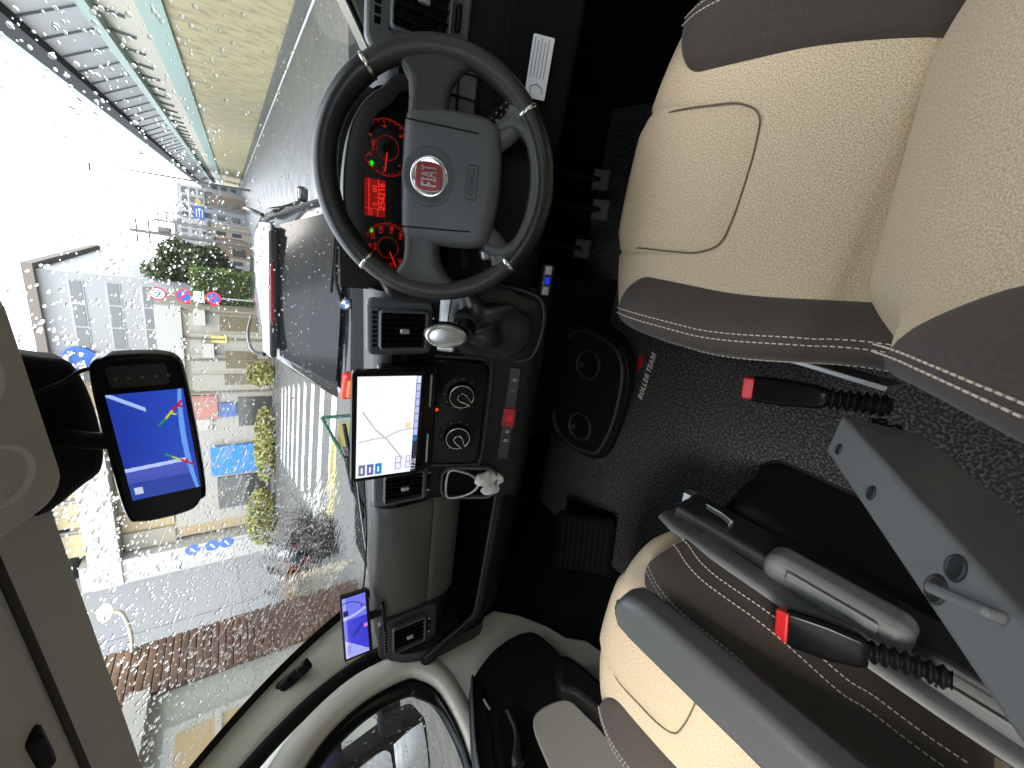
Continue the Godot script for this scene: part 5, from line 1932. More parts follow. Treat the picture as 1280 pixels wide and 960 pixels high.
func tree(called: String, label: String, at_p: Vector3, h: float, w: float, m: Material, n: int) -> void:
	var o := street_thing(called, label, "tree", at_p, "")
	var g := Geo.new()
	g.tube(spline(PackedVector3Array([at_p, at_p + Vector3(0.1, h * 0.3, 0), at_p + Vector3(-0.05, h * 0.75, 0.1)]), 5), 0.16, 8)
	for i in 6:
		var a := TAU * i / 6
		g.tube(PackedVector3Array([at_p + Vector3(0.05, h * (0.3 + 0.05 * i), 0), at_p + Vector3(cos(a) * w * 0.6, h * (0.45 + 0.07 * i), sin(a) * w * 0.6)]), [0.07, 0.02], 6)
	part(o, "trunk", g, mat("bark", lin(0.06, 0.05, 0.04), 0.9))
	g = Geo.new()
	for i in 14:
		var a := rng.randf() * TAU
		var rr := sqrt(rng.randf()) * w * 0.75
		leaf_cloud(g, at_p + Vector3(cos(a) * rr, h * rng.randf_range(0.38, 0.92), sin(a) * rr), Vector3(w * 0.42, h * 0.14, w * 0.42), n / 14, 0.26)
	part(o, "crown", g, m)

func box_building(o: Node3D, called: String, lo: Vector3, hi: Vector3, m: Material) -> MeshInstance3D:
	var g := Geo.new()
	g.box(at((lo + hi) / 2), hi - lo)
	return part(o, called, g, m)

func car(called: String, label: String, at_p: Vector3, paint: Material, detail: bool, yaw := 0.0) -> Node3D:
	# an estate-like high car seen from behind: rear at z = 0, nose to -z
	var o := thing(called, label, "car", Vector3.ZERO)
	var H := 1.74
	var glassm := mat("car_glass", lin(0.018, 0.021, 0.024), 0.12)
	glassm.metallic_specular = 0.42
	var g := Geo.new()
	# body: sections across, from rear to nose
	var rows := []
	for e in [[0.0, 0.40, 0.86, 1.00, 0.86], [0.03, 0.30, 0.92, 1.06, 0.90], [-0.25, 0.24, 0.955, 1.10, 0.92], [-1.2, 0.22, 0.965, 1.08, 0.93], [-2.6, 0.22, 0.96, 1.04, 0.92], [-3.4, 0.22, 0.955, 1.00, 0.88], [-4.2, 0.24, 0.93, 0.88, 0.80], [-4.55, 0.30, 0.86, 0.74, 0.70], [-4.66, 0.42, 0.76, 0.62, 0.6]]:
		var row := PackedVector3Array()
		var z: float = e[0]
		if e[0] == 0.03: z = -0.06
		if e[0] == 0.0: z = 0.0
		for p in [[-0.7, e[1]], [-0.96, e[1] + 0.08], [-1.0, (e[1] + e[3]) * 0.5], [-0.985, e[3] - 0.10], [-e[4] / e[2], e[3]], [0.0, e[3] + 0.03], [e[4] / e[2], e[3]], [0.985, e[3] - 0.10], [1.0, (e[1] + e[3]) * 0.5], [0.96, e[1] + 0.08], [0.7, e[1]]]:
			row.append(Vector3(p[0] * e[2], p[1], z))
		rows.append(row)
	g.grid(rows)
	g.fan(rows[0])
	g.fan(rows[8], true)
	var body := part(o, "body", g, paint)
	# cabin: pillars and roof
	g = Geo.new()
	rows = []
	for e in [[-0.10, 1.09, 0.87, 1.10], [-0.22, 1.09, 0.86, 1.42], [-0.40, 1.09, 0.86, H - 0.07], [-0.75, 1.08, 0.86, H - 0.015], [-1.6, 1.06, 0.86, H], [-2.4, 1.04, 0.86, H - 0.06], [-2.75, 1.03, 0.85, H - 0.16], [-3.35, 1.0, 0.84, 1.06]]:
		var row := PackedVector3Array()
		var top: float = e[3]
		var k := clampf((top - 1.05) / (H - 1.05), 0.0, 1.0)
		var ht := lerpf(0.86, 0.60, k)
		for p in [[-e[2], e[1]], [-lerpf(e[2], ht + 0.12, 0.55), lerpf(e[1], top - 0.22 * k, 0.55)], [-ht - 0.12, top - 0.22 * k], [-ht - 0.02, top - 0.10 * k], [-ht + 0.16, top - 0.025 * k], [0.0, top + 0.012 * k], [ht - 0.16, top - 0.025 * k], [ht + 0.02, top - 0.10 * k], [ht + 0.12, top - 0.22 * k], [lerpf(e[2], ht + 0.12, 0.55), lerpf(e[1], top - 0.22 * k, 0.55)], [e[2], e[1]]]:
			row.append(Vector3(p[0], p[1], e[0]))
		rows.append(row)
	g.grid(rows)
	part(body, "roof", g, paint)
	# rear window, raked
	g = Geo.new()
	rows = []
	for j in 9:
		var f := j / 8.0
		var row := PackedVector3Array()
		for i in 13:
			var u := lerpf(-1, 1, i / 12.0)
			row.append(Vector3(u * lerpf(0.80, 0.58, f), lerpf(1.12, H - 0.17, f), lerpf(-0.055, -0.275, f) + 0.05 - 0.06 * u * u))
		rows.append(row)
	g.grid(rows)
	part(o, "rear_window", g, glassm)
	for s in [-1.0, 1.0]:
		g = Geo.new()
		g.quad(Vector3(s * 0.90, 1.10, -0.55), Vector3(s * 0.90, 1.06, -2.9), Vector3(s * 0.72, H - 0.18, -2.35), Vector3(s * 0.715, H - 0.14, -0.75))
		part(o, "side_window", g, glassm)
		g = Geo.new()
		g.rbox(at(Vector3(s * 0.80, 1.00, -0.03), 8, s * 14, 0), Vector3(0.30, 0.15, 0.09), 0.035)
		part(o, "tail_light", g, mat("tail_lens", lin(0.50, 0.03, 0.02), 0.15))
		g = Geo.new()
		g.rbox(at(Vector3(s * 0.82, 1.01, 0.012), 8, s * 14, 0), Vector3(0.20, 0.05, 0.06), 0.02)
		part(o, "lamp_strip", g, mat("tail_amber", lin(0.75, 0.16, 0.05), 0.15))
		for z in [-0.85, -3.75]:
			g = Geo.new()
			g.lathe(Transform3D(Basis(Vector3.BACK, -PI / 2 * s), Vector3(s * 0.74, 0.35, z)), [[0.0, 0.0], [0.35, 0.0], [0.36, 0.03], [0.36, 0.20], [0.33, 0.23], [0.22, 0.22], [0.20, 0.19], [0.0, 0.19]], 24)
			part(o, "wheel", g, M.rubber)
		g = Geo.new()
		g.rbox(at(Vector3(s * 1.02, 1.10, -2.75)), Vector3(0.20, 0.14, 0.12), 0.05)
		part(o, "door_mirror", g, paint)
	# spoiler with the high brake light
	g = Geo.new()
	g.rbox(at(Vector3(0, H - 0.085, -0.31), 12), Vector3(1.16, 0.035, 0.26), 0.015)
	part(o, "spoiler", g, paint)
	g = Geo.new()
	g.rbox(at(Vector3(-0.02, H - 0.112, -0.195), 12), Vector3(1.08, 0.05, 0.06), 0.015)
	part(o, "spoiler_edge", g, M.rubber)
	g = Geo.new()
	g.rbox(at(Vector3(0, H - 0.106, -0.162), 12), Vector3(0.50, 0.030, 0.012), 0.005)
	part(o, "high_brake_light", g, mat("tail_deep", lin(0.17, 0.004, 0.008), 0.15))
	g = Geo.new()
	g.rbox(at(Vector3(0, 0.46, -0.02)), Vector3(1.7, 0.30, 0.12), 0.05)
	part(o, "bumper", g, M.rubber)
	if detail:
		for s in [-1.0, 1.0]:
			g = Geo.new()
			g.tube(spline(PackedVector3Array([Vector3(s * 0.63, H - 0.06, -0.5), Vector3(s * 0.66, H + 0.03, -0.75), Vector3(s * 0.67, H + 0.045, -1.5), Vector3(s * 0.64, H - 0.02, -2.4)]), 6), 0.018, 8)
			part(o, "roof_rail", g, M.black_gloss)
		# badge: blue and white quarters in a dark ring
		var bf := facing(Vector3(0.0, 1.085, 0.012), Vector3(0, 0.25, 1))
		g = Geo.new()
		g.lathe(Transform3D(bf.basis * Basis(Vector3.RIGHT, PI / 2), bf.origin), [[0.052, -0.01], [0.052, 0.004], [0.048, 0.008], [0.036, 0.007], [0.0, 0.007]], 32)
		var bd := part(o, "badge", g, mat("badge_ring", lin(0.06, 0.07, 0.09), 0.25))
		for q in 4:
			g = Geo.new()
			var pie := PackedVector2Array([Vector2.ZERO])
			for i in 7: pie.append(Vector2.from_angle(PI / 2 * q + PI / 2 * i / 6.0) * 0.034)
			g.prism(Transform3D(bf.basis, bf * Vector3(0, 0, 0.0072)), pie, 0.0015)
			part(bd, "badge_quarter", g, mat("badge_blue", lin(0.02, 0.16, 0.55), 0.3) if q % 2 else M.white_plastic)
		# wiper
		g = Geo.new()
		g.tube(spline(PackedVector3Array([Vector3(0.02, 1.12, 0.01), Vector3(0.25, 1.175, -0.015), Vector3(0.62, 1.165, -0.03)]), 6), 0.010, 6)
		g.rbox(at(Vector3(0.36, 1.192, -0.025), -30, 0, -2), Vector3(0.55, 0.012, 0.02), 0.004)
		part(o, "rear_wiper", g, M.rubber)
		g = Geo.new()
		g.rbox(at(Vector3(0, 0.80, 0.012)), Vector3(0.52, 0.12, 0.012), 0.004)
		part(o, "number_plate", g, M.white_plastic)
		g = Geo.new()
		g.rbox(at(Vector3(0, 0.905, 0.006)), Vector3(0.72, 0.02, 0.02), 0.006)
		part(o, "chrome_strip", g, M.chrome)
	o.transform = STREET * Transform3D(Basis(Vector3.UP, yaw), at_p)
	return o

func street() -> void:
	rng.seed = 91
	# ground and road
	var asp := mat("wet_asphalt", Color.WHITE, 0.55)
	asp.albedo_texture = noise_tex("asphalt_tone", FastNoiseLite.TYPE_SIMPLEX, 0.05, [[0.0, lin(0.045, 0.047, 0.047)], [1.0, lin(0.105, 0.107, 0.106)]], 512, 4)
	asp.roughness_texture = noise_tex("wet_patches", FastNoiseLite.TYPE_SIMPLEX, 0.01, [[0.0, Color(0.45, 0.45, 0.45)], [1.0, Color(1, 1, 1)]], 256, 3)
	bumped(asp, noise_tex("asphalt_bump", FastNoiseLite.TYPE_CELLULAR, 0.1, [], 512, 2), 0.3, 0.25)
	var pave := mat("paving", Color.WHITE, 0.5)
	pave.albedo_texture = noise_tex("paving_tone", FastNoiseLite.TYPE_SIMPLEX, 0.04, [[0.0, lin(0.05, 0.051, 0.05)], [1.0, lin(0.10, 0.10, 0.096)]], 256, 4)
	tri_map(pave, 0.4)
	var g := Geo.new()
	g.quad(Vector3(-300, -0.004, 60), Vector3(300, -0.004, 60), Vector3(300, -0.004, -500), Vector3(-300, -0.004, -500))
	structure("ground", "wide grey wet ground round the road and buildings", g, pave, true)
	g = Geo.new()
	g.quad(Vector3(-4.4, 0, 50), Vector3(5.9, 0, 50), Vector3(5.9, 0, -400), Vector3(-4.4, 0, -400))
	g.quad(Vector3(-60, 0, -8.5), Vector3(-4.4, 0, -8.5), Vector3(-4.4, 0, -24.0), Vector3(-60, 0, -24.0))
	structure("road", "wet grey asphalt road ahead with its side street", g, asp, true)
	g = Geo.new()
	g.box(at(Vector3(-5.5, 0.04, 10.0)), Vector3(2.2, 0.12, 36.8))
	g.box(at(Vector3(-24.0, 0.04, -25.2)), Vector3(39.0, 0.12, 2.4))
	structure("pavement", "low grey kerbed pavement along the left buildings", g, pave, true)
	var paint := mat("road_paint", lin(0.66, 0.66, 0.64), 0.4)
	var yellow := mat("road_yellow", lin(0.58, 0.47, 0.12), 0.4)
	g = Geo.new()
	g.quad(Vector3(5.42, 0.004, 40), Vector3(5.58, 0.004, 40), Vector3(5.58, 0.004, -300), Vector3(5.42, 0.004, -300))
	structure("edge_line", "long white line along the foot of the sand wall", g, paint, true)
	for i in 9:
		g = Geo.new()
		var z := -9.0 - i * 1.55
		var x0 := -3.3 - i * 0.62
		g.quad(Vector3(x0, 0.004, z), Vector3(x0, 0.004, z - 0.55), Vector3(x0 - 4.6, 0.004, z - 0.75 - 0.05 * i), Vector3(x0 - 4.6, 0.004, z - 0.2 - 0.05 * i))
		structure("crossing_stripe", "white crossing stripe, %s counted from the dark car" % ["first", "second", "third", "fourth", "fifth", "sixth", "seventh", "eighth", "ninth"][i], g, paint, true)
	g = Geo.new()
	g.quad(Vector3(-4.93, 0.004, -8.6), Vector3(-5.0, 0.004, -9.5), Vector3(-7.62, 0.004, -9.6), Vector3(-7.6, 0.004, -9.2))
	structure("yellow_line", "broad yellow road mark left of the green stand", g, yellow, true)
	g = Geo.new()
	g.quad(Vector3(-6.2, 0.004, -24.0), Vector3(-6.2, 0.004, -24.2), Vector3(-14, 0.004, -25.0), Vector3(-14, 0.004, -24.7))
	structure("yellow_line", "thin yellow line at the kerb before the beige shop", g, yellow, true)
	# elevated road on the right: tiled retaining wall, teal girders, bracketed deck edge
	var teal := mat("teal_paint", lin(0.235, 0.335, 0.285), 0.5)
	var sand := mat("sand_wall", Color.WHITE, 0.7)
	sand.albedo_texture = noise_tex("sand_tone", FastNoiseLite.TYPE_SIMPLEX, 0.02, [[0.0, lin(0.20, 0.17, 0.09)], [0.42, lin(0.33, 0.285, 0.155)], [1.0, lin(0.40, 0.35, 0.20)]], 256, 5)
	bumped(sand, M.dash.heightmap_texture, 0.3, 0.8)
	sand.uv1_scale = Vector3(0.35, 0.20, 0.35)
	var web := mat("girder_grey", lin(0.45, 0.42, 0.33), 0.6)
	var deck := mat("deck_grey", lin(0.60, 0.61, 0.61), 0.6)
	var ov := street_thing("elevated_road", "teal and sand coloured elevated road with bracketed deck edge along the right", "elevated road", Vector3(7.5, 0, -40))
	box_building(ov, "retaining_wall", Vector3(5.85, -0.1, -170), Vector3(7.2, 3.5, 14), sand)
	box_building(ov, "plinth", Vector3(5.72, -0.1, -170), Vector3(5.9, 0.28, 14), mat("plinth_grime", lin(0.10, 0.10, 0.085), 0.7))
	box_building(ov, "lower_girder", Vector3(5.74, 3.5, -170), Vector3(7.4, 4.25, 14), teal)
	box_building(ov, "girder_web", Vector3(6.0, 4.25, -170), Vector3(7.4, 5.65, 14), web)
	box_building(ov, "upper_flange", Vector3(5.62, 5.65, -170), Vector3(7.4, 6.0, 14), teal)
	g = Geo.new()
	for q in [[Vector3(5.9, 6.0, 0), Vector3(4.75, 7.75, 0)], [Vector3(6.3, 6.0, 0), Vector3(5.1, 7.9, 0)]]:
		g.quad(q[0] + Vector3(0, 0, 14), q[1] + Vector3(0, 0, 14), q[1] + Vector3(0, 0, -170), q[0] + Vector3(0, 0, -170))
	part(ov, "deck_underside", g, deck)
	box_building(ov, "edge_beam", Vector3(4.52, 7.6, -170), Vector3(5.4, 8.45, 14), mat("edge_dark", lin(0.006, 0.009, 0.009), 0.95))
	box_building(ov, "parapet", Vector3(4.58, 8.45, -170), Vector3(4.70, 9.0, 14), teal)
	box_building(ov, "deck", Vector3(5.4, 7.9, -170), Vector3(16.0, 8.4, 14), deck)
	for i in 64:
		var z := 9.0 - i * 2.3
		g = Geo.new()
		for q in [0.0, -0.045]:
			g.quad(Vector3(5.80, 6.0, z + q), Vector3(4.72, 7.66, z + q), Vector3(4.78, 7.70, z + q), Vector3(5.86, 6.0, z + q))
		g.quad(Vector3(5.80, 6.0, z), Vector3(4.72, 7.66, z), Vector3(4.72, 7.66, z - 0.045), Vector3(5.80, 6.0, z - 0.045))
		part(ov, "bracket", g, mat("bracket_grey", lin(0.11, 0.135, 0.125), 0.7))
		g = Geo.new()
		g.box(at(Vector3(5.95, 5.25, z - 0.02)), Vector3(0.12, 0.75, 0.035))
		part(ov, "stiffener", g, M.bracket_grey)
	# car in front
	var dark := mat("car_paint", lin(0.018, 0.020, 0.023), 0.12)
	dark.clearcoat_enabled = true
	dark.clearcoat = 0.6
	dark.clearcoat_roughness = 0.05
	car("parked_car", "dark wet off-road car straight ahead, its tailgate and rounded roof filling the lane", Vector3(-0.62, 0, -3.74), dark, true, 0.01)
	# sign post
	var sp := street_thing("traffic_sign_post", "grey post with a round 50 sign above two no-parking discs and a white plate", "traffic sign", Vector3(-3.63, 0, -20.5))
	g = Geo.new()
	g.tube(PackedVector3Array([Vector3(-3.63, 0, -20.52), Vector3(-3.63, 4.7, -20.52)]), 0.032, 10)
	part(sp, "post", g, mat("galvanised", lin(0.38, 0.39, 0.40), 0.45, 0.5))
	var red := mat("sign_red", lin(0.58, 0.02, 0.04), 0.35)
	var blue := mat("sign_blue", lin(0.025, 0.10, 0.46), 0.35)
	for e in [[4.36, 0], [3.58, 1], [2.62, 1]]:
		var f := at(Vector3(-3.63, e[0], -20.475))
		g = Geo.new()
		g.prism(f, circle(0.265, 32), 0.008, 0.002)
		var disc := part(sp, "sign_disc", g, red)
		g = Geo.new()
		g.prism(Transform3D(f.basis, f * Vector3(0, 0, 0.0075)), circle(0.205, 32), 0.004, 0.001)
		part(disc, "sign_field", g, M.white_plastic if e[1] == 0 else blue)
		if e[1] == 0:
			text(disc, "lettering", "50", 0.27, Transform3D(f.basis, f * Vector3(0, 0, 0.012)), blue, 0.003, "Droid Sans", 700)
		else:
			g = Geo.new()
			g.box(Transform3D(Basis(Vector3.BACK, -PI / 4), f * Vector3(0, 0, 0.012)), Vector3(0.44, 0.055, 0.004))
			part(disc, "slash", g, red)
			g = Geo.new()
			g.prism(Transform3D(f.basis, f * Vector3(-0.27, -0.09 if e[0] > 3.0 else -0.02, 0.002)), circle(0.07, 20, Vector2.ZERO, 1.9), 0.006, 0.002)
			part(sp, "small_disc", g, red)
	g = Geo.new()
	g.rbox(at(Vector3(-3.63, 3.10, -20.475)), Vector3(0.46, 0.34, 0.008), 0.003, 2)
	var plate := part(sp, "white_plate", g, M.white_plastic)
	for i in 3:
		g = Geo.new()
		g.box(at(Vector3(-3.63 + 0.02 * i, 3.20 - i * 0.09, -20.469)), Vector3(0.34 - 0.05 * i, 0.016, 0.002))
		part(plate, "print_line", g, M.ink)
	# planting
	var green := leaf_mat("leaf_dark", lin(0.032, 0.048, 0.016), lin(0.095, 0.125, 0.042))
	var light := leaf_mat("leaf_light", lin(0.05, 0.10, 0.015), lin(0.13, 0.20, 0.03))
	var olive := leaf_mat("leaf_olive", lin(0.17, 0.18, 0.045), lin(0.34, 0.33, 0.10))
	tree("street_tree", "dark green bushy tree behind the speed sign", Vector3(-3.75, 0, -31), 6.2, 1.55, green, 9000)
	tree("street_tree", "second dark tree close behind the first, over the hedge", Vector3(-4.9, 0, -37), 6.0, 1.5, green, 6000)
	for e in [["clipped_hedge", "square clipped light green hedge behind the lower signs", Vector3(-4.55, 1.9, -28.5), Vector3(1.15, 1.9, 0.8), light, 5200, 0.16, "hedge"], ["low_shrub", "olive shrub at the kerb nearest the dark car", Vector3(-8.6, 0.75, -25.0), Vector3(0.75, 0.75, 0.6), olive, 2600, 0.24, "shrub"], ["low_shrub", "olive shrub row in front of the bright blue panel", Vector3(-13.2, 0.6, -25.0), Vector3(2.6, 0.6, 0.6), olive, 6000, 0.24, "shrub"], ["low_shrub", "tall yellow-green shrub beside the white-framed building's pillar", Vector3(-18.4, 0.85, -25.0), Vector3(2.2, 0.85, 0.7), olive, 6000, 0.24, "shrub"]]:
		var o := street_thing(e[0], e[1], e[7], e[2] - Vector3(0, e[3].y, 0))
		g = Geo.new()
		leaf_cloud(g, e[2], e[3], e[5], e[6], e[0] == "clipped_hedge")
		part(o, "foliage", g, e[4])
		g = Geo.new()
		g.rbox(at(e[2]), e[3] * (1.75 if e[0] == "clipped_hedge" else 1.15), 0.3)
		part(o, "branches", g, mat("twig_dark", lin(0.02, 0.028, 0.01), 0.9) if e[0] == "clipped_hedge" else mat("twig_olive", lin(0.12, 0.12, 0.03), 0.9))
	buildings()
	street_furniture()
	far_street()
	# wipers of the motorhome itself
	for e in [["windscreen_wiper", "black windscreen wiper arm resting along the bottom of the glass near the small monitor", -0.62, -0.30], ["windscreen_wiper", "black windscreen wiper arm resting along the bottom of the glass behind the steering wheel", 0.22, 0.66]]:
		var o := thing(e[0], e[1], "wiper", screen_pt(e[2] / 0.85, 0.9))
		g = Geo.new()
		var path := PackedVector3Array()
		for i in 9:
			var s: float = lerpf(e[2], e[3], i / 8.0) / 0.87
			path.append(screen_pt(s, 0.955 - 0.05 * i / 8.0) + screen_out(s, 0.94) * 0.016)
		g.tube(path, 0.007, 8)
		part(o, "wiper_rubber", g, M.black)
		g = Geo.new()
		g.tube(PackedVector3Array([path[0] + Vector3(-0.02, -0.02, 0.02), path[2] + Vector3(0, 0.012, -0.01), path[5] + Vector3(0, 0.012, -0.01)]), 0.008, 8)
		part(o, "wiper_arm", g, M.black)
		g = Geo.new()
		g.lathe(facing(path[0] + Vector3(-0.01, 0, 0), Vector3(0, 0.6, -0.8)) * Transform3D(Basis(Vector3.RIGHT, PI / 2), Vector3.ZERO), [[0.014, -0.01], [0.014, 0.008], [0.010, 0.014], [0.0, 0.014]], 14)
		part(o, "wiper_cap", g, M.black)

func buildings() -> void:
	var beige := mat("shop_beige", lin(0.27, 0.25, 0.195), 0.7)
	var white := mat("render_white", lin(0.36, 0.36, 0.335), 0.7)
	var pale := mat("cladding_pale", lin(0.27, 0.285, 0.295), 0.5)
	var tan := mat("wall_tan", lin(0.32, 0.25, 0.14), 0.7)
	var grey := mat("wall_grey", lin(0.20, 0.205, 0.205), 0.6)
	var glass := mat("shop_glass", lin(0.05, 0.055, 0.05), 0.08)
	var g: Geo
	# pale office block behind the shop
	var b := street_thing("office_block", "pale grey block with dark slit windows and a brownish roof edge behind the beige shop", "building", Vector3(-8, 0, -36))
	box_building(b, "wall", Vector3(-13.5, 0, -44), Vector3(-4.7, 10.3, -31), pale)
	box_building(b, "roof", Vector3(-13.8, 10.3, -44.2), Vector3(-4.4, 10.7, -30.7), mat("rust", lin(0.17, 0.145, 0.125), 0.7))
	for k in 3:
		var band := box_building(b, "window_band", Vector3(-13.0, 5.75 + k * 1.45, -31.04), Vector3(-5.1, 6.35 + k * 1.45, -30.97), mat("band_frame", lin(0.36, 0.37, 0.37), 0.5))
		for i in 6: box_building(band, "pane", Vector3(-12.9 + i * 1.31, 5.82 + k * 1.45, -30.99), Vector3(-11.68 + i * 1.31, 6.28 + k * 1.45, -30.94), mat("slit_grey", lin(0.13, 0.145, 0.15), 0.2))
	g = Geo.new()
	g.prism(at(Vector3(-9.6, 9.2, -30.95)), circle(0.75, 28), 0.15, 0.03)
	var logo := part(b, "round_sign", g, mat("logo_blue", lin(0.02, 0.10, 0.40), 0.4))
	g = Geo.new()
	var arc := PackedVector3Array()
	for i in 12: arc.append(Vector3(-9.6 + cos(0.4 + i * 0.3) * 0.48, 9.2 + sin(0.4 + i * 0.3) * 0.48, -30.79))
	g.tube(arc, 0.09, 6)
	part(logo, "white_stroke", g, M.white_plastic)
	# beige shop
	b = street_thing("beige_shop", "low beige shop with shuttered front and pale fascia beyond the crossing", "building", Vector3(-7.8, 0, -28))
	box_building(b, "wall", Vector3(-10.2, 0, -30.5), Vector3(-5.3, 5.2, -26.2), beige)
	box_building(b, "fascia", Vector3(-10.3, 4.2, -26.3), Vector3(-5.2, 5.25, -26.05), white)
	for i in 4:
		box_building(b, "shutter", Vector3(-10.0 + i * 1.2, 0.3, -26.25), Vector3(-9.0 + i * 1.2, 3.9, -26.15), mat("shutter_grey", lin(0.27, 0.26, 0.22), 0.6))
	g = Geo.new()
	g.prism(at(Vector3(-9.0, 4.72, -26.06)), circle(0.8, 24, Vector2.ZERO, 0.32), 0.06, 0.02)
	part(b, "oval_sign", g, mat("logo_blue", lin(0.02, 0.10, 0.40), 0.4))
	box_building(b, "yellow_notice", Vector3(-7.1, 2.3, -26.16), Vector3(-6.7, 3.0, -26.08), mat("notice", lin(0.55, 0.45, 0.12), 0.6))
	for e in [[-9.6, 0.4, -9.0, 2.5, "doorway"], [-8.6, 1.0, -7.6, 2.4, "window"], [-6.4, 0.9, -5.6, 2.6, "window"]]:
		box_building(b, e[4], Vector3(e[0], e[1], -26.2), Vector3(e[2], e[3], -26.08), mat("brown_glass", lin(0.12, 0.10, 0.06), 0.3))
	for x in [-10.05, -8.1, -6.9, -5.45]:
		g = Geo.new()
		g.tube(PackedVector3Array([Vector3(x, 0, -26.1), Vector3(x, 4.3, -26.1)]), 0.06, 6)
		part(b, "downpipe", g, mat("pipe_brown", lin(0.15, 0.125, 0.08), 0.7))
	for e in [[-7.9, 2.9], [-6.1, 3.2]]: box_building(b, "wall_unit", Vector3(e[0], e[1], -26.2), Vector3(e[0] + 0.8, e[1] + 0.5, -25.85), white)
	# shop front with red and blue boards, bright blue hoarding
	b = street_thing("corner_shop", "small shop with a red and white board, blue posters and a bright blue hoarding", "building", Vector3(-14, 0, -28))
	box_building(b, "wall", Vector3(-19.2, 0, -30.5), Vector3(-10.3, 5.2, -26.6), mat("wall_dull", lin(0.30, 0.29, 0.26), 0.7))
	box_building(b, "red_board", Vector3(-11.9, 2.9, -26.65), Vector3(-10.4, 4.3, -26.5), mat("board_red", lin(0.34, 0.15, 0.12), 0.6))
	box_building(b, "white_board", Vector3(-12.6, 3.2, -26.62), Vector3(-11.9, 4.5, -26.48), white)
	box_building(b, "blue_poster", Vector3(-11.8, 2.0, -26.6), Vector3(-10.9, 2.8, -26.45), mat("poster_blue", lin(0.05, 0.11, 0.30), 0.5))
	box_building(b, "doorway", Vector3(-12.5, 0.2, -26.62), Vector3(-10.6, 1.9, -26.5), glass)
	box_building(b, "hoarding", Vector3(-15.7, 0.3, -26.5), Vector3(-13.7, 3.35, -26.3), mat("hoarding_blue", lin(0.015, 0.17, 0.46), 0.5))
	box_building(b, "shop_window", Vector3(-18.3, 0.4, -26.62), Vector3(-16.0, 3.1, -26.5), glass)
	# white-framed building
	b = street_thing("white_framed_building", "tall building with a white frame round a tan wall and three amber window panes", "building", Vector3(-17, 0, -30))
	box_building(b, "wall", Vector3(-20.0, 5.2, -34), Vector3(-11.0, 9.6, -26.7), tan)
	box_building(b, "side_wall", Vector3(-20.0, 0, -34), Vector3(-19.0, 5.2, -26.7), tan)
	box_building(b, "pillar", Vector3(-22.0, 0, -27), Vector3(-20.3, 9.4, -26.0), white)
	box_building(b, "beam", Vector3(-22.0, 7.7, -27), Vector3(-11.0, 9.0, -25.9), white)
	box_building(b, "parapet", Vector3(-22.0, 10.1, -34), Vector3(-11.0, 11.5, -26.2), white)
	for i in 4:
		var w := box_building(b, "window", Vector3(-19.9 + i * 1.95, 9.05, -26.75), Vector3(-18.2 + i * 1.95, 10.05, -26.6), white)
		box_building(w, "pane", Vector3(-19.8 + i * 1.95, 9.1, -26.62), Vector3(-18.35 + i * 1.95, 10.0, -26.5), mat("amber_pane", lin(0.40, 0.31, 0.15), 0.3))
	for i in 6: box_building(b, "tall_pane", Vector3(-20.2 + i * 1.4, 5.3, -26.72), Vector3(-19.0 + i * 1.4, 7.6, -26.6), tan if i % 2 else beige)
	# blue round mandatory signs on their pole in front
	var sg := street_thing("blue_sign_post", "thin post with three round blue signs before the white frame", "traffic sign", Vector3(-17.9, 0.1, -22.6))
	g = Geo.new()
	g.tube(PackedVector3Array([Vector3(-17.9, 0.1, -22.6), Vector3(-17.9, 4.5, -22.6)]), 0.04, 8)
	part(sg, "post", g, M.galvanised)
	for y in [4.15, 3.3, 2.65]:
		g = Geo.new()
		g.prism(at(Vector3(-17.9, y, -22.56)), circle(0.33, 24), 0.02, 0.004)
		var d := part(sg, "sign_disc", g, M.sign_blue)
		g = Geo.new()
		g.box(at(Vector3(-17.9, y, -22.535), 0, 0, 30), Vector3(0.36, 0.08, 0.006))
		part(d, "white_arrow", g, M.white_plastic)
	# grey block left of it
	b = street_thing("grey_warehouse", "plain blue-grey block left of the white-framed building", "building", Vector3(-30, 0, -32))
	box_building(b, "wall", Vector3(-45, 0, -38), Vector3(-22.1, 12.5, -27.5), grey)
	box_building(b, "panel_joint", Vector3(-27.6, 0, -27.53), Vector3(-27.57, 12.5, -27.46), grey)
	box_building(b, "gutter", Vector3(-45, 12.5, -38), Vector3(-22.0, 12.8, -27.3), white)
	# brown tiled building at our left
	b = street_thing("brown_clad_building", "brown clad corner building with pale window frames close on the left", "building", Vector3(-8, 0, -3))
	box_building(b, "wall", Vector3(-14, 0, -6.25), Vector3(-6.58, 9, -5.35), mat("brown_backing", lin(0.05, 0.03, 0.02), 0.8))
	var brown := [mat("brown_a", lin(0.095, 0.050, 0.032), 0.55), mat("brown_b", lin(0.080, 0.042, 0.028), 0.55), mat("brown_c", lin(0.115, 0.062, 0.042), 0.55)]
	for i in 96:
		g = Geo.new()
		g.rbox(at(Vector3(-6.55, 0.047 + i * 0.094, -5.80)), Vector3(0.08, 0.088, 0.90), 0.014, 1)
		part(b, "cladding_board", g, brown[(i * 7) % 3])
	box_building(b, "pale_wall", Vector3(-14, 0, -5.35), Vector3(-6.6, 9, 12), mat("pale_render", lin(0.30, 0.31, 0.275), 0.7))
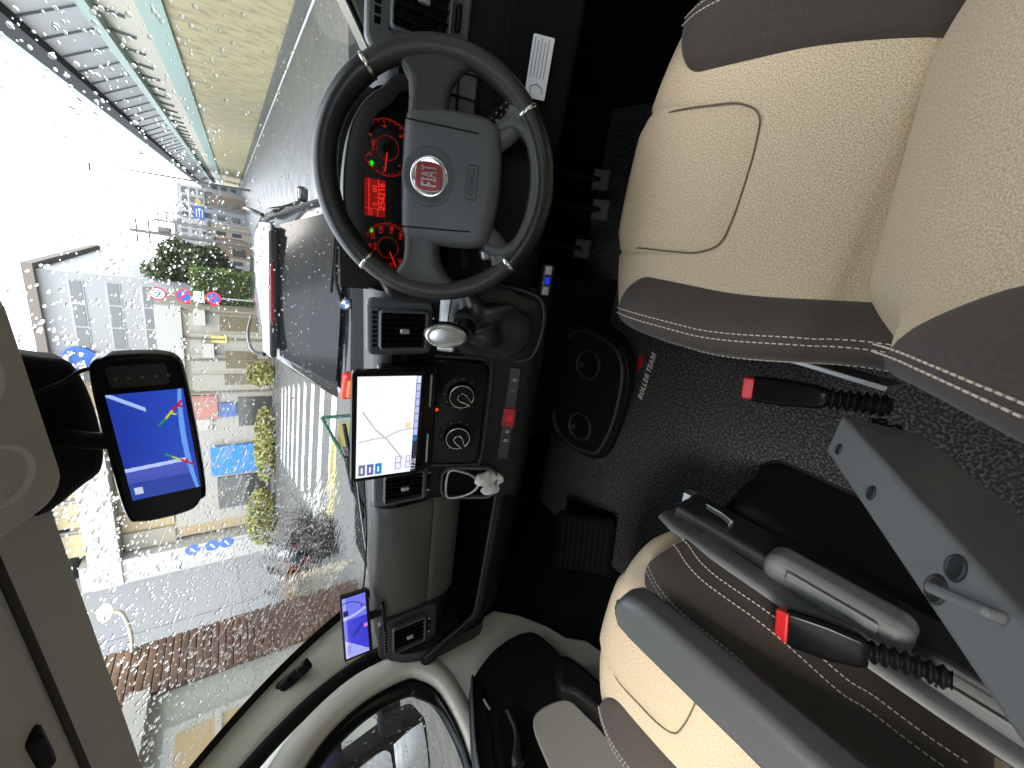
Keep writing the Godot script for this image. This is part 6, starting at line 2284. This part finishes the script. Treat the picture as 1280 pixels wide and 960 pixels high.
	for i in 3:
		for k in 3:
			var z0 := -4.75 + i * 3.4
			var y0 := 1.05 + k * 2.6
			var w := box_building(b, "window", Vector3(-6.62, y0, z0), Vector3(-6.52, y0 + 1.75, z0 + 2.6), white)
			box_building(w, "pane", Vector3(-6.60, y0 + 0.12, z0 + 0.12), Vector3(-6.505, y0 + 1.63, z0 + 1.22), mat("curtain_tan", lin(0.36, 0.27, 0.15), 0.3))
			box_building(w, "pane", Vector3(-6.60, y0 + 0.12, z0 + 1.36), Vector3(-6.505, y0 + 1.63, z0 + 2.48), mat("curtain_pale", lin(0.55, 0.50, 0.40), 0.3))
			box_building(w, "mullion", Vector3(-6.60, y0 + 1.15, z0 + 0.1), Vector3(-6.49, y0 + 1.22, z0 + 2.5), white)
	box_building(b, "string_course", Vector3(-6.6, 3.0, -5.35), Vector3(-6.4, 3.25, 12), white)
	# lit wall lamp at its corner
	var wl := street_thing("wall_lamp", "glowing lamp on a bent arm fixed to the brown building's corner", "street lamp", Vector3(-6.4, 3.4, -6.2))
	g = Geo.new()
	g.tube(spline(P3([[-6.5, 3.30, -6.15], [-6.25, 3.32, -6.3], [-5.95, 3.40, -6.4], [-5.88, 3.52, -6.42]]), 5), 0.025, 8)
	part(wl, "lamp_arm", g, mat("lamp_cream", lin(0.5, 0.47, 0.38), 0.4))
	g = Geo.new()
	g.lathe(at(Vector3(-5.88, 3.50, -6.42)), [[0.02, 0.0], [0.10, 0.03], [0.13, 0.09], [0.07, 0.14], [0.0, 0.15]], 16)
	part(wl, "lamp_glass", g, glow("street_lamp_glow", Color(1.0, 0.88, 0.62), 1.2))
	var li := OmniLight3D.new()
	li.name = "wall_lamp_light"
	li.light_color = Color(1.0, 0.86, 0.6)
	li.light_energy = 0.1
	li.light_size = 0.1
	li.omni_range = 30.0
	li.omni_attenuation = 2.0
	li.shadow_enabled = true
	wl.add_child(li)
	li.position = Vector3(0.52, 0.18, -0.22)
	# far end of the street
	b = street_thing("distant_block", "hazy dark-windowed block at the far end of the road", "building", Vector3(0, 0, -92))
	box_building(b, "wall", Vector3(-3.0, 0, -100), Vector3(2.6, 9.2, -90), pale)
	for k in 4:
		for i in 4: box_building(b, "window", Vector3(-2.6 + i * 1.3, 4.6 + k * 1.1, -90.06), Vector3(-1.7 + i * 1.3, 5.3 + k * 1.1, -89.95), glass)
	var rs := street_thing("blue_road_sign", "blue direction sign with a yellow board over the far road", "road sign", Vector3(-1.2, 0, -70))
	box_building(rs, "sign_board", Vector3(-1.9, 4.85, -70.1), Vector3(-0.4, 6.0, -69.95), M.sign_blue)
	box_building(rs, "yellow_board", Vector3(-0.2, 5.2, -70.1), Vector3(0.5, 5.75, -69.95), mat("board_yellow", lin(0.38, 0.32, 0.11), 0.5))
	for k in 3: box_building(rs, "print_line", Vector3(-1.7, 5.05 + k * 0.3, -69.95), Vector3(-0.7, 5.13 + k * 0.3, -69.92), M.white_plastic)
	g = Geo.new()
	g.tube(PackedVector3Array([Vector3(-2.9, 0, -70.2), Vector3(-2.9, 6.4, -70.2), Vector3(1.4, 6.4, -70.2)]), 0.09, 8)
	part(rs, "sign_pole", g, M.galvanised)
	b = street_thing("red_shop_front", "small red and white shop front at the far end of the road", "building", Vector3(-5, 0, -76))
	box_building(b, "wall", Vector3(-8.5, 0, -82), Vector3(-3.2, 4.2, -76), mat("shop_pink", lin(0.36, 0.22, 0.20), 0.6))
	box_building(b, "red_awning", Vector3(-8.5, 2.6, -76.3), Vector3(-3.0, 3.3, -75.6), mat("awning_red", lin(0.40, 0.05, 0.06), 0.6))
	for i in 4: box_building(b, "window", Vector3(-8.2 + i * 1.25, 0.5, -76.1), Vector3(-7.2 + i * 1.25, 2.3, -75.95), glass)

func far_street() -> void:
	var g: Geo
	var walls := [mat("far_grey", lin(0.22, 0.225, 0.225), 0.7), mat("far_beige", lin(0.26, 0.24, 0.20), 0.7), mat("far_brown", lin(0.15, 0.115, 0.09), 0.7), mat("far_blue", lin(0.16, 0.19, 0.22), 0.6)]
	var spots := [[-9.5, -55, 3.6, 5.5, 1, "low beige house far down the left side of the road"], [-5.6, -62, 3.0, 7.4, 0, "narrow grey building behind the speed sign's tree"], [-9.0, -84, 4.5, 8.6, 2, "brown apartment block beyond the red shop front"], [3.4, -118, 2.4, 7.0, 3, "blue-grey building at the far right end of the road"], [-6.4, -112, 5.0, 11.5, 0, "tall grey block, farthest on the left of the road"], [-3.9, -50, 1.6, 3.4, 2, "small brown kiosk beside the hedge"], [-3.0, -68, 1.5, 4.4, 1, "slim beige shop right of the trees, by the second utility pole"], [-1.3, -78, 1.6, 6.2, 3, "slim blue-grey shop under the blue direction sign"], [0.9, -86, 1.8, 5.4, 2, "small brown shop at the foot of the elevated road's far end"]]
	for e in spots:
		var b := street_thing("distant_building", e[5], "building", Vector3(e[0], 0, e[1]))
		box_building(b, "wall", Vector3(e[0] - e[2] / 2, 0, e[1] - 5), Vector3(e[0] + e[2] / 2, e[3], e[1]), walls[e[4]])
		box_building(b, "roof", Vector3(e[0] - e[2] / 2 - 0.15, e[3], e[1] - 5.1), Vector3(e[0] + e[2] / 2 + 0.15, e[3] + 0.25, e[1] + 0.15), walls[(e[4] + 2) % 4])
		for k in int(e[3] / 1.8):
			for i in int(e[2] / 1.2): box_building(b, "window", Vector3(e[0] - e[2] / 2 + 0.25 + i * 1.2, 0.9 + k * 1.75, e[1] - 0.05), Vector3(e[0] - e[2] / 2 + 1.0 + i * 1.2, 1.9 + k * 1.75, e[1] + 0.05), M.shop_glass)
	for e in [[Vector3(-9.4, 0.0, -11.6), 1.25, "bare tangled shrub behind the parked motorcycles"], [Vector3(-11.6, 0.0, -11.8), 1.05, "bare tangled shrub left of the parked motorcycles"], [Vector3(-7.3, 0.0, -8.6), 0.8, "low bare shrub in front of the railing"]]:
		var o := street_thing("bare_shrub", e[2], "shrub", e[0])
		g = Geo.new()
		for i in 110:
			var d := Vector3(rng.randfn(), absf(rng.randfn()) + 0.5, rng.randfn()).normalized()
			var p: Vector3 = e[0] + Vector3(rng.randf_range(-0.4, 0.4), 0, rng.randf_range(-0.3, 0.3))
			var l: float = e[1] * rng.randf_range(0.5, 1.0)
			g.tube(PackedVector3Array([p, p + d * l * 0.55, p + d * l + Vector3(rng.randfn(), rng.randfn(), rng.randfn()) * 0.12]), [0.016, 0.011, 0.004], 4)
		part(o, "twigs", g, mat("twig_bark", lin(0.035, 0.03, 0.025), 0.9))
	var tops := []
	for e in [[-2.75, -42.0, 8.2, "nearest of the grey utility poles right of the trees"], [-2.5, -60.0, 8.9, "second of the grey utility poles right of the trees"], [-2.2, -85.0, 10.6, "third and farthest grey utility pole right of the trees"]]:
		var o := street_thing("utility_pole", e[3], "utility pole", Vector3(e[0], 0, e[1]))
		g = Geo.new()
		g.tube(PackedVector3Array([Vector3(e[0], 0, e[1]), Vector3(e[0], e[2], e[1])]), [0.16, 0.11], 8)
		part(o, "pole", g, mat("pole_grey", lin(0.16, 0.16, 0.155), 0.7))
		for y in [0.4, 1.1]:
			g = Geo.new()
			g.box(at(Vector3(e[0], e[2] - y, e[1])), Vector3(1.7, 0.09, 0.09))
			part(o, "cross_arm", g, M.pole_dark)
		g = Geo.new()
		g.lathe(at(Vector3(e[0] + 0.3, e[2] - 2.4, e[1])), [[0.0, 0.0], [0.22, 0.0], [0.24, 0.1], [0.24, 0.7], [0.18, 0.8], [0.0, 0.82]], 12)
		part(o, "transformer", g, M.pole_grey)
		tops.append(Vector3(e[0], e[2], e[1]))
	var wire_labels := ["uppermost outer overhead wire between the utility poles", "uppermost inner overhead wire between the utility poles", "lower outer overhead wire between the utility poles", "lower inner overhead wire between the utility poles"]
	for k in 4:
		var off := Vector3(-0.75 if k % 2 == 0 else 0.75, -0.34 if k < 2 else -1.04, 0)
		var o := street_thing("overhead_wire", wire_labels[k], "wire", tops[0] + off)
		g = Geo.new()
		for i in 2:
			var a: Vector3 = tops[i] + off
			var c: Vector3 = tops[i + 1] + off
			g.tube(spline(PackedVector3Array([a, (a + c) / 2 - Vector3(0, 0.5, 0), c]), 6), 0.022, 5)
		part(o, "wire_line", g, M.pole_dark)

func street_furniture() -> void:
	var g: Geo
	# lamp post far right, over the elevated road
	var lp := street_thing("lamp_post", "slim dark lamp post standing against the white sky beside the elevated road", "street lamp", Vector3(3.5, 0, -62))
	g = Geo.new()
	g.tube(PackedVector3Array([Vector3(2.6, 0, -62), Vector3(2.2, 8.0, -62), Vector3(1.85, 13.6, -62)]), [0.12, 0.09, 0.05], 8)
	part(lp, "pole", g, mat("pole_dark", lin(0.06, 0.065, 0.07), 0.5))
	g = Geo.new()
	g.rbox(at(Vector3(1.55, 13.7, -62)), Vector3(0.8, 0.14, 0.3), 0.06)
	part(lp, "lamp_head", g, M.pole_dark)
	# motorcycles on the corner
	for e in [[Vector3(-8.0, 0.0, -9.0), 0.5, "black motorcycle parked on the corner, nearest the railing"], [Vector3(-8.7, 0.0, -10.0), 0.8, "black motorcycle parked second from the railing"], [Vector3(-9.4, 0.0, -10.9), 0.35, "dark motorcycle parked third from the railing"], [Vector3(-10.4, 0.0, -11.0), 0.9, "dark motorcycle behind the others, its tail to the grey block"], [Vector3(-10.8, 0.0, -12.6), 0.2, "dark motorcycle farthest from the railing, beside the shrubs"]]:
		motorcycle(e[0], e[1], e[2])
	# white pipe railing
	var rl := street_thing("pipe_railing", "cream pipe railing with wire panels along the pavement by the brown building", "railing", Vector3(-7.0, 0.1, -8.2))
	var cream := mat("rail_cream", lin(0.50, 0.47, 0.36), 0.4)
	var a := Vector3(-6.35, 0.1, -6.6)
	var c := Vector3(-9.6, 0.1, -9.0)
	for i in 5:
		g = Geo.new()
		var p := a.lerp(c, i / 4.0)
		g.tube(PackedVector3Array([p, p + Vector3(0, 0.95, 0)]), 0.03, 8)
		part(rl, "post", g, cream)
	for y in [0.95, 0.12]:
		g = Geo.new()
		g.tube(PackedVector3Array([a + Vector3(0, y, 0), c + Vector3(0, y, 0)]), 0.028, 8)
		part(rl, "rail", g, cream)
	for i in 36:
		g = Geo.new()
		var p := a.lerp(c, (i + 0.5) / 36.0)
		g.tube(PackedVector3Array([p + Vector3(0, 0.12, 0), p + Vector3(0, 0.95, 0)]), 0.006, 5)
		part(rl, "wire", g, cream)
	for y in [0.3, 0.5, 0.7]:
		g = Geo.new()
		g.tube(PackedVector3Array([a + Vector3(0, y, 0), c + Vector3(0, y, 0)]), 0.006, 5)
		part(rl, "wire", g, cream)
	g = Geo.new()
	g.rbox(facing((a + c) / 2 + Vector3(0.0, 0.98, 0), Vector3(0.6, 0, 0.8)), Vector3(1.2, 0.07, 0.03), 0.01)
	part(rl, "orange_band", g, mat("band_orange", lin(0.60, 0.25, 0.05), 0.5))
	# green framed stand close at the kerb
	var st := street_thing("green_sign_stand", "sloping dark green metal frame with a yellow board, left of the dark car's tail light", "sign stand", Vector3(-3.4, 0, -6.0))
	g = Geo.new()
	for q in [[Vector3(-2.79, 0.848, -6.0), Vector3(-4.03, 0.255, -6.0)], [Vector3(-2.79, 0.848, -6.0), Vector3(-2.79, 0.0, -6.0)], [Vector3(-3.95, 0.30, -6.0), Vector3(-3.95, 0.0, -6.0)], [Vector3(-2.79, 0.40, -6.0), Vector3(-3.7, 0.40, -6.0)]]:
		g.tube(PackedVector3Array([q[0], q[1]]), 0.028, 8)
	part(st, "frame", g, mat("stand_green", lin(0.02, 0.11, 0.075), 0.4))
	g = Geo.new()
	g.rbox(facing(Vector3(-3.15, 0.46, -6.04), Vector3(0.1, 0, 1)), Vector3(0.42, 0.26, 0.02), 0.006, 2)
	part(st, "yellow_board", g, M.board_yellow)

func motorcycle(p: Vector3, yaw: float, label: String) -> void:
	var o := thing("motorcycle", label, "motorcycle")
	o.set_meta("group", "motorcycles parked on the corner")
	var g: Geo
	for z in [-0.62, 0.62]:
		g = Geo.new()
		var w := PackedVector3Array()
		for c in circle(0.25, 24): w.append(Vector3(0, 0.29 + c.y, z + c.x))
		g.tube(w, 0.055, 8, true)
		var wh := part(o, "wheel", g, M.rubber)
		g = Geo.new()
		g.lathe(Transform3D(Basis(Vector3.BACK, PI / 2), Vector3(0.03, 0.29, z)), [[0.0, 0.0], [0.20, 0.0], [0.20, 0.06], [0.0, 0.06]], 16)
		part(wh, "rim", g, M.steel)
	g = Geo.new()
	g.rbox(at(Vector3(0, 0.52, 0.05)), Vector3(0.26, 0.34, 0.5), 0.08)
	part(o, "engine", g, M.black_gloss)
	g = Geo.new()
	g.rbox(at(Vector3(0, 0.80, -0.14), -8), Vector3(0.28, 0.22, 0.48), 0.09)
	part(o, "tank", g, M.black_gloss)
	g = Geo.new()
	g.rbox(at(Vector3(0, 0.83, 0.42), 6), Vector3(0.25, 0.12, 0.66), 0.05)
	part(o, "saddle", g, M.rubber)
	g = Geo.new()
	for s in [-0.08, 0.08]: g.tube(PackedVector3Array([Vector3(s, 0.29, -0.62), Vector3(s, 0.98, -0.40)]), 0.024, 8)
	g.tube(PackedVector3Array([Vector3(-0.36, 1.02, -0.26), Vector3(-0.12, 1.04, -0.38), Vector3(0.12, 1.04, -0.38), Vector3(0.36, 1.02, -0.26)]), 0.016, 8)
	part(o, "fork", g, M.steel)
	for s in [-1.0, 1.0]:
		g = Geo.new()
		g.tube(PackedVector3Array([Vector3(s * 0.24, 1.03, -0.32), Vector3(s * 0.34, 1.24, -0.36)]), 0.008, 6)
		g.rbox(at(Vector3(s * 0.36, 1.28, -0.36)), Vector3(0.12, 0.08, 0.03), 0.014)
		part(o, "mirror", g, M.black)
	g = Geo.new()
	g.rbox(at(Vector3(0, 0.92, -0.50)), Vector3(0.2, 0.2, 0.14), 0.06)
	part(o, "headlamp", g, M.silver)
	g = Geo.new()
	g.rbox(at(Vector3(0, 0.66, 0.84), 20), Vector3(0.14, 0.08, 0.22), 0.03)
	part(o, "tail_light", g, mat("tail_deep", lin(0.17, 0.004, 0.008), 0.15))
	g = Geo.new()
	g.tube(PackedVector3Array([Vector3(0.14, 0.38, 0.0), Vector3(0.16, 0.32, 0.4), Vector3(0.17, 0.40, 0.86)]), 0.045, 10)
	part(o, "exhaust", g, M.steel)
	o.transform = STREET * Transform3D(Basis(Vector3.UP, yaw), p)

# ---------------------------------------------------------------- rain on the windscreen
func rain() -> void:
	rng.seed = 1234
	var g := Geo.new()
	for i in 15000:
		var s := rng.randf_range(-0.97, 0.97)
		var t := rng.randf_range(0.0, 0.93)
		var wiped := sstep(0.30, 0.55, t) * sstep(-0.45, -0.1, s)
		if rng.randf() < 0.30 + 0.55 * wiped: continue
		var big := rng.randf()
		var r := 0.0009 + 0.0025 * pow(big, 2.2)
		if s < -0.05 and t < 0.6 and rng.randf() < 0.25: r = rng.randf_range(0.0018, 0.0040)
		drop(g, screen_pt(s, t) + screen_out(s, t) * 0.0012, screen_out(s, t), r, rng.randf_range(0.9, 1.5), screen_pt(s, t + 0.02) - screen_pt(s, t), 0.29)
	put_rain("windscreen_raindrops", "raindrops standing all over the windscreen", g)
	film()
	# runs drawn out by the wipers, low on the passenger side
	g = Geo.new()
	for i in 1100:
		var s := rng.randf_range(-0.97, 0.0)
		var t := rng.randf_range(0.15, 0.93)
		if t < 0.30 - 0.6 * s * 0.3 and rng.randf() < 0.6: continue
		if s > -0.55 and t > 0.45 and rng.randf() < 0.8: continue
		if t > 0.60 and rng.randf() < 0.5: continue
		var along := (screen_pt(s, t + 0.02) - screen_pt(s, t)).normalized() * 0.75 + Vector3(0.9 + 0.4 * s, 0, 0)
		drop(g, screen_pt(s, t) + screen_out(s, t) * 0.0012, screen_out(s, t), rng.randf_range(0.0005, 0.0012), rng.randf_range(8, 30), along, 0.22)
	put_rain("windscreen_streaks", "streaks of water drawn out by the wiper low on the windscreen", g)

# sheet of running water low on the passenger side: a closed film, wavy outside
func film() -> void:
	var g := Geo.new()
	var fn := FastNoiseLite.new()
	fn.noise_type = FastNoiseLite.TYPE_SIMPLEX
	fn.frequency = 1.0
	fn.fractal_octaves = 2
	var nu := 300
	var nv := 260
	var rows := []
	var back := []
	for j in nv + 1:
		var row := PackedVector3Array()
		var row2 := PackedVector3Array()
		for i in nu + 1:
			var s := lerpf(-0.955, -0.46, float(i) / nu)
			var t := lerpf(0.34, 0.925, float(j) / nv)
			var p := screen_pt(s, t)
			var o := screen_out(s, t)
			var edge := minf(sstep(0.0, 0.05, float(i) / nu), sstep(0.0, 0.12, 1.0 - float(i) / nu)) * minf(sstep(0.0, 0.25, float(j) / nv), sstep(0.0, 0.05, 1.0 - float(j) / nv))
			var a := (p.x * 0.8 - p.y * 0.6)
			var b := (p.x * 0.6 + p.y * 0.8)
			var h := fn.get_noise_2d(a * 55.0, b * 130.0) * 0.000022 * sstep(-0.46, -0.60, s) + fn.get_noise_2d(a * 16.0 + 9.0, b * 60.0) * (0.00005 + 0.00004 * sstep(-0.46, -0.60, s))
			row.append(p + o * (0.0016 + h * edge))
			row2.append(p + o * 0.0008)
		rows.append(row)
		back.append(row2)
	g.grid(rows)
	var flip := g.n[int(g.n.size() / 2)].dot(screen_out(-0.4, 0.6)) < 0.0
	g = Geo.new()
	g.grid(rows, false, false, flip)
	g.grid(back, false, false, not flip)
	for e in [[0, false], [nv, true]]:
		g.grid([back[e[0]], rows[e[0]]], false, false, e[1] != flip)
	for e in [[0, true], [nu, false]]:
		var ca := PackedVector3Array(); var cb := PackedVector3Array()
		for j in nv + 1:
			ca.append(back[j][e[0]]); cb.append(rows[j][e[0]])
		g.grid([ca, cb], false, false, e[1] != flip)
	put_rain("windscreen_water_film", "sheet of running rainwater low on the passenger half of the windscreen", g)

func put_rain(called: String, label: String, g: Geo) -> void:
	var i := MeshInstance3D.new()
	i.name = called
	i.mesh = g.mesh(M.rainwater)
	add_child(i)
	i.set_meta("kind", "stuff")
	i.set_meta("label", label)
	i.set_meta("category", "rainwater")
